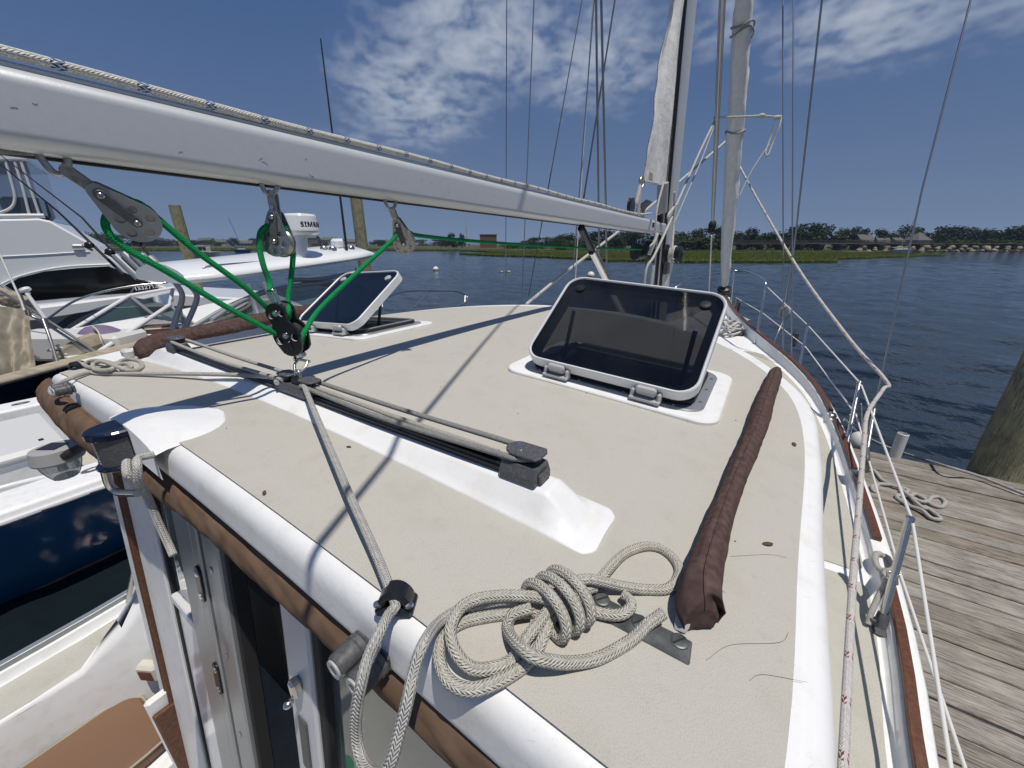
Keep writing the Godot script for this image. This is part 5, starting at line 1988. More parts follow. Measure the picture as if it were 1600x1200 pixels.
# canvas drawn over a rail: flat foot, gathered top, creases that run mostly along it, a seam and stitching
func sleeve(o: Node3D, path: Array, radii: Array, tall: float, seed_: int, material: Material, crease: float) -> void:
	var f := noise(1.0, 3, seed_)
	f.fractal_type = FastNoiseLite.FRACTAL_RIDGED
	var g := noise(1.0, 3, seed_ + 1)
	var rows := []
	var seam := []
	var run := 0.0
	for j in path.size():
		var t: Vector3 = (path[mini(j + 1, path.size() - 1)] - path[maxi(j - 1, 0)]).normalized()
		var x := t.cross(Vector3.UP).normalized()
		if j > 0:
			run += path[j].distance_to(path[j - 1])
		var row := []
		var r: float = radii[j]
		for i in 36:
			var a := TAU * i / 36.0
			var c := cos(a)
			var s := sin(a)
			var w := 1.0 - 0.20 * maxf(0.0, s)
			var px := signf(c) * pow(absf(c), 0.85) * r * w
			var py := (s if s > 0.0 else maxf(s, -0.62)) * r * tall
			var k := (f.get_noise_2d(a * 0.8 + run * 5.0, run * 13.0) - 0.35) * crease + g.get_noise_2d(cos(a) * 1.2 + 5.0, run * 8.0 + s) * crease * 1.6
			row.append(path[j] + (x * px + Vector3.UP * py) * (1.0 + k / maxf(r, 0.008)))
		rows.append(row)
		seam.append(row[9] + Vector3.UP * 0.0008)
	var m := MB.new()
	m.grid(rows, true, false, 0.0)
	m.face(rows[0])
	m.face(rows[rows.size() - 1])
	part(o, "canvas", m, material)
	m = MB.new()
	m.tube(seam, 0.0011, 5)
	part(o, "seam", m, material)

func build_fittings() -> void:
	# plum canvas covers over the two grab rails
	var f := noise(0.5, 4, 71)
	var m := MB.new()
	var path := curve([Vector3(0.908, 2.331, -0.351), Vector3(0.903, 2.343, -0.359), Vector3(0.900, 2.347, -0.391), Vector3(0.902, 2.341, -0.465), Vector3(0.908, 2.337, -0.575), Vector3(0.920, 2.339, -0.712), Vector3(0.936, 2.342, -0.888), Vector3(0.951, 2.340, -1.121), Vector3(0.965, 2.336, -1.307), Vector3(0.972, 2.332, -1.412)], 8)
	var rad := []
	for i in path.size():
		var t := float(i) / (path.size() - 1)
		rad.append(table([[0.0, 0.016], [0.02, 0.021], [0.09, 0.0245], [0.18, 0.0225], [0.32, 0.0172], [0.45, 0.0160], [0.6, 0.0180], [0.75, 0.0195], [0.9, 0.0180], [0.96, 0.014], [1.0, 0.006]], t))
	var cv := thing("rail_cover", "plum-brown canvas sleeve over the starboard grab rail, running forward past the big hatch", "cover", "canvas grab rail covers", boat_frame)
	sleeve(cv, path, rad, 1.0, 71, M.canvas_plum, 0.0012)
	m = MB.new()
	for i in 9:
		var q: Vector3 = (Vector3(0.883, 2.335, -0.363)).lerp(Vector3(0.923, 2.333, -0.402), i / 8.0) + Vector3(0, 0.022 * sin(PI * i / 8.0), 0)
		m.box(q, Vector3(0.0035, 0.0012, 0.0012), 0.0004, Basis(Vector3.UP, -0.3))
	part(cv, "stitching", m, M.rope_pale)
	m = MB.new()
	path = curve([Vector3(-0.930, 2.335, -0.377), Vector3(-0.930, 2.362, -0.450), Vector3(-0.930, 2.369, -0.550), Vector3(-0.930, 2.372, -0.659), Vector3(-0.930, 2.381, -0.783), Vector3(-0.930, 2.391, -0.923), Vector3(-0.930, 2.396, -1.081)], 8)
	rad = []
	for i in path.size():
		var t := float(i) / (path.size() - 1)
		rad.append(table([[0.0, 0.024], [0.03, 0.034], [0.3, 0.030], [0.6, 0.034], [1.0, 0.026]], t))
	cv = thing("rail_cover", "plum-brown canvas sleeve over the port grab rail, behind the traveller's far end", "cover", "canvas grab rail covers", boat_frame)
	sleeve(cv, path, rad, 1.0, 75, M.canvas_plum, 0.0024)
	# scrap of faded tape under the starboard cover
	m = MB.new()
	var t0: Vector3 = Vector3(0.890, 2.328, -0.344)
	m.grid([[t0 + Vector3(-0.006, 0.006, -0.005), t0 + Vector3(0.001, 0.008, -0.006), t0 + Vector3(0.008, 0.005, -0.005)], [t0 + Vector3(-0.007, 0.000, 0.002), t0 + Vector3(0.001, 0.003, 0.003), t0 + Vector3(0.008, -0.001, 0.003)], [t0 + Vector3(-0.005, -0.008, 0.008), t0 + Vector3(0.002, -0.006, 0.009), t0 + Vector3(0.006, -0.008, 0.007)]])
	solo("tape_scrap", m, M.paper_tag, "torn pale tape scrap at the near end of the starboard grab rail cover", "tape", "", boat_frame)
	# flat grey metal strap with slotted screws
	var st := holder(boat, "metal_strap")
	m = MB.new()
	var b0: Vector3 = Vector3(0.794, 2.328, -0.312)
	var b1: Vector3 = Vector3(0.904, 2.318, -0.319)
	var d := (b1 - b0)
	var bx := Transform3D(Basis(d.normalized(), Vector3.UP, d.normalized().cross(Vector3.UP)).orthonormalized(), (b0 + b1) * 0.5)
	m.box(bx.origin, Vector3(d.length(), 0.006, 0.026), 0.0015, bx.basis)
	part(st, "bar", m, M.galvanised)
	for p in [Vector3(0.811, 2.330, -0.320), Vector3(0.853, 2.326, -0.319), Vector3(0.892, 2.322, -0.323)]:
		m = MB.new()
		m.lathe([Vector2(0.009, 0.0), Vector2(0.0085, 0.0012), Vector2(0.007, 0.0018), Vector2(0.0, 0.002)], Transform3D(Basis.IDENTITY, p), 18)
		var sc := part(st, "screw", m, M.galvanised)
		m = MB.new()
		m.box(p + Vector3(0, 0.0021, 0), Vector3(0.015, 0.0006, 0.0018), 0.0, Basis(Vector3.UP, 0.9))
		part(sc, "slot", m, M.black_matt)
	# black fairleads on the roof edge
	fairlead(Vector3(0.633, 2.338, -0.187), "", 0.55)
	fairlead(Vector3(-0.952, 2.310, -0.228), "", 0.2)
	# cam cleats on the after face of the roof
	cam_cleat(Vector3(0.612, 2.283, -0.160), 0.92)
	cam_cleat(Vector3(-0.590, 2.344, -0.158), 0.85)
	# stern light in its housing, on a moulded boss
	var nl := holder(boat, "stern_light")
	var c := Vector3(-0.115, 2.325, -0.150)
	m = MB.new()
	var half := []
	for i in 17:
		var t := PI * i / 16.0
		half.append(Vector2(cos(t) * 0.042, -sin(t) * 0.052))
	half.append_array([Vector2(-0.042, 0.014), Vector2(0.042, 0.014)])
	var flatx := Basis(Vector3.RIGHT, -PI / 2)
	m.prism(half, 0.016, Transform3D(flatx, c + Vector3(0, 0.034, 0)), 0.003, false)
	m.prism(half, 0.010, Transform3D(flatx, c + Vector3(0, -0.034, 0)), 0.003, false)
	m.box(c + Vector3(0, 0, -0.011), Vector3(0.086, 0.075, 0.014), 0.003)
	part(nl, "housing", m, M.navy_plastic)
	m = MB.new()
	for s in 9:
		var y := -0.026 + s * 0.0062
		m.lathe([Vector2(0.034, y), Vector2(0.0375, y + 0.0024), Vector2(0.0375, y + 0.0034), Vector2(0.034, y + 0.0058)], Transform3D(Basis.IDENTITY.scaled(Vector3(1.0, 1.0, 1.18)), c), 20, 0.05, PI * 0.98)
	part(nl, "lens", m, M.lens_clear)
	m = MB.new()
	m.lathe([Vector2(0.0388, -0.028), Vector2(0.0388, 0.027)], Transform3D(Basis.IDENTITY.scaled(Vector3(1.0, 1.0, 1.18)), c), 14, 0.02, PI * 0.40)
	part(nl, "side_screen", m, M.grey_casting)
	m = MB.new()
	m.lathe([Vector2(0.012, -0.02), Vector2(0.012, 0.02), Vector2(0.0, 0.022)], Transform3D(Basis.IDENTITY, c + Vector3(0, 0, 0.008)), 12)
	part(nl, "bulb", m, M.lamp_grey)
	# boss on the roof above the light
	m = MB.new()
	var rows := []
	for j in 9:
		var v := j / 8.0
		var a := lerpf(0.152, 0.292, v)
		var row := []
		for i in 13:
			var u := i / 12.0
			var x := lerpf(-0.085, -0.035, v) + (u - 0.5) * 0.28 * sqrt(maxf(0.02, 1.0 - pow(v, 2.6)))
			var k := sin(PI * u) * (1.0 - smoothstep(0.15, 0.95, v))
			row.append(Vector3(x, roof_y(x, a) + 0.0045 + 0.018 * pow(maxf(k, 0.0), 0.8) - 0.010 * pow(1.0 - v, 8.0) - 0.004 * (1.0 - sin(PI * clampf(u, 0.0, 1.0))) * (1.0 if u == 0.0 or u == 1.0 else 0.0), -a))
		rows.append(row)
	m.grid(rows, false, false, 1.0)
	if m.n[50].y < 0:
		m = MB.new()
		m.grid(rows, false, false, -1.0)
	m.face([rows[0][0] - Vector3.UP * 0.05] + rows[0] + [rows[0][12] - Vector3.UP * 0.05], Vector3(0, 0.2, 1).normalized())
	part(nl, "moulded_boss", m, M.gelcoat)
	# knotted lanyard hanging from the after edge beside the light
	m = MB.new()
	var kc := Vector3(0.055, 2.335, -0.132)
	m.tube(curve([kc + Vector3(-0.002, 0.018, -0.02), kc + Vector3(0.0, 0.021, 0.0), kc + Vector3(0.019, 0.014, 0.008), kc + Vector3(0.017, -0.010, 0.013), kc + Vector3(-0.011, -0.013, 0.014), kc + Vector3(-0.020, 0.004, 0.010), kc + Vector3(-0.007, 0.018, 0.014), kc + Vector3(0.013, 0.006, 0.021), kc + Vector3(0.006, -0.018, 0.014), kc + Vector3(-0.004, -0.034, 0.008), kc + Vector3(-0.002, -0.070, 0.006), kc + Vector3(0.003, -0.110, 0.006), kc + Vector3(0.016, -0.146, 0.006), kc + Vector3(0.034, -0.164, 0.008)], 7), 0.0064, 10)
	solo("lanyard", m, M.rope_pale, "short knotted rope end dangling from the roof edge beside the stern light", "rope", "", boat_frame)

func fairlead(at: Vector3, label: String, turn: float) -> void:
	var o := holder(boat, "fairlead")
	var m := MB.new()
	var b := Basis(Vector3.UP, turn)
	var ring := []
	for i in 17:
		var t := PI * i / 16.0
		ring.append(Vector2(cos(t) * 0.018, 0.006 + sin(t) * 0.022))
	for i in 17:
		var t := PI - PI * i / 16.0
		ring.append(Vector2(cos(t) * 0.0095, 0.008 + sin(t) * 0.0105))
	m.prism(ring, 0.022, Transform3D(b, at), 0.003)
	m.box(at + Vector3(0, 0.003, 0), Vector3(0.040, 0.010, 0.026), 0.003, b)
	part(o, "body", m, M.black_plastic)
	for s in [-1.0, 1.0]:
		m = MB.new()
		m.lathe([Vector2(0.0045, 0.0), Vector2(0.004, 0.002), Vector2(0.0, 0.0024)], Transform3D(b, at + b * Vector3(s * 0.0165, 0.012, 0.009)), 10)
		part(o, "screw", m, M.stainless)

func cam_cleat(at: Vector3, size: float) -> void:
	var o := holder(boat, "cam_cleat")
	# two toothed jaws on short posts that stand out of the after face
	var m := MB.new()
	m.box(at + Vector3(0, 0, -0.004), Vector3(0.062, 0.026, 0.010) * size, 0.004)
	part(o, "base", m, M.grey_casting)
	for s in [-1.0, 1.0]:
		var jaw := holder(o, "jaw")
		m = MB.new()
		var xf := Transform3D(Basis(Vector3.RIGHT, PI / 2), at + Vector3(s * 0.0175, 0, 0.0) * size)
		m.lathe([Vector2(0.0165, 0.0), Vector2(0.0165, 0.006), Vector2(0.0150, 0.008), Vector2(0.0150, 0.030), Vector2(0.0135, 0.033), Vector2(0.0105, 0.0335)].map(func(p): return p * size), xf, 20)
		for i in 5:
			m.box(xf * (Vector3(-s * 0.0145, 0.010 + i * 0.0045, 0.0) * size), Vector3(0.004, 0.0026, 0.016) * size, 0.0006)
		part(jaw, "cam", m, M.grey_casting)
		m = MB.new()
		m.lathe([Vector2(0.0118, 0.0), Vector2(0.0118, 0.0024), Vector2(0.0065, 0.0024), Vector2(0.0060, 0.0004), Vector2(0.0055, 0.0004)].map(func(p): return p * size), Transform3D(xf.basis, xf * Vector3(0, 0.0335 * size, 0)), 18)
		var bolt := part(jaw, "bolt", m, M.grey_plastic)
		m = MB.new()
		m.lathe([Vector2(0.0058, 0.0), Vector2(0.0054, 0.0018), Vector2(0.0, 0.0018)].map(func(p): return p * size), Transform3D(xf.basis, xf * Vector3(0, 0.0337 * size, 0)), 6)
		part(bolt, "hex_head", m, M.grey_casting)

# ---------------------------------------------------------------- boom, mast, sails, stays
func rr_path(path: Array, hw: float, hh: float, r: float) -> MB:
	# rounded-rectangle section swept along a nearly straight fore-and-aft path (local x across, y up)
	var m := MB.new()
	var sec := rounded_rect(hw, hh, r, 5)
	var rows := []
	for p in path:
		var row := []
		for q in sec:
			row.append(p + Vector3(q.x, q.y, 0))
		rows.append(row)
	m.grid(rows, true, false, 0.0)
	m.face(rows[0], Vector3(0, 0, 1))
	m.face(rows[rows.size() - 1], Vector3(0, 0, -1))
	return m

func stay(called: String, pts: Array, r: float, material: Material) -> MeshInstance3D:
	var m := MB.new()
	m.tube(pts, r, 6)
	return part(boat, called, m, material)

func lerp_line(a: Vector3, b: Vector3, t: float) -> Vector3:
	return a + (b - a) * t

func build_rig() -> void:
	# boom
	var bo := holder(boat, "boom")
	var path := []
	for i in 30:
		var a := lerpf(-1.2, 3.88, i / 29.0)
		path.append(Vector3(0, boom_bottom(a) + 0.049, -a))
	part(bo, "spar", rr_path(path, 0.034, 0.049, 0.022), M.anodised)
	var m := MB.new()
	m.box(Vector3(0, boom_bottom(1.3) + 0.102, -1.3), Vector3(0.024, 0.010, 5.0), 0.003, Basis(Vector3.RIGHT, -0.0125))
	part(bo, "sail_track", m, M.anodised)
	m = MB.new()
	m.box(Vector3(-0.018, boom_bottom(1.2) - 0.001, -1.2), Vector3(0.012, 0.006, 4.6), 0.002, Basis(Vector3.RIGHT, -0.0125))
	part(bo, "lower_slot", m, M.black_matt)
	m = MB.new()
	m.box(Vector3(0, boom_bottom(3.9) + 0.049, -3.89), Vector3(0.062, 0.09, 0.03), 0.01)
	part(bo, "end_casting", m, M.grey_casting)
	m = MB.new()
	m.box(Vector3(0.0345, boom_bottom(3.4) + 0.062, -3.42), Vector3(0.002, 0.035, 0.06), 0.0)
	part(bo, "label_plate", m, M.ink_black)
	# old scuffs on the boom's starboard side
	m = MB.new()
	var sr2 := RandomNumberGenerator.new()
	sr2.seed = 77
	for i in 18:
		var a := sr2.randf_range(0.1, 1.6)
		var p := Vector3(0.0343, boom_bottom(a) + sr2.randf_range(0.024, 0.07), -a)
		var q := p + Vector3(0.0, sr2.randf_range(-0.006, 0.006), sr2.randf_range(-0.010, 0.010))
		m.tube([p, (p + q) * 0.5 + Vector3(0, sr2.randf_range(-0.002, 0.002), 0), q], 0.00028, 4)
	part(bo, "scuff", m, M.galvanised)
	# hoops for the blocks
	for q in [[Vector3(0.000, 2.819, -0.156), Vector3(0.000, 2.819, -0.185), Vector3(0.000, 2.796, -0.166), Vector3(-0.000, 2.801, -0.179)], [Vector3(0.000, 2.819, -0.452), Vector3(-0.000, 2.818, -0.489), Vector3(-0.000, 2.797, -0.459), Vector3(0.000, 2.798, -0.473)], [Vector3(0.000, 2.811, -0.763), Vector3(-0.000, 2.811, -0.802), Vector3(0.000, 2.790, -0.771), Vector3(0.000, 2.790, -0.790)]]:
		m = MB.new()
		m.tube(curve([q[0] + Vector3.UP * 0.02, q[0], q[2], q[3], q[1], q[1] + Vector3.UP * 0.02], 6), 0.0045, 10)
		part(bo, "hoop", m, M.stainless_dull)
	m = MB.new()
	m.tube([Vector3(-0.000, 2.814, -0.090) + Vector3(0, 0.004, 0), Vector3(0.000, 2.818, -0.158) + Vector3(0, 0.006, 0)], 0.008, 8)
	part(bo, "webbing", m, M.galvanised)
	# outhaul rope lying along the top of the boom
	m = MB.new()
	var pts := []
	for i in 40:
		var a := lerpf(-1.0, 3.42, i / 39.0)
		pts.append(Vector3(0.012, boom_bottom(a) + 0.1145 + 0.002 * sin(a * 9.0) + 0.035 * smoothstep(3.0, 3.45, a), -a))
	m.tube(pts, 0.0072, 10)
	solo("outhaul_rope", m, M.rope_blue_fleck, "white rope with blue flecks lying along the top of the boom", "rope", "", boat_frame)
	# outhaul block and line at the forward end
	var ob := thing("outhaul_block", "small black block with white lashing on top of the boom's forward end", "pulley block", "", boat_frame)
	m = MB.new()
	m.box(Vector3(0.000, 2.852, -2.963), Vector3(0.03, 0.025, 0.10), 0.005)
	part(ob, "base", m, M.black_plastic)
	m = MB.new()
	m.lathe([Vector2(0.0, -0.012), Vector2(0.055, -0.012), Vector2(0.05, -0.004), Vector2(0.05, 0.004), Vector2(0.055, 0.012), Vector2(0.0, 0.012)], Transform3D(Basis(Vector3.BACK, PI / 2), Vector3(0.000, 2.943, -2.901)), 18)
	part(ob, "sheave", m, M.black_plastic)
	m = MB.new()
	m.tube([Vector3(0.010, 2.965, -2.980), Vector3(0.010, 3.083, -3.028)], 0.016, 8)
	m.tube([Vector3(0.010, 2.885, -3.043), Vector3(0.012, 3.043, -3.037)], 0.013, 8)
	part(ob, "lashing", m, M.rope_pale)
	m = MB.new()
	m.tube(curve([Vector3(-0.000, 3.075, -3.100), Vector3(0.000, 3.111, -3.053), Vector3(0.000, 3.147, -3.086), Vector3(0.000, 3.122, -3.147), Vector3(-0.000, 3.077, -3.116)], 4), 0.010, 8)
	part(ob, "snap_hook", m, M.stainless_dull)
	# mast
	var ma := holder(boat, "mast")
	var mp := []
	for i in 20:
		var y := lerpf(1.55, 12.5, i / 19.0)
		mp.append(Vector3(0.0, y, -(4.02 - 0.185 * (y - 2.87))))
	m = MB.new()
	var rows := []
	for p in mp:
		var row := []
		for i in 24:
			var t := TAU * i / 24.0
			row.append(p + Vector3(signf(cos(t)) * pow(absf(cos(t)), 0.7) * 0.066, 0, signf(sin(t)) * pow(absf(sin(t)), 0.6) * 0.125))
		rows.append(row)
	m.grid(rows, true, false, 0.0)
	part(ma, "spar", m, M.anodised)
	m = MB.new()
	for s in [-1.0, 1.0]:
		var tr := []
		for p in mp:
			tr.append(p + Vector3(s * 0.022, 0, 0.128))
		m.tube(tr, 0.014, 6)
	part(ma, "luff_track", m, M.black_plastic)
	m = MB.new()
	m.box(Vector3(-0.000, 2.849, -3.733) + Vector3(0.0, 0, 0.0), Vector3(0.05, 0.16, 0.10), 0.012)
	m.box(Vector3(-0.000, 2.744, -3.631), Vector3(0.03, 0.03, 0.16), 0.008)
	part(ma, "gooseneck", m, M.black_matt)
	m = MB.new()
	m.box(Vector3(0.060, 2.497, -3.991), Vector3(0.035, 0.15, 0.13), 0.008)
	part(ma, "rope_clutch", m, M.grey_casting)
	# winches
	for q in [[Vector3(-0.020, 2.635, -3.550), Vector3(-0.55, 0, 0.85)], [Vector3(0.060, 2.609, -3.871), Vector3(1.0, 0.0, 0.1)]]:
		var w := holder(ma, "winch")
		m = MB.new()
		m.lathe([Vector2(0.085, 0.0), Vector2(0.085, 0.015), Vector2(0.062, 0.03), Vector2(0.058, 0.09), Vector2(0.07, 0.12), Vector2(0.07, 0.135), Vector2(0.03, 0.14), Vector2(0.0, 0.15)], along(q[0], q[1]), 20)
		part(w, "drum", m, M.track_black)
		m = MB.new()
		for k in 3:
			var ring := []
			var fr := along(q[0], q[1])
			for i in 16:
				var t := TAU * i / 16.0
				ring.append(fr * Vector3(cos(t) * 0.066, 0.05 + k * 0.016, sin(t) * 0.066))
			m.tube(ring, 0.009, 6, false, true)
		if q[1].x > 0:
			part(w, "rope_turns", m, M.rope_pale)
	# hose-like grey sleeve and coiled halyard tails on the mast
	m = MB.new()
	m.tube([Vector3(0.030, 3.160, -3.587), Vector3(0.030, 2.946, -3.664)], 0.045, 12)
	part(ma, "grey_sleeve", m, M.lamp_grey)
	var hal := MB.new()
	for k in 5:
		hal.tube(curve([Vector3(-0.050, 3.021, -3.569) + Vector3(0.0, 0.0, 0.03 * k), Vector3(-0.050, 2.943, -3.391) + Vector3(0, 0, 0.04 * k), Vector3(-0.050, 2.840, -3.453) + Vector3(0, 0, 0.03 * k), Vector3(-0.050, 2.796, -3.634) + Vector3(0, 0, 0.02 * k), Vector3(-0.050, 2.886, -3.719)], 5), 0.012, 6)
	solo("halyard_coil", hal, M.rope_sheet, "bunch of grey halyard tails coiled at the mast above the boom end", "rope", "", boat_frame)
	var hl := MB.new()
	hl.tube(curve([Vector3(0.080, 3.140, -3.398), Vector3(0.100, 2.926, -3.209), Vector3(0.120, 2.738, -3.185), Vector3(0.120, 2.680, -3.065)], 5), 0.008, 6)
	hl.tube(curve([Vector3(0.120, 2.770, -3.227), Vector3(0.120, 2.702, -3.165), Vector3(0.100, 2.620, -3.135)], 5), 0.013, 6)
	hl.tube(curve([Vector3(0.100, 2.935, -3.782), Vector3(0.120, 2.790, -3.490), Vector3(0.120, 2.609, -3.212), Vector3(0.100, 2.519, -3.108), Vector3(0.100, 2.348, -3.111)], 5), 0.010, 6)
	hl.tube([Vector3(0.100, 2.534, -3.311), Vector3(0.100, 2.317, -3.315)], 0.014, 6)
	solo("halyard", hl, M.rope_pale, "white halyard lines led down the mast beside the boom end", "rope", "halyards on the mast", boat_frame)
	var gt := MB.new()
	gt.tube(curve([Vector3(-0.050, 2.606, -3.700), Vector3(-0.040, 2.461, -3.642), Vector3(-0.040, 2.262, -3.665)], 5), 0.012, 6)
	solo("halyard", gt, M.rope_green, "green tail of the mainsheet hanging below the mast winch", "rope", "halyards on the mast", boat_frame)
	var rt := MB.new()
	rt.tube(curve([Vector3(0.110, 3.098, -3.673), Vector3(0.120, 2.882, -3.745), Vector3(0.160, 2.651, -3.628)], 5), 0.010, 6)
	rt.tube(curve([Vector3(0.160, 2.576, -3.729), Vector3(0.140, 2.433, -3.763), Vector3(0.120, 2.312, -3.726), Vector3(0.140, 2.270, -3.813)], 5), 0.009, 6)
	rt.tube(curve([Vector3(0.110, 3.023, -3.828), Vector3(0.120, 2.931, -3.541), Vector3(0.120, 2.896, -3.517), Vector3(0.120, 2.976, -3.656), Vector3(0.120, 2.916, -3.528)], 5), 0.010, 6)
	solo("halyard", rt, M.rope_pale, "white halyard wound on the starboard mast winch and tied above it", "rope", "halyards on the mast", boat_frame)
	# gas strut under the boom
	var vg := holder(boat, "boom_strut")
	var v0: Vector3 = Vector3(0.000, 2.779, -2.067)
	var v1: Vector3 = Vector3(0, 1.62, -3.84)
	m = MB.new()
	m.tube([v0, v0 + (v1 - v0) * 0.18], 0.020, 14)
	part(vg, "rod_end", m, M.black_plastic)
	m = MB.new()
	m.tube([v0 + (v1 - v0) * 0.10, v1], 0.026, 16)
	part(vg, "cylinder", m, M.stainless)
	m = MB.new()
	m.box(v0 + (v1 - v0) * 0.1, Vector3(0.03, 0.05, 0.05), 0.006)
	part(vg, "bracket", m, M.black_matt)
	# furled mainsail hanging from the mast track
	m = MB.new()
	var sr := []
	var f := noise(1.3, 4, 81)
	var clew: Vector3 = Vector3(0.000, 3.130, -3.110)
	var leech: Vector3 = Vector3(0.000, 4.210, -3.296)
	for j in 40:
		var t := j / 39.0
		var y := lerpf(clew.y, clew.y + 4.0, t)
		var fore := 4.02 - 0.185 * (y - 2.87) - 0.12
		var k := (y - clew.y) / (leech.y - clew.y)
		var back := lerpf(-clew.z, -leech.z, k)
		var row := []
		for i in 12:
			var u := i / 11.0
			var x := 0.020 * sin(u * 7.0 + y * 1.3) + 0.05 * f.get_noise_2d(u * 2.0, y * 1.2) * u + 0.02 * u
			row.append(Vector3(x, y + 0.02 * (1.0 - u) * (1.0 - t), -lerpf(fore, back, u)))
		sr.append(row)
	var thick := []
	for r in sr:
		var row := []
		for p in r:
			row.append(p)
		for i in range(r.size() - 1, -1, -1):
			row.append(r[i] + Vector3(0.014 + 0.006 * sin(r[i].y * 4.0), 0, 0))
		thick.append(row)
	m.grid(thick, true, false, 0.0)
	m.face(thick[0], Vector3.DOWN)
	var sail := thing("furled_mainsail", "narrow white mainsail clew left unfurled along the after side of the mast", "sail", "", boat_frame)
	part(sail, "cloth", m, M.sailcloth)
	m = MB.new()
	m.box(Vector3(0.050, 3.149, -3.134), Vector3(0.004, 0.05, 0.09), 0.001)
	part(sail, "patch", m, M.canvas_tan)
	# headsail rolled on its stay
	var hs := thing("furled_headsail", "white headsail rolled tightly on its forestay at the bow", "sail", "", boat_frame)
	var foot := Vector3(0.235, 1.90, -8.15)
	var head := Vector3(-0.42, 13.2, -2.4)
	m = MB.new()
	var hp := []
	var hr := []
	for i in 90:
		var t := lerpf(0.008, 0.75, i / 89.0)
		hp.append(foot.lerp(head, t))
		hr.append(table([[0.0, 0.06], [0.04, 0.075], [0.15, 0.10], [0.35, 0.108], [0.42, 0.095], [0.6, 0.105], [1.0, 0.08]], i / 89.0))
	var f2 := noise(1.0, 4, 82)
	var ju := (head - foot).normalized()
	var jx := (Vector3.RIGHT - ju * ju.x).normalized()
	var jz := jx.cross(ju)
	var jr := []
	for i in hp.size() * 3 - 2:
		var q := i / 3.0
		var c: Vector3 = hp[int(q)].lerp(hp[mini(int(q) + 1, hp.size() - 1)], q - int(q))
		var r: float = lerpf(hr[int(q)], hr[mini(int(q) + 1, hr.size() - 1)], q - int(q))
		var row := []
		for k in 40:
			var a := TAU * k / 40.0
			var w := a / TAU + c.y * 0.85
			var saw: float = w - floor(w)
			var wr := f2.get_noise_3d(cos(a) * 1.5, c.y * 2.6, sin(a) * 1.5)
			var rr := r * (0.93 + 0.13 * pow(saw, 1.6) + 0.14 * wr)
			row.append(c + jx * cos(a) * rr + jz * sin(a) * rr)
		jr.append(row)
	m.grid(jr, true, false, 0.0)
	part(hs, "cloth", m, M.sailcloth)
	m = MB.new()
	for k in 3:
		var ring := []
		var c: Vector3 = foot.lerp(head, [0.285, 0.29, 0.20][k])
		for i in 18:
			var t := TAU * i / 18.0
			ring.append(c + Vector3(cos(t) * 0.125, 0.03 * sin(t * 2.0 + k), sin(t) * 0.125))
		m.tube(ring, 0.012, 6, false, true)
	part(hs, "sail_tie", m, M.rope_sheet)
	# furling drum
	var dr := holder(boat, "furling_drum")
	var ax := (head - foot).normalized()
	var df := along(foot - ax * 0.12, ax)
	m = MB.new()
	m.lathe([Vector2(0.0, -0.03), Vector2(0.10, -0.03), Vector2(0.115, -0.01), Vector2(0.115, 0.04), Vector2(0.06, 0.05), Vector2(0.06, 0.12), Vector2(0.11, 0.13), Vector2(0.11, 0.16), Vector2(0.05, 0.18), Vector2(0.03, 0.28), Vector2(0.0, 0.28)], df, 22)
	part(dr, "drum", m, M.black_plastic)
	m = MB.new()
	m.lathe([Vector2(0.075, 0.05), Vector2(0.08, 0.07), Vector2(0.08, 0.10), Vector2(0.075, 0.12)], df, 20)
	part(dr, "furling_line", m, M.rope_sheet)
	m = MB.new()
	m.tube([foot - ax * 0.14, foot - ax * 0.42], 0.03, 8)
	part(dr, "toggle", m, M.stainless_dull)
	# wires: shrouds and stays
	stay("shroud", [Vector3(-1.420, 4.814, -3.494), Vector3(-1.420, 2.071, -3.446)], 0.0045, M.wire)
	stay("shroud", [Vector3(-1.450, 5.040, -4.010), Vector3(-1.450, 2.006, -3.823)], 0.006, M.wire)
	stay("shroud", [Vector3(-1.100, 4.992, -4.344), Vector3(-1.100, 3.324, -3.774), Vector3(-1.100, 2.207, -3.387)], 0.0055, M.wire_dark)
	stay("stay", [Vector3(-0.550, 4.428, -3.313), Vector3(-0.550, 3.004, -3.277), Vector3(-0.550, 2.314, -3.267)], 0.0045, M.coated_wire)
	stay("stay", [Vector3(-0.450, 4.317, -3.105), Vector3(-0.450, 2.936, -3.021), Vector3(-0.450, 2.346, -2.977)], 0.005, M.wire)
	stay("stay", [Vector3(-0.300, 4.141, -2.770), Vector3(-0.300, 3.063, -3.039), Vector3(-0.300, 2.289, -3.231)], 0.008, M.wire)
	stay("stay", [Vector3(-0.200, 4.050, -2.610), Vector3(-0.200, 3.045, -2.920), Vector3(-0.200, 2.305, -3.140)], 0.008, M.wire)
	stay("stay", [Vector3(-0.400, 4.413, -3.373), Vector3(-0.400, 3.022, -3.002)], 0.0065, M.wire_dark)
	for k in 3:
		stay("inner_stay", [Vector3(-0.000, 4.991, -4.944) + Vector3(0.022 * k, 0, 0), Vector3(0.020, 3.015, -6.779) + Vector3(0.012 * k, 0, 0)], 0.010, M.wire if k != 1 else M.coated_wire)
	m = MB.new()
	var ib: Vector3 = Vector3(0.030, 2.956, -6.846)
	m.ball(ib, Vector3(0.055, 0.075, 0.055), 8, 12)
	m.ball(ib + Vector3(0, -0.06, 0), Vector3(0.035, 0.05, 0.035), 6, 10)
	part(boat, "stay_block", m, M.black_matt)
	stay("inner_stay", [Vector3(0.030, 2.815, -6.962), Vector3(0.050, 1.494, -8.015)], 0.012, M.coated_wire)
	stay("shroud", [Vector3(0.410, 5.398, -6.192), Vector3(1.217, 1.397, -5.334)], 0.007, M.wire)
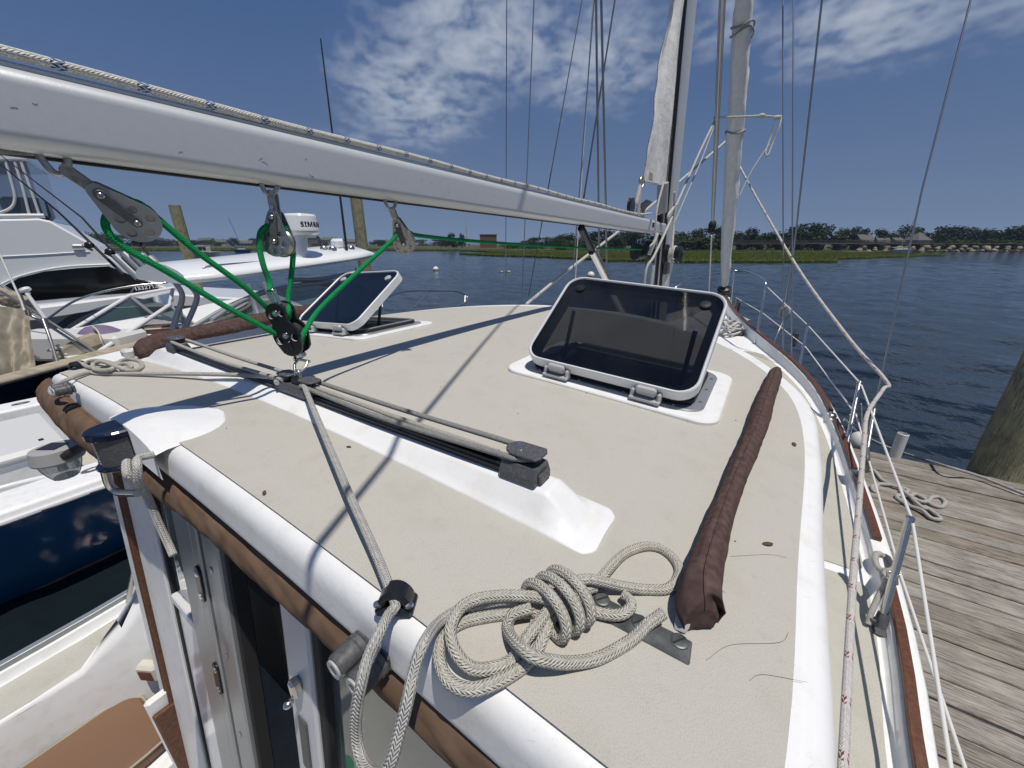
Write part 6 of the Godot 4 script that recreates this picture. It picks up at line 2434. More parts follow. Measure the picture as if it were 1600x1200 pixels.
	stay("shroud", [Vector3(0.519, 5.334, -6.107), Vector3(1.296, 1.382, -5.178)], 0.007, M.wire)
	stay("shroud", [Vector3(0.800, 5.175, -5.967), Vector3(1.094, 2.588, -6.299), Vector3(1.139, 1.906, -6.411)], 0.010, M.wire)
	stay("shroud", [Vector3(1.160, 1.727, -6.347), Vector3(1.118, 1.499, -6.220), Vector3(1.072, 1.412, -5.499)], 0.010, M.wire)
	m = MB.new()
	var ring := []
	var tc: Vector3 = Vector3(1.155, 1.825, -6.386)
	for i in 18:
		var t := TAU * i / 18.0
		ring.append(tc + Vector3(cos(t) * 0.045, sin(t) * 0.075, 0.02 * cos(t)))
	m.tube(ring, 0.022, 8, false, true)
	part(boat, "thimble", m, M.rope_twist)
	stay("shroud", [Vector3(1.691, 4.330, -4.526), Vector3(1.696, 3.046, -4.160), Vector3(1.762, 1.502, -3.782)], 0.006, M.wire)
	m = MB.new()
	m.tube([Vector3(1.762, 1.502, -3.782), Vector3(1.720, 1.230, -3.383)], 0.012, 8)
	part(boat, "turnbuckle", m, M.stainless_dull)
	# running backstay to the starboard quarter, behind the camera's right shoulder
	stay("running_backstay", [Vector3(1.5, 1.05, 2.58), Vector3(0.0, 6.7, -3.31)], 0.006, M.wire)
	# headsail sheets
	m = MB.new()
	m.tube(curve([Vector3(0.012, 4.254, -7.720), Vector3(0.158, 3.866, -7.391), Vector3(1.047, 2.568, -5.498), Vector3(1.528, 1.979, -4.284), Vector3(1.763, 1.747, -3.764), Vector3(1.745, 1.703, -3.669), Vector3(1.627, 1.623, -3.304), Vector3(1.571, 1.561, -2.922), Vector3(1.465, 1.514, -2.198), Vector3(1.391, 1.480, -1.691), Vector3(1.335, 1.442, -1.258), Vector3(1.298, 1.397, -0.934)], 8), 0.0125, 8)
	solo("headsail_sheet", m, M.rope_red_fleck, "white rope with dark red flecks led from the rolled headsail aft along the starboard deck", "rope", "headsail sheets", boat_frame)
	m = MB.new()
	m.tube([Vector3(-0.010, 4.282, -7.717), Vector3(-0.417, 3.475, -6.212), Vector3(-0.671, 3.048, -5.480), Vector3(-0.865, 2.689, -4.689), Vector3(-1.004, 2.387, -3.960), Vector3(-1.074, 2.132, -3.295)], 0.016, 8)
	solo("headsail_sheet", m, M.rope_pale, "white rope crossing behind the mast from the rolled headsail down to port", "rope", "headsail sheets", boat_frame)
	# knotted line tied across the stays, with its loop and tails
	m = MB.new()
	m.tube(curve([Vector3(-0.123, 4.299, -6.636), Vector3(0.044, 4.291, -6.677), Vector3(0.264, 4.284, -6.754), Vector3(0.405, 4.292, -6.849), Vector3(0.590, 4.261, -6.891), Vector3(0.636, 4.276, -6.928)], 5), 0.013, 6)
	m.tube(curve([Vector3(0.636, 4.276, -6.928), Vector3(0.630, 4.126, -6.859), Vector3(0.599, 3.965, -6.832), Vector3(0.573, 3.805, -6.746), Vector3(0.539, 3.837, -6.737), Vector3(0.559, 4.021, -6.830), Vector3(0.573, 4.166, -6.839)], 6), 0.011, 6)
	m.tube(curve([Vector3(0.561, 3.941, -6.796), Vector3(0.479, 3.741, -6.656), Vector3(0.412, 3.542, -6.526), Vector3(0.360, 3.302, -6.387)], 5), 0.008, 6)
	for c in [Vector3(-0.109, 4.299, -6.645), Vector3(0.405, 4.292, -6.849), Vector3(0.584, 4.253, -6.884)]:
		m.ball(c, Vector3(0.045, 0.03, 0.03), 6, 10)
	solo("tie_line", m, M.rope_pale, "white line knotted from the inner stay across to a shroud, with hanging loop", "rope", "", boat_frame)
	m = MB.new()
	m.tube([Vector3(-0.120, 4.282, -6.631), Vector3(-0.178, 3.799, -6.128), Vector3(-0.222, 3.159, -5.439)], 0.014, 6)
	m.tube([Vector3(-0.105, 4.282, -6.640), Vector3(-0.135, 3.721, -6.122), Vector3(-0.188, 2.905, -5.223)], 0.008, 6)
	solo("preventer_line", m, M.rope_pale, "two white lines slanting from the inner stay down to the mast", "rope", "", boat_frame)

# ---------------------------------------------------------------- foredeck: pulpit, stanchions, lifelines, anchor gear
func build_foredeck() -> void:
	var pu := holder(boat, "pulpit")
	var m := MB.new()
	var top_l: Vector3 = Vector3(-0.376, 2.011, -6.900)
	var top_r: Vector3 = Vector3(0.863, 2.211, -6.200)
	m.tube(curve([Vector3(-0.43, 1.62, -6.75), Vector3(-0.42, 1.85, -6.85), top_l, Vector3(-0.247, 2.118, -7.200), Vector3(-0.077, 2.166, -7.700), Vector3(0.201, 2.202, -8.400), Vector3(0.450, 2.228, -8.500), Vector3(0.670, 2.234, -7.600), Vector3(0.831, 2.229, -6.500), top_r, Vector3(0.886, 1.986, -6.150), Vector3(0.892, 1.703, -6.050), Vector3(0.899, 1.455, -5.948)], 8), 0.016, 10)
	part(pu, "rail", m, M.stainless)
	m = MB.new()
	m.tube([Vector3(0.326, 2.206, -8.400), Vector3(0.42, 1.72, -7.7)], 0.014, 8)
	part(pu, "leg", m, M.stainless)
	m = MB.new()
	m.lathe([Vector2(0.04, 0.0), Vector2(0.038, 0.01), Vector2(0.02, 0.014), Vector2(0.018, 0.05), Vector2(0.0, 0.05)], Transform3D(Basis.IDENTITY, Vector3(0.900, 1.452, -5.920)), 14)
	part(pu, "foot", m, M.stainless)
	# stanchions
	var tops := [Vector3(1.600, 1.585, -2.074), Vector3(1.653, 1.661, -3.908), Vector3(1.402, 1.752, -5.943)]
	var feet := [Vector3(1.583, 1.133, -1.873), Vector3(1.620, 1.237, -3.496), Vector3(1.354, 1.371, -5.063)]
	for i in 3:
		var s := holder(boat, "stanchion")
		m = MB.new()
		m.tube([feet[i] + Vector3(0, 0.01, 0), tops[i]], 0.0145, 14)
		part(s, "tube", m, M.stainless)
		m = MB.new()
		m.lathe([Vector2(0.018, -0.012), Vector2(0.0185, 0.0), Vector2(0.017, 0.008), Vector2(0.009, 0.012), Vector2(0.0, 0.013)], along(tops[i], tops[i] - feet[i]), 14)
		part(s, "cap", m, M.stainless)
		m = MB.new()
		m.box(feet[i] + Vector3(0, 0.008, 0), Vector3(0.075, 0.014, 0.10), 0.005)
		m.lathe([Vector2(0.026, 0.0), Vector2(0.022, 0.05), Vector2(0.018, 0.07), Vector2(0.0, 0.07)], along(feet[i], tops[i] - feet[i]), 14)
		m.box(feet[i] + Vector3(-0.03, 0.03, 0.015), Vector3(0.03, 0.04, 0.012), 0.005)
		part(s, "socket", m, M.grey_casting if i == 0 else M.black_plastic)
		m = MB.new()
		m.tube([lerp_line(feet[i], tops[i], 0.5) + Vector3(-0.018, 0, 0), lerp_line(feet[i], tops[i], 0.5) + Vector3(0.018, 0, 0)], 0.008, 8)
		part(s, "lower_eye", m, M.stainless_dull)
	# lifelines, coated wire
	m = MB.new()
	m.tube([Vector3(1.563, 1.344, -1.134), tops[0] + Vector3(0.012, -0.01, 0), tops[1] + Vector3(0.012, -0.01, 0), tops[2] + Vector3(0.01, -0.01, 0), Vector3(0.896, 2.156, -6.200)], 0.0062, 8)
	part(boat, "lifeline", m, M.coated_wire)
	m = MB.new()
	var low0 := lerp_line(feet[0], tops[0], 0.5)
	var low1 := lerp_line(feet[1], tops[1], 0.52)
	var low2 := lerp_line(feet[2], tops[2], 0.52)
	m.tube([Vector3(1.60, 1.25, 1.2), low0 + Vector3(0.02, 0, 0), low1 + Vector3(0.02, 0, 0), low2 + Vector3(0.02, 0, 0), Vector3(0.918, 1.826, -6.100), Vector3(0.471, 1.818, -7.800)], 0.0055, 8)
	part(boat, "lifeline", m, M.coated_wire)
	# rope lashed at the first stanchion
	m = MB.new()
	m.tube(curve([Vector3(1.537, 1.151, -1.851), Vector3(1.545, 1.194, -1.888), Vector3(1.569, 1.257, -1.954), Vector3(1.585, 1.299, -1.987), Vector3(1.618, 1.265, -2.080), Vector3(1.628, 1.231, -2.170), Vector3(1.592, 1.264, -2.057)], 6), 0.011, 8)
	solo("stanchion_lashing", m, M.rope_twist, "short grey rope tied between the nearest stanchion foot and the rail cleat", "rope", "", boat_frame)
	# mooring cleat in the gap of the cap rail, with a rope eye
	var cl := holder(boat, "mooring_cleat")
	var cc: Vector3 = Vector3(1.660, 1.185, -2.234)
	m = MB.new()
	m.tube(curve([cc + Vector3(0, 0.01, 0.10), cc + Vector3(0, 0.03, 0.05), cc + Vector3(0, 0.03, -0.05), cc + Vector3(0, 0.01, -0.10)], 5), 0.016, 10)
	m.box(cc + Vector3(0, 0.005, 0), Vector3(0.035, 0.04, 0.06), 0.008)
	part(cl, "horn", m, M.galvanised)
	m = MB.new()
	var lp := []
	for i in 16:
		var t := TAU * i / 16.0
		lp.append(Vector3(1.639, 1.216, -2.243) + Vector3(0.035 * cos(t), 0.012 * sin(t * 2.0), 0.06 * sin(t)))
	m.tube(lp, 0.014, 8, false, true)
	solo("rope_eye", m, M.rope_twist, "grey spliced rope eye dropped over the rail cleat near the nearest stanchion", "rope", "", boat_frame)
	for a in [3.07, 3.94]:
		m = MB.new()
		m.box(Vector3(hull_x(a) - 0.02, deck_y(a) + bulwark(a) + 0.012, -a), Vector3(0.05, 0.03, 0.07), 0.01)
		part(boat, "fairlead_chock", m, M.stainless_dull)
	# anchor gear at the bow
	var an := thing("anchor", "grey anchor with brown roller cheek stowed at the bow under the furling drum", "anchor", "", boat_frame)
	m = MB.new()
	m.box(Vector3(0.547, 1.598, -7.300), Vector3(0.05, 0.10, 0.7), 0.01, Basis(Vector3.RIGHT, 0.35))
	part(an, "roller_cheek", m, M.teak)
	m = MB.new()
	m.tube([Vector3(0.461, 1.501, -7.000), Vector3(0.475, 1.752, -7.900)], 0.035, 8)
	part(an, "shank", m, M.galvanised)
	m = MB.new()
	m.prism([Vector2(-0.16, 0.0), Vector2(0.0, 0.10), Vector2(0.18, 0.02), Vector2(0.05, -0.07)], 0.03, Transform3D(Basis(Vector3.RIGHT, -0.9), Vector3(0.593, 1.566, -7.000)), 0.006)
	part(an, "fluke", m, M.lamp_grey)
	var wi := holder(boat, "windlass")
	m = MB.new()
	m.lathe([Vector2(0.11, 0.0), Vector2(0.11, 0.12), Vector2(0.09, 0.16), Vector2(0.0, 0.17)], Transform3D(Basis.IDENTITY, Vector3(0.491, 1.541, -6.600) - Vector3(0, 0.1, 0)), 18)
	part(wi, "drum", m, M.painted_alloy)
	m = MB.new()
	m.box(Vector3(0.663, 1.484, -6.233), Vector3(0.16, 0.08, 0.12), 0.02)
	part(boat, "bow_cleat", m, M.black_plastic)
	m = MB.new()
	var f := RandomNumberGenerator.new()
	f.seed = 31
	var base: Vector3 = Vector3(0.525, 1.502, -6.300)
	var cp := []
	for i in 30:
		var t := i * 1.05
		cp.append(base + Vector3(cos(t) * f.randf_range(0.08, 0.22), f.randf_range(-0.06, 0.16), sin(t) * f.randf_range(0.1, 0.3)))
	m.tube(curve(cp, 5), 0.016, 8)
	solo("anchor_rode", m, M.rope_pale, "tangle of pale anchor rope heaped on the foredeck behind the big hatch", "rope", "", boat_frame)

# ---------------------------------------------------------------- after bulkhead, doors and port side of the cockpit
func bk(x: float, y: float, out := 0.0) -> Vector3:
	return Vector3(x, y, -(0.26 - 0.104 * (2.25 - y)) + out)

func bpanel(parent: Node3D, called: String, x0: float, x1: float, y0: float, y1: float, t: float, out: float, material: Material, bev := 0.004) -> MeshInstance3D:
	var m := MB.new()
	m.box(bk((x0 + x1) * 0.5, (y0 + y1) * 0.5, out), Vector3(x1 - x0, y1 - y0, t), bev, Basis(Vector3.RIGHT, -0.1036))
	return part(parent, called, m, material)

func build_cockpit() -> void:
	var b := holder(boat, "after_bulkhead")
	bpanel(b, "corner_post", -0.93, -0.815, 0.3, 2.27, 0.06, 0.0, M.gelcoat, 0.012)
	bpanel(b, "trim_strip", -0.813, -0.805, 0.3, 2.27, 0.03, 0.022, M.teak, 0.003)
	bpanel(b, "trim_gap", -0.804, -0.792, 0.3, 2.27, 0.03, 0.010, M.gelcoat, 0.003)
	bpanel(b, "trim_strip", -0.791, -0.784, 0.3, 2.27, 0.03, 0.020, M.teak, 0.003)
	bpanel(b, "side_panel", -0.783, -0.535, 0.3, 2.27, 0.03, 0.006, M.gelcoat, 0.003)
	bpanel(b, "gasket", -0.533, -0.512, 0.3, 2.25, 0.02, 0.004, M.rubber, 0.002)
	# fixed leaf: glass above, white panel below
	var leaf := holder(boat, "door_leaf")
	bpanel(leaf, "pane", -0.50, -0.315, 1.66, 2.22, 0.008, 0.0, M.window_glass, 0.001)
	bpanel(leaf, "crossbar", -0.51, -0.305, 1.622, 1.652, 0.03, 0.006, M.painted_alloy, 0.004)
	bpanel(leaf, "lower_panel", -0.51, -0.305, 0.5, 1.615, 0.02, 0.0, M.gelcoat_gloss, 0.003)
	bpanel(leaf, "inner_stile", -0.432, -0.405, 1.66, 2.22, 0.02, -0.03, M.painted_alloy, 0.004)
	# sliding door stiles in aluminium with dark seals between
	var sx := [[-0.300, -0.185, M.frame_alloy, 0.012], [-0.183, -0.166, M.rubber, 0.006], [-0.164, -0.125, M.frame_alloy, 0.018], [-0.123, -0.112, M.rubber, 0.010], [-0.110, -0.035, M.frame_alloy, 0.014], [-0.033, 0.012, M.frame_alloy, 0.024], [0.014, 0.026, M.rubber, 0.014]]
	for s in sx:
		bpanel(leaf, "stile" if s[2] != M.rubber else "seal", s[0], s[1], 0.4, 2.23, 0.034, s[3], s[2], 0.004)
	for y in [1.905, 1.60]:
		var m := MB.new()
		m.prism(rounded_rect(0.017, 0.052, 0.016, 5), 0.006, Transform3D(Basis(Vector3.RIGHT, -0.1036), bk(-0.145, y, 0.038)), 0.0015)
		var l := part(leaf, "latch", m, M.black_plastic)
		for s in [-1.0, 1.0]:
			m = MB.new()
			m.lathe([Vector2(0.009, 0.0), Vector2(0.008, 0.0025), Vector2(0.0, 0.003)], Transform3D(Basis(Vector3.RIGHT, PI / 2 - 0.1036), bk(-0.145, y + s * 0.033, 0.041)), 12)
			part(l, "screw", m, M.stainless)
	for y in [1.98, 1.72, 1.45]:
		var m := MB.new()
		m.lathe([Vector2(0.008, 0.0), Vector2(0.007, 0.002), Vector2(0.0, 0.0026)], Transform3D(Basis(Vector3.RIGHT, PI / 2 - 0.1036), bk(-0.072, y, 0.032)), 10)
		part(leaf, "screw", m, M.stainless_dull)
	# other door beyond the opening
	var door := holder(boat, "sliding_door")
	bpanel(door, "stile", 0.235, 0.325, 0.4, 2.23, 0.034, 0.010, M.painted_alloy, 0.005)
	bpanel(door, "stile", 0.22, 0.233, 0.4, 2.23, 0.03, 0.006, M.frame_alloy, 0.003)
	bpanel(door, "seal", 0.327, 0.352, 0.4, 2.23, 0.03, 0.006, M.rubber, 0.003)
	bpanel(door, "pane", 0.352, 1.0, 0.6, 2.22, 0.008, 0.0, M.window_glass, 0.001)
	var lt := MB.new()
	lt.box(bk(0.28, 1.895, 0.035), Vector3(0.022, 0.042, 0.02), 0.005)
	lt.ball(bk(0.277, 1.868, 0.05), Vector3(0.008, 0.008, 0.010))
	part(door, "catch", lt, M.stainless)
	bpanel(door, "pull_recess", 0.262, 0.292, 1.66, 1.80, 0.006, 0.028, M.grey_casting, 0.002)
	var ky := MB.new()
	ky.ball(bk(0.30, 1.585, 0.05), Vector3(0.022, 0.030, 0.014))
	solo("key_float", ky, M.rope_green, "small green key float hanging at the door lock", "key float", "", boat_frame)
	# slats added inside the starboard glass to imitate a reflection, each a piece
	var mirror_slats := holder(boat, "reflected_slats")
	for i in 34:
		var m := MB.new()
		m.box(bk(0.68, 2.14 - i * 0.030, -0.05), Vector3(0.62, 0.004, 0.030), 0.001, Basis(Vector3.RIGHT, 0.75))
		part(mirror_slats, "slat", m, M.canvas_tan)
	# inside: cabin sole, seat and galley front seen through the doorway
	var ins := MB.new()
	ins.box(Vector3(0, 0.35, -1.2), Vector3(1.95, 0.04, 1.8))
	part(boat, "cabin_sole", ins, M.teak)
	ins = MB.new()
	ins.box(Vector3(-0.25, 1.0, -1.35), Vector3(0.7, 0.9, 0.7), 0.04)
	part(boat, "cabin_seat", ins, M.cream)
	ins = MB.new()
	ins.box(Vector3(-0.60, 1.10, -0.62), Vector3(0.6, 0.9, 0.5), 0.03)
	part(boat, "galley_front", ins, M.cabin_inside)
	# header under the roof edge
	bpanel(b, "header", -1.0, 1.02, 2.22, 2.285, 0.03, 0.004, M.painted_alloy, 0.004)
	bpanel(b, "sill", -0.8, 1.02, 0.28, 0.42, 0.06, 0.004, M.gelcoat, 0.006)
	bpanel(b, "corner_post", 1.0, 1.06, 0.3, 2.24, 0.05, 0.0, M.gelcoat, 0.01)
	# brown canvas rolled under the roof edge
	var f := noise(0.5, 4, 171)
	var m := MB.new()
	var path := curve([Vector3(-1.06, 2.234, -0.178), Vector3(-1.0, 2.236, -0.168), Vector3(-0.8, 2.242, -0.160), Vector3(-0.6, 2.244, -0.158), Vector3(-0.4, 2.244, -0.161), Vector3(-0.2, 2.246, -0.167), Vector3(0.0, 2.248, -0.175), Vector3(0.2, 2.248, -0.179), Vector3(0.4, 2.246, -0.180), Vector3(0.6, 2.240, -0.181), Vector3(0.8, 2.230, -0.182), Vector3(1.0, 2.218, -0.182)], 8)
	var rad := []
	for i in path.size():
		rad.append(table([[0.0, 0.016], [0.02, 0.036], [0.1, 0.042], [0.3, 0.042], [0.42, 0.036], [0.5, 0.029], [0.7, 0.026], [0.9, 0.029], [1.0, 0.027]], float(i) / (path.size() - 1)))
	var aw := thing("rolled_awning", "brown canvas awning rolled up under the after edge of the coach roof", "awning", "", boat_frame)
	sleeve(aw, path, rad, 1.1, 171, M.canvas_brown, 0.0024)
	# port side: sunken side deck, coaming and bench
	var side := MB.new()
	side.grid([[Vector3(-1.53, 0.953, 3.0), Vector3(-1.53, 0.953, 1.0), Vector3(-1.53, 0.953, -0.32)], [Vector3(-1.285, 0.953, 3.0), Vector3(-1.285, 0.953, 1.0), Vector3(-1.25, 0.953, -0.32)]], false, false, 1.0)
	if side.n[0].y < 0:
		side = MB.new()
		side.grid([[Vector3(-1.285, 0.953, 3.0), Vector3(-1.285, 0.953, 1.0), Vector3(-1.25, 0.953, -0.32)], [Vector3(-1.53, 0.953, 3.0), Vector3(-1.53, 0.953, 1.0), Vector3(-1.53, 0.953, -0.32)]], false, false, 1.0)
	part(boat, "side_deck", side, M.nonskid_side)
	# coaming: a rounded white shoulder curving up into the corner post
	var cr := []
	for j in 24:
		var a := lerpf(-3.2, 0.235, j / 23.0)
		var k := smoothstep(-0.25, 0.23, a)
		var bend := 0.16 * k * k
		var lift := 0.30 * pow(k, 3.0)
		cr.append([Vector3(-1.292 - bend * 0.2, 0.951, -a), Vector3(-1.286 - bend * 0.1, 0.962 + lift * 0.4, -a), Vector3(-1.278, 0.966 + lift, -a), Vector3(-1.270 + bend * 0.6, 0.962 + lift, -a), Vector3(-1.264 + bend * 0.9, 0.945 + lift * 0.9, -a), Vector3(-1.245 + bend, 0.80, -a), Vector3(-1.235 + bend, 0.55, -a)])
	m = MB.new()
	m.grid(cr, false, false, 0.0)
	for i in m.n.size():
		if m.n[i].dot(Vector3(0.7, 0.7, 0)) < 0.0:
			m.n[i] = -m.n[i]
	fix_winding(m)
	part(boat, "coaming", m, M.gelcoat)
	# bench with brown cushion
	m = MB.new()
	m.box(Vector3(-1.03, 0.42, 1.25), Vector3(0.44, 0.52, 2.7), 0.02)
	part(boat, "bench", m, M.gelcoat)
	m = MB.new()
	m.box(Vector3(-0.815, 0.66, -0.085), Vector3(0.03, 0.75, 0.10), 0.01)
	part(boat, "bench_end", m, M.gelcoat)
	m = MB.new()
	m.box(Vector3(-0.79, 0.60, -0.10), Vector3(0.02, 0.75, 0.12), 0.005)
	part(boat, "bench_trim", m, M.teak)
	var cu := thing("bench_cushion", "brown vinyl cushion on the port cockpit bench with cream piping", "cushion", "", boat_frame)
	m = MB.new()
	var poly := [Vector2(-1.225, -2.5), Vector2(-0.86, -2.5), Vector2(-0.86, -0.02), Vector2(-0.865, 0.035), Vector2(-0.885, 0.055), Vector2(-1.02, 0.062), Vector2(-1.15, 0.05), Vector2(-1.20, 0.02), Vector2(-1.222, -0.06)]
	m.prism(poly, 0.075, Transform3D(Basis(Vector3.RIGHT, -PI / 2), Vector3(0, 0.722, 0)), 0.014, true)
	part(cu, "cover", m, M.cushion)
	m = MB.new()
	var pip := []
	for p in poly:
		pip.append(Vector3(p.x, 0.748, -p.y))
	m.tube(pip, 0.006, 6, false, true)
	part(cu, "piping", m, M.canvas_tan)
	# outlet box on the coaming
	var ob := holder(boat, "outlet_box")
	m = MB.new()
	var oc: Vector3 = Vector3(-1.085, 0.918, -0.105)
	m.box(oc, Vector3(0.10, 0.085, 0.05), 0.012, Basis(Vector3.UP, 0.5))
	part(ob, "housing", m, M.cream)
	m = MB.new()
	m.box(oc + Basis(Vector3.UP, 0.5) * Vector3(0, -0.005, 0.026), Vector3(0.062, 0.052, 0.006), 0.003, Basis(Vector3.UP, 0.5))
	part(ob, "flap", m, M.teak)
	# cockpit sole, dark in the shade
	m = MB.new()
	m.box(Vector3(0, 0.28, 1.4), Vector3(2.5, 0.04, 3.2))
	part(boat, "cockpit_sole", m, M.nonskid_side)
	m = MB.new()
	m.box(Vector3(1.35, 0.62, 1.4), Vector3(0.5, 0.7, 3.2), 0.02)
	part(boat, "bench", m, M.gelcoat)
	# bent grab rail at the port corner
	m = MB.new()
	m.tube(curve([Vector3(-0.517, 2.265, -0.175), Vector3(-0.579, 2.181, -0.172), Vector3(-0.663, 2.082, -0.170), Vector3(-0.736, 1.986, -0.172), Vector3(-0.720, 1.953, -0.182), Vector3(-0.599, 1.982, -0.205)], 7), 0.0115, 12)
	part(boat, "grab_rail", m, M.stainless)
	m = MB.new()
	m.tube([Vector3(-0.761, 1.752, -0.200), Vector3(-1.594, 0.926, -0.155)], 0.013, 10)
	part(boat, "rail_stay", m, M.stainless_dull)
	m = MB.new()
	m.tube(curve([Vector3(-0.878, 1.615, -0.200), Vector3(-0.810, 1.605, -0.190), Vector3(-0.990, 1.250, -0.170), Vector3(-1.107, 1.024, -0.160)], 5), 0.022, 10)
	part(boat, "corner_moulding", m, M.gelcoat)
	# solar garden lamp clamped to the port rail
	var sl := thing("solar_lamp", "grey plastic solar lamp with ribbed clear shade clamped outside the port corner", "lamp", "", boat_frame)
	var c: Vector3 = Vector3(-1.006, 2.017, -0.115)
	m = MB.new()
	m.lathe([Vector2(0.0, 0.030), Vector2(0.045, 0.030), Vector2(0.058, 0.026), Vector2(0.066, -0.012), Vector2(0.064, -0.018), Vector2(0.050, -0.020)], Transform3D(Basis.IDENTITY, c + Vector3(0, 0.015, 0)), 24)
	part(sl, "cap", m, M.lamp_grey)
	m = MB.new()
	m.box(c + Vector3(0, 0.046, 0), Vector3(0.06, 0.003, 0.05), 0.001, Basis(Vector3.UP, 0.6))
	part(sl, "solar_cell", m, M.solar_cell)
	m = MB.new()
	var rows := []
	for j in 7:
		var t := j / 6.0
		var row := []
		for i in 48:
			var a := TAU * i / 48.0
			var r := lerpf(0.052, 0.030, t * t) * (1.0 + 0.05 * cos(a * 16.0))
			row.append(c + Vector3(cos(a) * r, 0.008 - 0.078 * t, sin(a) * r))
		rows.append(row)
	m.grid(rows, true, false, 0.0)
	part(sl, "shade", m, M.lens_clear)
	m = MB.new()
	m.lathe([Vector2(0.0, -0.07), Vector2(0.03, -0.07), Vector2(0.03, -0.066), Vector2(0.0, -0.066)], Transform3D(Basis.IDENTITY, c), 20)
	m.lathe([Vector2(0.012, -0.045), Vector2(0.010, -0.01), Vector2(0.0, -0.01)], Transform3D(Basis.IDENTITY, c), 12)
	part(sl, "base", m, M.lamp_grey)
	m = MB.new()
	m.tube(curve([c + Vector3(0.055, 0.02, -0.01), Vector3(-0.922, 2.060, -0.162), Vector3(-0.858, 2.093, -0.193), Vector3(-0.906, 2.081, -0.212)], 5), 0.014, 10)
	part(sl, "clamp_arm", m, M.black_matt)

# ---------------------------------------------------------------- boats in the next berths
func slab(m: MB, pts: Array, t: float) -> void:
	# a plate through points, thickened downward
	var lo := []
	for p in pts:
		lo.append(p - Vector3.UP * t)
	m.face(pts, Vector3.UP)
	m.face(lo, Vector3.DOWN)
	for i in pts.size():
		var j := (i + 1) % pts.size()
		m.face([pts[i], pts[j], lo[j], lo[i]])

func outward_faces(m: MB) -> void:
	var c := Vector3.ZERO
	for p in m.v:
		c += p
	c /= float(m.v.size())
	for i in m.n.size():
		if m.n[i].dot(m.v[i] - c) < 0.0:
			m.n[i] = -m.n[i]
	fix_winding(m)

func bent_text(s: String, size: float, radius: float) -> ArrayMesh:
	var t := TextMesh.new()
	var f := SystemFont.new()
	f.font_names = PackedStringArray(["Droid Sans"])
	f.font_weight = 800
	t.font = f
	t.text = s
	t.font_size = 64
	t.pixel_size = size / 64.0
	t.depth = 0.004
	var arr := t.get_mesh_arrays()
	var v: PackedVector3Array = arr[Mesh.ARRAY_VERTEX]
	var n: PackedVector3Array = arr[Mesh.ARRAY_NORMAL]
	if radius > 0.0:
		for i in v.size():
			var a := v[i].x / radius
			v[i] = Vector3(sin(a) * (radius + v[i].z), v[i].y, cos(a) * (radius + v[i].z))
			n[i] = n[i].rotated(Vector3.UP, a)
	var am := ArrayMesh.new()
	var out := []
	out.resize(Mesh.ARRAY_MAX)
	out[Mesh.ARRAY_VERTEX] = v
	out[Mesh.ARRAY_NORMAL] = n
	if arr[Mesh.ARRAY_INDEX] != null:
		out[Mesh.ARRAY_INDEX] = arr[Mesh.ARRAY_INDEX]
	am.add_surface_from_arrays(Mesh.PRIMITIVE_TRIANGLES, out)
	return am

func lettering(parent: Node3D, called: String, s: String, size: float, radius: float, xf: Transform3D, material: Material) -> void:
	var o := MeshInstance3D.new()
	o.name = called
	o.mesh = bent_text(s, size, radius)
	o.material_override = material
	o.transform = xf
	parent.add_child(o, true)

func build_neighbours() -> void:
	build_blue_boat()
	build_navy_boat()
	build_hardtop_boat()
	build_flybridge_boat()

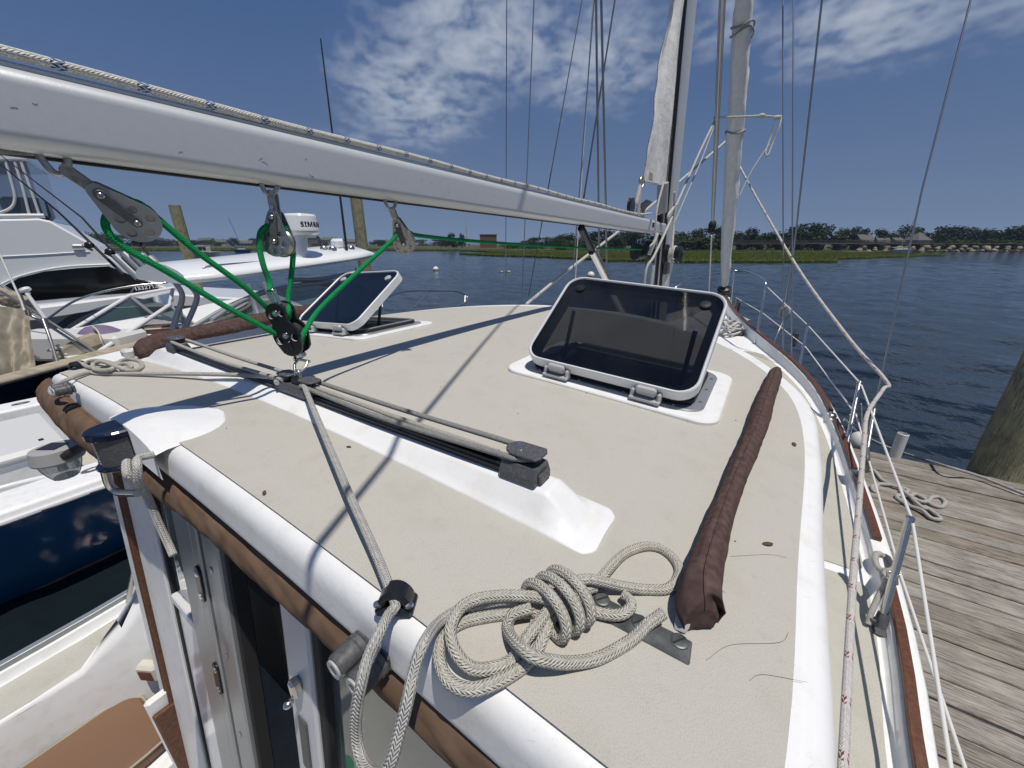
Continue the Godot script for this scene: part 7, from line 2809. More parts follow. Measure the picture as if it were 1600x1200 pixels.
func build_blue_boat() -> void:
	var o := thing("blue_hulled_motorboat", "open motorboat with bright blue hull and white gunwales in the next berth", "motorboat", "", boat_frame)
	var near := func(a: float) -> float: return lerpf(-3.40, -4.9, smoothstep(1.0, 3.4, a) * smoothstep(1.0, 3.4, a))
	var far := func(a: float) -> float: return lerpf(-6.52, -5.0, smoothstep(1.0, 3.4, a) * smoothstep(1.0, 3.4, a))
	var st := []
	for i in 26:
		st.append(lerpf(-3.0, 3.4, i / 25.0))
	for s in 2:
		var edge: Callable = near if s == 0 else far
		var d := 1.0 if s == 0 else -1.0
		# topside
		var rows := []
		for k in 6:
			var row := []
			for a in st:
				row.append(Vector3(edge.call(a) - d * 0.46 * pow(k / 5.0, 1.3), lerpf(0.80, -0.2, k / 5.0), -a))
			rows.append(row)
		var m := MB.new()
		m.grid(rows, false, false, 1.0)
		for i in m.n.size():
			if m.n[i].x * d < 0.0:
				m.n[i] = -m.n[i]
		fix_winding(m)
		part(o, "topside", m, M.hull_blue)
		# sandy boot stripe at the waterline
		rows = []
		for k in 2:
			var row := []
			for a in st:
				row.append(Vector3(edge.call(a) - d * (0.46 * pow((4.0 + k * 0.55) / 5.0, 1.3) - 0.006), lerpf(0.80, -0.2, (4.0 + k * 0.55) / 5.0) + 0.0, -a))
			rows.append(row)
		m = MB.new()
		m.grid(rows, false, false, 1.0)
		for i in m.n.size():
			if m.n[i].x * d < 0.0:
				m.n[i] = -m.n[i]
		fix_winding(m)
		part(o, "boot_stripe", m, M.canvas_tan)
		# white gunwale with two rolled edges and inner liner
		var prof := [[0.0, 0.795], [0.035, 0.80], [0.045, 0.82], [0.035, 0.84], [0.02, 0.845], [0.02, 0.87], [0.0, 0.895], [-0.03, 0.90], [-0.34, 0.905], [-0.365, 0.895], [-0.375, 0.87], [-0.375, 0.34]]
		rows = []
		for q in prof:
			var row := []
			for a in st:
				row.append(Vector3(edge.call(a) + d * q[0], q[1], -a))
			rows.append(row)
		m = MB.new()
		m.grid(rows, false, false, 1.0)
		for i in m.n.size():
			var up := Vector3(d * (1.0 if i < st.size() * 6 else -1.0), 1.2 if i < st.size() * 10 else 0.0, 0)
			if m.n[i].dot(up) < 0.0:
				m.n[i] = -m.n[i]
		fix_winding(m)
		part(o, "gunwale", m, M.gelcoat)
		for a in ([-0.28, 0.42] if s == 0 else [0.35, 0.75]):
			var rm := MB.new()
			rm.lathe([Vector2(0.05, 0.0), Vector2(0.048, 0.006), Vector2(0.03, 0.007), Vector2(0.028, -0.02), Vector2(0.0, -0.02)], Transform3D(Basis.IDENTITY.scaled(Vector3(0.8, 1, 1.5)), Vector3(edge.call(a) - d * 0.2, 0.906, -a)), 16)
			part(o, "rod_holder", rm, M.stainless_dull)
	var m := MB.new()
	m.box(Vector3(-4.96, 0.32, -0.2), Vector3(2.5, 0.04, 5.6))
	part(o, "cockpit_sole", m, M.nonskid_side)
	# raised white box with padded lid
	var bx := holder(o, "bait_box")
	m = MB.new()
	m.box(Vector3(-5.35, 0.55, 0.0), Vector3(1.2, 0.44, 0.86), 0.03)
	part(bx, "body", m, M.gelcoat)
	m = MB.new()
	m.box(Vector3(-5.35, 0.80, 0.0), Vector3(1.26, 0.10, 0.92), 0.04)
	part(bx, "lid", m, M.vinyl_white)
	m = MB.new()
	m.box(Vector3(-4.93, 0.853, -0.30), Vector3(0.06, 0.004, 0.035), 0.001)
	part(bx, "badge", m, M.ink_black)
	# round hatch rim and a low console ahead
	m = MB.new()
	var ring := []
	for i in 40:
		var t := TAU * i / 40.0
		ring.append(Vector3(-4.25 + cos(t) * 0.34, 0.62, 0.12 + sin(t) * 0.5))
	m.tube(ring, 0.022, 8, false, true)
	part(o, "basin_rim", m, M.gelcoat_gloss)
	m = MB.new()
	m.box(Vector3(-4.25, 0.46, 0.12), Vector3(0.62, 0.26, 0.9), 0.05)
	part(o, "basin", m, M.gelcoat)
	m = MB.new()
	m.box(Vector3(-5.2, 0.5, -1.0), Vector3(1.9, 0.36, 0.5), 0.03)
	part(o, "forward_seat", m, M.gelcoat)
	m = MB.new()
	m.tube(curve([Vector3(-4.6, 0.62, -0.76), Vector3(-4.5, 0.66, -0.72), Vector3(-4.32, 0.64, -0.78)], 4), 0.016, 6)
	part(o, "strap", m, M.black_matt)
	var g := MB.new()
	g.ball(Vector3(-5.72, 0.875, 0.08), Vector3(0.17, 0.03, 0.10), 7, 14)
	var f := noise(6.0, 3, 55)
	for i in g.v.size():
		g.v[i] += g.n[i] * 0.02 * f.get_noise_3dv(g.v[i])
	solo("green_cloth", g, M.cloth_green, "crumpled green cloth lying on the white box of the blue motorboat", "cloth", "", boat_frame)

func build_navy_boat() -> void:
	var o := thing("navy_runabout", "navy hulled runabout with white windshield frame and tan bimini beyond the blue boat", "motorboat")
	var x0 := -7.18
	var x1 := -9.7
	var st := []
	for i in 24:
		st.append(lerpf(-2.0, -12.5, i / 23.0))
	var wid := func(z: float) -> float: return 1.0 - pow(clampf((-z - 7.0) / 5.6, 0.0, 1.0), 2.2)
	for s in 2:
		var d := 1.0 if s == 0 else -1.0
		var rows := []
		for k in 6:
			var row := []
			for z in st:
				var c := (x0 + x1) * 0.5
				row.append(Vector3(c + d * (x0 - x1) * 0.5 * wid.call(z) * (1.0 - 0.22 * pow(k / 5.0, 1.4)), lerpf(0.84, -0.2, k / 5.0), z))
			rows.append(row)
		var m := MB.new()
		m.grid(rows, false, false, 1.0)
		for i in m.n.size():
			if m.n[i].x * d < 0.0:
				m.n[i] = -m.n[i]
		fix_winding(m)
		part(o, "topside", m, M.hull_navy)
		rows = []
		for q in [[0.03, 0.83], [0.045, 0.86], [0.03, 0.89], [0.0, 0.90], [-0.22, 0.91], [-0.26, 0.90], [-0.27, 0.4]]:
			var row := []
			for z in st:
				var c := (x0 + x1) * 0.5
				row.append(Vector3(c + d * maxf(0.02, (x0 - x1) * 0.5 * wid.call(z) + q[0]), q[1], z))
			rows.append(row)
		m = MB.new()
		m.grid(rows, false, false, 1.0)
		for i in m.n.size():
			var up := Vector3(d * (1.0 if i < st.size() * 3 else -1.0), 1.2 if i < st.size() * 6 else 0.0, 0)
			if m.n[i].dot(up) < 0.0:
				m.n[i] = -m.n[i]
		fix_winding(m)
		part(o, "gunwale", m, M.canvas_tan)
	var m := MB.new()
	m.box(Vector3(-8.44, 0.40, -4.8), Vector3(2.2, 0.06, 5.4))
	part(o, "sole", m, M.plank_1)
	# foredeck in pale gelcoat
	m = MB.new()
	var fr := []
	for i in 10:
		var z := lerpf(-7.6, -12.3, i / 9.0)
		var w: float = 1.26 * wid.call(z) - 0.04
		fr.append([Vector3(-8.44 - maxf(w, 0.02), 0.95, z), Vector3(-8.44, 1.12, z), Vector3(-8.44 + maxf(w, 0.02), 0.95, z)])
	m.grid(fr, false, false, 1.0)
	for i in m.n.size():
		if m.n[i].y < 0.0:
			m.n[i] = -m.n[i]
	fix_winding(m)
	part(o, "foredeck", m, M.gelcoat)
	# dashboard
	m = MB.new()
	m.box(Vector3(-8.44, 0.85, -7.3), Vector3(2.2, 0.5, 0.7), 0.06)
	part(o, "dashboard", m, M.vinyl_white)
	# windshield: near frame, far frame, front frame
	var nb: Vector3 = Vector3(-7.42, 0.87, -6.68)
	var na: Vector3 = Vector3(-7.49, 1.43, -8.48)
	var nt: Vector3 = Vector3(-7.51, 1.75, -8.70)
	var nf: Vector3 = Vector3(-7.21, 0.83, -8.79)
	var fb: Vector3 = Vector3(-9.95, 0.64, -7.98)
	var fa: Vector3 = Vector3(-9.97, 1.42, -10.18)
	var ft: Vector3 = Vector3(-9.50, 1.52, -11.07)
	var ff: Vector3 = Vector3(-9.60, 0.79, -10.37)
	var ws := holder(o, "windshield")
	for q in [[nb, na, 0.045], [na, nt, 0.045], [na, nf, 0.035], [nb, nf, 0.03], [fb, fa, 0.05], [fa, ft, 0.05], [fa, ff, 0.05], [fb, ff, 0.03], [nt, ft, 0.03]]:
		m = MB.new()
		m.tube([q[0], q[1]], q[2], 4)
		part(ws, "frame_bar", m, M.painted_alloy)
	for q in [[nb, na, nf], [fb, fa, ff], [fa, ft, ff], [na, nt, ft, fa]]:
		m = MB.new()
		m.face(q)
		var back := []
		for p in q:
			back.append(p + Vector3(-0.008, 0, -0.004))
		m.face(back, -m.n[0])
		part(ws, "pane", m, M.green_glass)
	# locker with teak sides by the helm
	var lk := holder(o, "helm_box")
	m = MB.new()
	m.box(Vector3(-7.33, 0.98, -7.89), Vector3(0.55, 0.26, 0.35), 0.02, Basis(Vector3.UP, 0.4))
	part(lk, "body", m, M.teak)
	m = MB.new()
	m.box(Vector3(-7.33, 1.07, -7.92), Vector3(0.62, 0.05, 0.42), 0.02, Basis(Vector3.UP, 0.4))
	part(lk, "top", m, M.vinyl_white)
	# bent pipes of the arch and its rod tubes
	var ar := holder(o, "rod_arch")
	for q in [[Vector3(-6.74, 1.02, -7.48), Vector3(-6.71, 1.38, -7.72), Vector3(-6.67, 1.61, -7.86), Vector3(-6.72, 1.78, -7.97), Vector3(-6.98, 2.01, -8.16), Vector3(-7.31, 2.28, -8.37)], [Vector3(-6.79, 0.95, -7.77), Vector3(-6.67, 1.35, -8.03), Vector3(-6.61, 1.60, -8.17), Vector3(-6.67, 1.72, -8.27), Vector3(-6.82, 1.84, -8.36)]]:
		m = MB.new()
		m.tube(curve(q, 6), 0.05, 10)
		part(ar, "pipe", m, M.frame_alloy)
	for k in 5:
		m = MB.new()
		var p: Vector3 = [Vector3(-8.20, 2.22, -8.56), Vector3(-8.02, 2.27, -8.57), Vector3(-7.84, 2.27, -8.57), Vector3(-7.65, 2.24, -8.56), Vector3(-7.49, 2.19, -8.55)][k]
		var d := Vector3(-0.32, 0.42, 0.0)
		m.tube([p - d * 0.55, p + d * 0.55], 0.085, 12, false)
		m.tube([p - d * 0.55, p + d * 0.555], 0.07, 12, false)
		part(ar, "rod_tube", m, M.frame_alloy)
	# tan bimini folded on its bows at the left edge
	var bi := holder(o, "bimini")
	m = MB.new()
	var fz := noise(1.2, 4, 66)
	var rows := []
	var tl: Vector3 = Vector3(-8.03, 1.91, -5.68)
	var tr: Vector3 = Vector3(-8.06, 1.66, -6.44)
	var bl: Vector3 = Vector3(-7.60, 0.88, -4.98)
	var br: Vector3 = Vector3(-7.56, 0.83, -5.81)
	for j in 22:
		var row := []
		for i in 40:
			var u := i / 39.0
			var v := j / 21.0
			var p := tl.lerp(tr, u).lerp(bl.lerp(br, u), v)
			var n := fz.get_noise_2d(u * 3.0, v * 1.5)
			row.append(p + Vector3(0.5, 0, 0.85) * (0.05 * sin(u * 26.0 + v * 2.5 + n * 3.0) + 0.10 * n) * (0.35 + 0.65 * v) + Vector3(0, 0.06 * n * v, 0))
		rows.append(row)
	m.grid(rows, false, false, 0.0)
	part(bi, "curtain", m, M.canvas_tan)
	m = MB.new()
	lumpy_tube(m, curve([Vector3(-9.03, 2.11, -6.49), Vector3(-8.53, 1.88, -6.52), Vector3(-8.34, 1.77, -6.58), Vector3(-8.23, 1.59, -6.62)], 6), [0.16, 0.15, 0.15, 0.15, 0.15, 0.14, 0.14, 0.14, 0.14, 0.14, 0.14, 0.13, 0.13, 0.13, 0.12, 0.12, 0.12, 0.11, 0.10], 0.8, fz, 0.03)
	part(bi, "rolled_top", m, M.canvas_tan)
	for q in [[Vector3(-8.27, 1.98, -6.34), Vector3(-8.00, 1.56, -6.51), Vector3(-7.38, 0.81, -6.66)], [Vector3(-8.49, 1.80, -6.49), Vector3(-8.03, 1.41, -6.56), Vector3(-7.47, 0.80, -6.65)], [Vector3(-7.96, 1.53, -6.50), Vector3(-7.70, 1.20, -6.27), Vector3(-7.32, 0.84, -5.92)], [Vector3(-9.33, 1.99, -7.20), Vector3(-8.63, 1.50, -7.01)]]:
		m = MB.new()
		m.tube(curve(q, 4), 0.022, 8)
		part(bi, "bow", m, M.stainless_dull)
	m = MB.new()
	m.tube([Vector3(-8.32, 2.63, -6.58), Vector3(-8.06, 1.82, -6.39), Vector3(-8.00, 1.67, -6.33)], 0.014, 8)
	part(o, "whip_aerial", m, M.coated_wire)
	# all-round light on its stalk
	var al := holder(o, "anchor_light")
	m = MB.new()
	m.tube([Vector3(-8.09, 1.92, -6.53), Vector3(-7.91, 1.51, -6.49)], 0.028, 10)
	part(al, "stalk", m, M.painted_alloy)
	m = MB.new()
	m.lathe([Vector2(0.0, 0.05), Vector2(0.07, 0.04), Vector2(0.075, 0.0), Vector2(0.03, -0.02), Vector2(0.025, -0.06), Vector2(0.0, -0.06)], Transform3D(Basis(Vector3.BACK, 0.5), Vector3(-8.11, 1.96, -6.55)), 14)
	part(al, "head", m, M.gelcoat)
	# things lying aboard
	var b := MB.new()
	b.ball(Vector3(-7.83, 0.99, -7.25), Vector3(0.42, 0.20, 0.3), 8, 14, Basis(Vector3.BACK, -0.3))
	var fb2 := noise(3.0, 3, 67)
	for i in b.v.size():
		b.v[i] += b.n[i] * 0.06 * fb2.get_noise_3dv(b.v[i])
	var bag := thing("duffel_bag", "purple-grey duffel bag with cream strap beside the runabout's windshield", "bag")
	part(bag, "body", b, M.bag_purple)
	b = MB.new()
	b.tube(curve([Vector3(-7.85, 1.22, -7.12), Vector3(-7.60, 1.18, -6.95), Vector3(-7.47, 1.04, -6.83), Vector3(-7.50, 0.93, -6.86)], 5), 0.045, 6, true, false, 0.3)
	part(bag, "strap", b, M.cream)
	b = MB.new()
	b.box(Vector3(-7.86, 0.90, -6.79), Vector3(0.62, 0.30, 0.42), 0.06, Basis(Vector3.UP, 0.3) * Basis(Vector3.BACK, 0.5))
	solo("tan_cushion", b, M.canvas_tan, "pale tan seat cushion tipped up beside the duffel bag", "cushion")
	b = MB.new()
	var cp := []
	for i in 18:
		cp.append(Vector3(-8.02, 0.81, -6.66) + Vector3(cos(i * 1.3) * 0.14, 0.02 * i * 0.5, sin(i * 1.7) * 0.12))
	b.tube(curve(cp, 4), 0.022, 6)
	solo("mooring_line", b, M.rope_pale, "loose white mooring line heaped aboard the navy runabout", "rope")

func build_hardtop_boat() -> void:
	var f: Transform3D = Transform3D(Basis(Vector3(0.47794, 0, -0.87839), Vector3.UP, Vector3(0.87839, 0, 0.47794)), Vector3(-5.167, 0, -6.391))
	var o := thing("hardtop_motorboat", "white hardtop motorboat with radar dome and slate hull behind the port hatch", "motorboat", "", f)
	# hardtop: a shaped slab, edges rounded
	var near := [Vector2(0.560, 2.067), Vector2(1.226, 2.060), Vector2(2.638, 2.142), Vector2(3.828, 2.254), Vector2(4.241, 2.376)]
	var m := MB.new()
	var rows := []
	var depth := 2.3
	for j in 13:
		var t := j / 12.0
		var x := lerpf(near[0].x - 0.55, near[4].x, t)
		var yb := lerpf(near[0].y + 0.02, near[4].y + 0.03, t)
		var w := 1.0 - 0.35 * pow(maxf(0.0, (t - 0.7) / 0.3), 2.0) - 0.2 * pow(maxf(0.0, (0.2 - t) / 0.2), 2.0)
		var zc := -depth * 0.5
		var hw := depth * 0.5 * w
		var row := []
		for q in [[1.0, 0.0], [1.02, 0.05], [0.97, 0.125], [0.8, 0.19], [0.4, 0.27], [0.0, 0.30], [-0.4, 0.27], [-0.8, 0.19], [-0.97, 0.125], [-1.02, 0.05], [-1.0, 0.0], [-0.9, -0.02], [0.9, -0.02]]:
			row.append(Vector3(x, yb + q[1] * (1.0 if t < 0.93 else 0.55), zc + hw * q[0]))
		rows.append(row)
	m.grid(rows, true, false, 0.0)
	m.face(rows[0], Vector3(-1, 0, 0))
	m.face(rows[12], Vector3(1, 0, 0))
	var ht := part(o, "hardtop", m, M.gelcoat_gloss)
	# rails and fittings on the hardtop
	m = MB.new()
	m.tube(curve([Vector3(near[0].x - 0.2, near[0].y + 0.19, -0.3), Vector3(near[0].x, near[0].y + 0.27, -0.3), Vector3(near[2].x, near[2].y + 0.27, -0.3), Vector3(near[3].x - 0.2, near[3].y + 0.28, -0.4)], 6), 0.022, 8)
	part(ht, "grab_rail", m, M.stainless)
	m = MB.new()
	m.tube(curve([Vector3(near[0].x - 0.3, near[0].y + 0.19, -2.0), Vector3(near[0].x - 0.1, near[0].y + 0.29, -2.0), Vector3(near[2].x, near[2].y + 0.30, -2.0), Vector3(near[3].x, near[3].y + 0.2, -2.0)], 6), 0.022, 8)
	part(ht, "grab_rail", m, M.stainless)
	# radar
	var ra := holder(o, "radar")
	var rc: Vector3 = f.affine_inverse() * Vector3(-4.35, 3.06, -8.55)
	m = MB.new()
	m.lathe([Vector2(0.0, -0.20), Vector2(0.24, -0.20), Vector2(0.33, -0.15), Vector2(0.345, -0.12), Vector2(0.345, -0.10), Vector2(0.315, 0.16), Vector2(0.29, 0.20), Vector2(0.0, 0.225)], Transform3D(Basis.IDENTITY, rc), 36)
	part(ra, "dome", m, M.gelcoat_gloss)
	m = MB.new()
	m.tube([rc + Vector3(-0.08, -0.20, 0), rc + Vector3(-0.14, -0.75, 0)], [0.16, 0.11], 12)
	part(ra, "pedestal", m, M.gelcoat_gloss)
	lettering(ra, "lettering", "SIMRAD", 0.135, 0.338, Transform3D(Basis(Vector3.UP, 0.14), rc + Vector3(0.0, 0.0, 0)), M.ink_black)
	# white canister, horns and aerial
	var ca := holder(o, "canister")
	m = MB.new()
	var cc: Vector3 = f.affine_inverse() * Vector3(-4.14, 2.69, -9.79)
	m.box(cc, Vector3(0.34, 0.24, 0.26), 0.06)
	part(ca, "body", m, M.gelcoat_gloss)
	for p in [Vector3(-4.31, 2.58, -9.33), Vector3(-4.11, 2.57, -9.32), Vector3(-3.86, 2.58, -9.75)]:
		var c: Vector3 = f.affine_inverse() * p
		m = MB.new()
		m.lathe([Vector2(0.0, -0.06), Vector2(0.07, -0.05), Vector2(0.075, 0.05), Vector2(0.06, 0.07), Vector2(0.0, 0.06)], Transform3D(Basis(Vector3.RIGHT, PI / 2), c), 16)
		m.tube([c, c + Vector3(0, -0.13, 0)], 0.02, 8)
		part(o, "spotlight", m, M.stainless)
	m = MB.new()
	m.tube([f.affine_inverse() * Vector3(-3.79, 6.51, -9.49), f.affine_inverse() * Vector3(-3.86, 3.78, -9.55), f.affine_inverse() * Vector3(-3.87, 2.54, -9.52)], [0.012, 0.022, 0.03], 8)
	part(o, "aerial", m, M.black_matt)
	# pipework, windscreen and deck
	for q in [[Vector3(-4.53, 2.05, -6.79), Vector3(-4.49, 1.71, -6.77), Vector3(-4.38, 1.39, -6.66)], [Vector3(-4.40, 2.06, -7.01), Vector3(-4.31, 1.73, -6.99), Vector3(-4.20, 1.39, -6.97)], [Vector3(-4.60, 1.99, -8.26), Vector3(-4.20, 1.97, -8.68), Vector3(-3.52, 2.09, -9.36)], [Vector3(-3.65, 2.14, -9.38), Vector3(-3.60, 1.82, -9.69)], [Vector3(-5.01, 1.50, -6.38), Vector3(-4.90, 1.72, -7.09), Vector3(-4.68, 1.85, -8.00), Vector3(-4.01, 1.90, -8.86)], [Vector3(-5.25, 1.40, -6.23), Vector3(-5.06, 1.65, -6.96), Vector3(-4.81, 1.85, -7.78)], [Vector3(-3.92, 1.33, -9.93), Vector3(-4.34, 1.72, -9.54), Vector3(-4.84, 1.88, -9.07)]]:
		var pts := []
		for p in q:
			pts.append(f.affine_inverse() * p)
		m = MB.new()
		m.tube(curve(pts, 5), 0.042, 8)
		part(o, "support_pipe", m, M.frame_alloy)
	for q in [[Vector3(-4.44, 1.32, -7.37), Vector3(-4.71, 1.85, -8.42), Vector3(-3.76, 1.82, -9.69), Vector3(-2.94, 0.79, -9.74)], [Vector3(-5.17, 1.41, -6.56), Vector3(-5.07, 1.78, -7.76), Vector3(-4.71, 1.85, -8.42), Vector3(-4.44, 1.32, -7.37)]]:
		var pts := []
		for p in q:
			pts.append(f.affine_inverse() * p)
		m = MB.new()
		m.face(pts)
		var back := []
		for p in pts:
			back.append(p + Vector3(0.0, -0.004, -0.01))
		m.face(back, -m.n[0])
		part(o, "windscreen", m, M.green_glass)
	# deck and slate topside
	m = MB.new()
	var dk := []
	for j in 12:
		var t := j / 11.0
		var x := lerpf(-1.2, 5.0, t)
		var w := 1.35 * (1.0 - pow(t, 2.5)) + 0.03
		dk.append([Vector3(x, 0.82 + 0.15 * t * t, -1.15 - w), Vector3(x, 0.92 + 0.15 * t * t, -1.15), Vector3(x, 0.82 + 0.15 * t * t, -1.15 + w)])
	m.grid(dk, false, false, 1.0)
	for i in m.n.size():
		if m.n[i].y < 0.0:
			m.n[i] = -m.n[i]
	fix_winding(m)
	part(o, "deck", m, M.gelcoat)
	for s in [-1.0, 1.0]:
		m = MB.new()
		var rr := []
		for k in 4:
			var row := []
			for j in 12:
				var t := j / 11.0
				var x := lerpf(-1.2, 5.0, t)
				var w := (1.35 * (1.0 - pow(t, 2.5)) + 0.03) * (1.0 - 0.12 * k)
				row.append(Vector3(x - 0.3 * k * t, lerpf(0.81 + 0.15 * t * t, -0.2, k / 3.0), -1.15 + s * w))
			rr.append(row)
		m.grid(rr, false, false, 1.0)
		for i in m.n.size():
			if m.n[i].z * s < 0.0:
				m.n[i] = -m.n[i]
		fix_winding(m)
		part(o, "topside", m, M.hull_slate)
	# bow rail
	var br := []
	for p in [Vector3(-3.43, 1.33, -9.93), Vector3(-2.94, 1.47, -10.73), Vector3(-2.24, 1.41, -11.45), Vector3(-1.70, 1.35, -11.86), Vector3(-1.40, 1.18, -12.01), Vector3(-1.39, 1.04, -11.74), Vector3(-1.61, 0.99, -11.09)]:
		br.append(f.affine_inverse() * p)
	m = MB.new()
	m.tube(curve(br, 6), 0.028, 8)
	part(o, "bow_rail", m, M.stainless)
	for q in [[Vector3(-2.39, 1.39, -11.34), Vector3(-2.69, 1.05, -10.68)], [Vector3(-1.44, 1.23, -12.03), Vector3(-1.43, 0.89, -11.69)]]:
		m = MB.new()
		m.tube([f.affine_inverse() * q[0], f.affine_inverse() * q[1]], 0.02, 8)
		part(o, "rail_post", m, M.stainless)

func profile(m: MB, pts: Array, z: float, t: float) -> void:
	m.prism(pts, t, Transform3D(Basis.IDENTITY, Vector3(0, 0, z - t * 0.5)), minf(0.05, t * 0.3))

func build_flybridge_boat() -> void:
	var f: Transform3D = Transform3D(Basis(Vector3(0.75717, 0, -0.65321), Vector3.UP, Vector3(0.65321, 0, 0.75717)), Vector3(-14.000, 0, -10.883))
	var o := thing("flybridge_yacht", "tall white flybridge yacht with long black side window at the far left", "yacht", "", f)
	# lower hull and house side
	var m := MB.new()
	profile(m, [Vector2(-1.461, 1.165), Vector2(0.448, 1.009), Vector2(3.001, 1.233), Vector2(4.467, 0.969), Vector2(6.196, 0.732), Vector2(7.256, 0.387), Vector2(6.193, -1.661), Vector2(-2.277, -1.466)], 0.35, 4.2)
	part(o, "hull", m, M.gelcoat_gloss)
	m = MB.new()
	profile(m, [Vector2(-1.584, 0.767), Vector2(0.358, 0.686), Vector2(2.001, 0.855), Vector2(4.410, 0.707), Vector2(3.986, -1.240), Vector2(-2.277, -1.466)], 0.39, 0.04)
	part(o, "slate_band", m, M.hull_slate)
	m = MB.new()
	profile(m, [Vector2(-0.820, 3.229), Vector2(1.106, 3.359), Vector2(1.304, 3.300), Vector2(2.038, 2.618), Vector2(2.620, 1.855), Vector2(3.372, 1.310), Vector2(3.923, 0.927), Vector2(0.428, 0.937), Vector2(-1.490, 1.070)], 0.0, 3.4)
	part(o, "house", m, M.gelcoat_gloss)
	# eyebrow and window
	m = MB.new()
	profile(m, [Vector2(0.010, 1.612), Vector2(0.316, 1.801), Vector2(0.833, 1.951), Vector2(1.480, 2.014), Vector2(2.164, 2.045), Vector2(2.596, 1.758), Vector2(3.138, 1.408), Vector2(3.151, 1.264), Vector2(2.996, 1.213), Vector2(1.807, 1.207), Vector2(0.365, 1.144), Vector2(0.224, 1.317)], 0.03, 0.05)
	part(o, "side_window", m, M.dark_window)
	m = MB.new()
	var eb := []
	for p in [Vector2(-0.353, 1.433), Vector2(0.193, 1.773), Vector2(0.713, 1.956), Vector2(1.367, 2.072), Vector2(2.206, 2.100)]:
		eb.append(Vector3(p.x, p.y, 0.06))
	m.tube(curve(eb, 6), 0.03, 8)
	part(o, "eyebrow", m, M.gelcoat_gloss)
	lettering(o, "registration", "1332713", 0.155, 0.0, Transform3D(Basis(Vector3.BACK, 0.10), Vector3(Vector2(2.847, 1.367).x, Vector2(2.847, 1.367).y, 0.034)), M.ink_white)
	m = MB.new()
	var nl: Vector2 = Vector2(1.664, 2.602)
	m.box(Vector3(nl.x, nl.y, 0.04), Vector3(0.24, 0.14, 0.06), 0.03)
	part(o, "side_light", m, M.stainless)
	m = MB.new()
	var sl := []
	for p in [Vector2(-0.082, 2.353), Vector2(0.838, 2.402), Vector2(1.867, 2.475)]:
		sl.append(Vector3(p.x, p.y, 0.004))
	m.tube(sl, 0.018, 6)
	part(o, "moulding_line", m, M.gelcoat)
	# toe rail tube
	m = MB.new()
	var rl := []
	for p in [Vector2(0.609, 0.694), Vector2(1.241, 1.121), Vector2(1.915, 1.353), Vector2(2.676, 1.478), Vector2(3.420, 1.514)]:
		rl.append(Vector3(p.x, p.y, 0.5))
	m.tube(curve(rl, 6), 0.03, 8)
	part(o, "side_rail", m, M.stainless)
	m = MB.new()
	m.tube([Vector3(Vector2(2.445, 1.215).x, Vector2(2.445, 1.215).y, 0.5), Vector3(Vector2(2.611, 1.462).x, Vector2(2.611, 1.462).y, 0.5)], 0.022, 6)
	part(o, "rail_post", m, M.stainless)
	# flybridge enclosure of clear curtains on white frames, with a roof
	var fb := holder(o, "flybridge_enclosure")
	m = MB.new()
	profile(m, [Vector2(-0.686, 4.808), Vector2(1.108, 4.957), Vector2(1.287, 4.890), Vector2(1.283, 4.800), Vector2(-0.765, 4.560)], -0.1, 3.0)
	part(fb, "roof", m, M.gelcoat_gloss)
	m = MB.new()
	m.prism([Vector2(-0.402, 4.575), Vector2(1.260, 4.797), Vector2(1.201, 3.444), Vector2(-0.797, 3.303)], 0.01, Transform3D(Basis.IDENTITY, Vector3(0, 0, -0.2)))
	part(fb, "curtain", m, M.clear_vinyl)
	m = MB.new()
	var e0: Vector2 = Vector2(1.260, 4.797)
	var e1: Vector2 = Vector2(1.201, 3.444)
	m.face([Vector3(e0.x, e0.y, -0.2), Vector3(e1.x, e1.y, -0.2), Vector3(e1.x, e1.y, -3.0), Vector3(e0.x, e0.y, -3.0)])
	part(fb, "front_curtain", m, M.clear_vinyl)
	for q in [[Vector2(0.899, 4.755), Vector2(0.854, 4.226), Vector2(0.797, 3.837), Vector2(0.623, 3.578), Vector2(0.228, 3.404)], [Vector2(1.168, 4.786), Vector2(1.152, 4.097), Vector2(1.129, 3.441)], [Vector2(1.055, 4.773), Vector2(1.013, 4.086), Vector2(0.941, 3.433)]]:
		var pts := []
		for p in q:
			pts.append(Vector3(p.x, p.y, -0.15))
		m = MB.new()
		m.tube(curve(pts, 5), 0.032, 8)
		part(fb, "frame_bar", m, M.painted_alloy)
	m = MB.new()
	var sb := []
	for p in [Vector2(-0.797, 3.303), Vector2(0.890, 3.415), Vector2(1.220, 3.429)]:
		sb.append(Vector3(p.x, p.y, -0.12))
	m.tube(sb, 0.06, 8)
	part(fb, "sill", m, M.painted_alloy)
	m = MB.new()
	m.box(Vector3(Vector2(0.788, 3.649).x, Vector2(0.788, 3.649).y, -1.4), Vector3(0.9, 0.6, 0.8), 0.1)
	part(fb, "helm_seat", m, M.hull_slate)
	# fishing rods standing in the runabout's rod tubes
	var k := 0
	for q in [[Vector3(-9.84, 4.44, -8.30), Vector3(-8.85, 3.20, -8.60), Vector3(-8.48, 2.60, -8.59), Vector3(-8.12, 2.13, -8.52)], [Vector3(-9.57, 4.24, -8.02), Vector3(-9.23, 3.32, -8.53), Vector3(-8.91, 2.73, -8.64), Vector3(-8.31, 2.09, -8.51)], [Vector3(-8.90, 4.33, -8.48), Vector3(-8.53, 3.64, -8.86), Vector3(-7.90, 2.81, -8.66), Vector3(-7.61, 2.26, -8.57)]]:
		var rd := thing("fishing_rod", ["black fishing rod with thick butt, upper of the pair left of the big block", "thin black fishing rod, lower of the pair left of the big block", "black fishing rod passing behind the big steel block"][k], "fishing rod", "fishing rods in the rod tubes")
		m = MB.new()
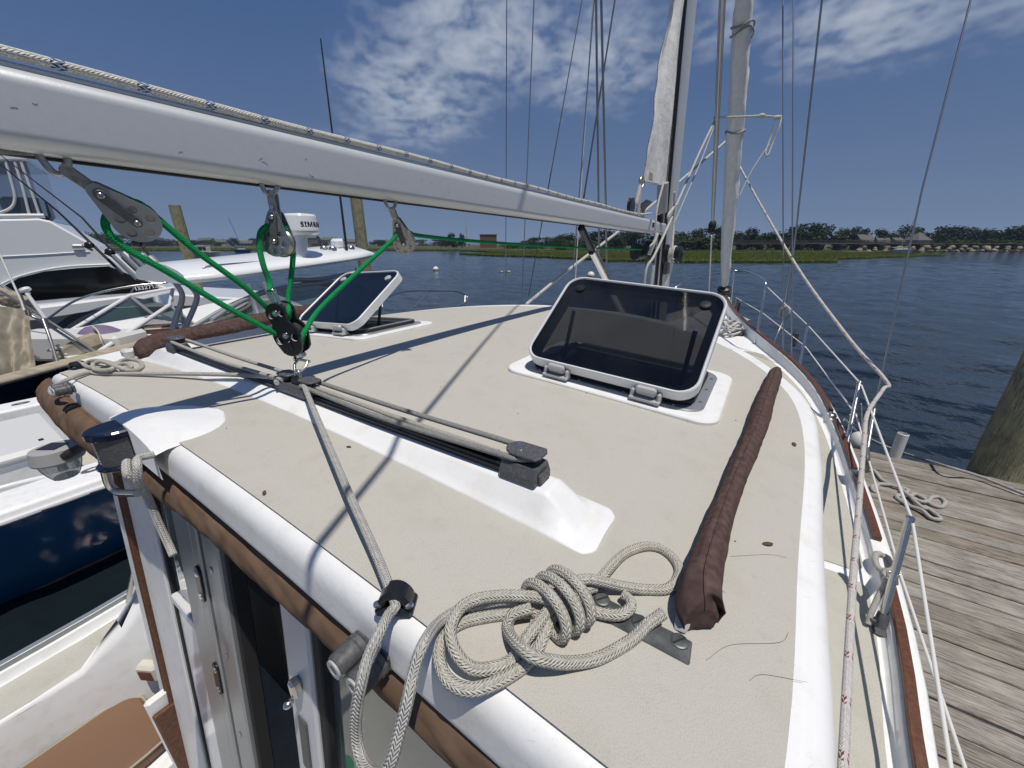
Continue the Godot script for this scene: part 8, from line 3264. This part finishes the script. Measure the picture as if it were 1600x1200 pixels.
		m.tube(q, [0.007, 0.018, 0.026, 0.03], 8)
		part(rd, "blank", m, M.black_matt)
		m = MB.new()
		var rp: Vector3 = q[2] + Vector3(0.02, -0.06, 0.05)
		m.ball(rp, Vector3(0.09, 0.07, 0.07), 8, 12)
		m.tube([rp + Vector3(-0.08, -0.03, 0.03), rp + Vector3(0.08, -0.10, 0.06)], 0.022, 6)
		part(rd, "reel", m, M.black_plastic)
		k += 1

# ---------------------------------------------------------------- small things
func build_details() -> void:
	# spare rope dropped on the pier
	var m := MB.new()
	m.tube(curve([Vector3(1.991, 0.715, -4.384), Vector3(2.046, 0.715, -4.420), Vector3(2.075, 0.715, -4.266), Vector3(2.109, 0.725, -4.178), Vector3(2.035, 0.715, -4.147), Vector3(1.987, 0.715, -3.994), Vector3(1.987, 0.715, -4.082), Vector3(2.065, 0.715, -4.178), Vector3(2.151, 0.730, -4.163), Vector3(2.227, 0.725, -4.155), Vector3(2.164, 0.720, -4.049), Vector3(2.127, 0.715, -3.992), Vector3(2.177, 0.715, -3.904), Vector3(2.247, 0.725, -3.859), Vector3(2.285, 0.715, -3.790), Vector3(2.346, 0.715, -3.813), Vector3(2.303, 0.720, -3.913), Vector3(2.255, 0.730, -3.903), Vector3(2.220, 0.730, -4.028), Vector3(2.266, 0.720, -4.125), Vector3(2.311, 0.720, -4.082), Vector3(2.336, 0.720, -4.010), Vector3(2.394, 0.715, -4.017), Vector3(2.444, 0.715, -4.117), Vector3(2.427, 0.715, -4.186), Vector3(2.373, 0.715, -4.151), Vector3(2.324, 0.725, -4.043), Vector3(2.268, 0.730, -3.998), Vector3(2.206, 0.735, -4.041), Vector3(2.178, 0.730, -4.137)], 6), 0.015, 8)
	solo("dock_rope", m, M.rope_twist, "loose grey rope dropped in loops on the pier planks", "rope", "", boat_frame)
	# line along the pier end, from the boat to the pile
	m = MB.new()
	m.tube(curve([Vector3(1.617, 1.360, -3.841), Vector3(2.163, 0.558, -5.726), Vector3(2.579, 0.309, -6.078), Vector3(2.557, 0.770, -4.765), Vector3(2.808, 0.740, -4.757), Vector3(3.087, 0.720, -4.576)], 8), 0.013, 8)
	solo("mooring_line", m, M.rope_sheet, "grey mooring line stretched from the rail past the pipe to the pier end", "rope", "", boat_frame)
	# fender between hull and pier
	var fd := thing("fender", "round white fender hanging outside the rail ahead of the second stanchion", "fender", "", boat_frame)
	m = MB.new()
	var fc: Vector3 = Vector3(2.019, 0.713, -5.065)
	m.ball(fc, Vector3(0.09, 0.12, 0.09), 12, 18)
	part(fd, "body", m, M.buoy_white)
	m = MB.new()
	m.tube([fc + Vector3(0, 0.11, 0), fc + Vector3(-0.08, 0.42, 0)], 0.01, 8)
	part(fd, "lanyard", m, M.rope_sheet)
	# dark line and chain hanging at the shroud foot
	m = MB.new()
	m.tube(curve([Vector3(1.626, 1.460, -3.078), Vector3(1.630, 1.404, -2.986), Vector3(1.685, 1.266, -3.165)], 5), 0.018, 8)
	part(boat, "chain_plate", m, M.grey_casting)
	m = MB.new()
	m.tube(curve([Vector3(1.286, 1.608, -6.123), Vector3(1.295, 1.530, -6.094), Vector3(1.324, 1.451, -6.079), Vector3(1.338, 1.592, -6.150)], 5), 0.02, 8)
	part(boat, "lifeline_hook", m, M.black_matt)
	# fallen bits on the roof
	mat("dry_leaf", lin(0.09, 0.06, 0.03), 0.9)
	var k := 0
	for q in [[Vector3(0.966, 2.313, -0.543), 0.008, "brown dry leaf scrap on the roof right of the plum cover, nearer one"], [Vector3(1.007, 2.308, -0.912), 0.010, "brown dry leaf scrap on the roof near the starboard forward edge"], [Vector3(0.339, 2.358, -0.199), 0.006, "tiny dark scrap near the after edge of the roof left of the slanting rope"], [Vector3(0.324, 2.358, -0.350), 0.005, "dark speck on the roof between the slanting rope and the white ridge"]]:
		m = MB.new()
		m.ball(q[0], Vector3(q[1], 0.002, q[1] * 0.45), 5, 8, Basis(Vector3.UP, 0.6 + k))
		solo("leaf_scrap", m, M.dry_leaf, q[2], "leaf", "scraps on the roof", boat_frame)
		k += 1
	# hair-thin crazing and stray fibres on the starboard part of the roof
	mat("hairline", lin(0.2, 0.18, 0.14), 0.9)
	for q in [[Vector3(0.918, 2.317, -0.322), Vector3(0.937, 2.315, -0.354), Vector3(0.979, 2.311, -0.388), Vector3(0.988, 2.309, -0.409)], [Vector3(0.955, 2.313, -0.327), Vector3(0.966, 2.312, -0.341), Vector3(1.002, 2.308, -0.359)], [Vector3(0.925, 2.316, -0.486), Vector3(0.967, 2.312, -0.522), Vector3(0.988, 2.310, -0.532)]]:
		m = MB.new()
		m.tube(curve(q, 6), 0.00018, 4)
		part(boat, "hairline", m, M.hairline)
	# dirt specks on the white ridge
	m = MB.new()
	var r := RandomNumberGenerator.new()
	r.seed = 5
	for i in 26:
		m.ball(Vector3(r.randf_range(0.36, 0.46), 2.3692 + r.randf() * 0.001, -0.398 + r.randf_range(-0.002, 0.002)), Vector3(0.0012, 0.0006, 0.0012) * r.randf_range(0.6, 1.6), 4, 6)
	for i in 34:
		var x := r.randf_range(-0.9, 0.95)
		var a := r.randf_range(0.22, 1.6)
		m.ball(on_roof(x, a, 0.003), Vector3(0.0014, 0.0005, 0.0010) * r.randf_range(0.5, 1.7), 4, 6)
	var sp := part(boat, "grit", m, M.dry_leaf)
	sp.set_meta("kind", "stuff")
	# second low cleat and short rope on the port side deck
	m = MB.new()
	m.box(Vector3(-0.860, 2.339, -0.446), Vector3(0.05, 0.016, 0.03), 0.004)
	m.box(Vector3(-1.000, 2.326, -0.370), Vector3(0.05, 0.03, 0.03), 0.006)
	part(boat, "pad_eye", m, M.vinyl_white)
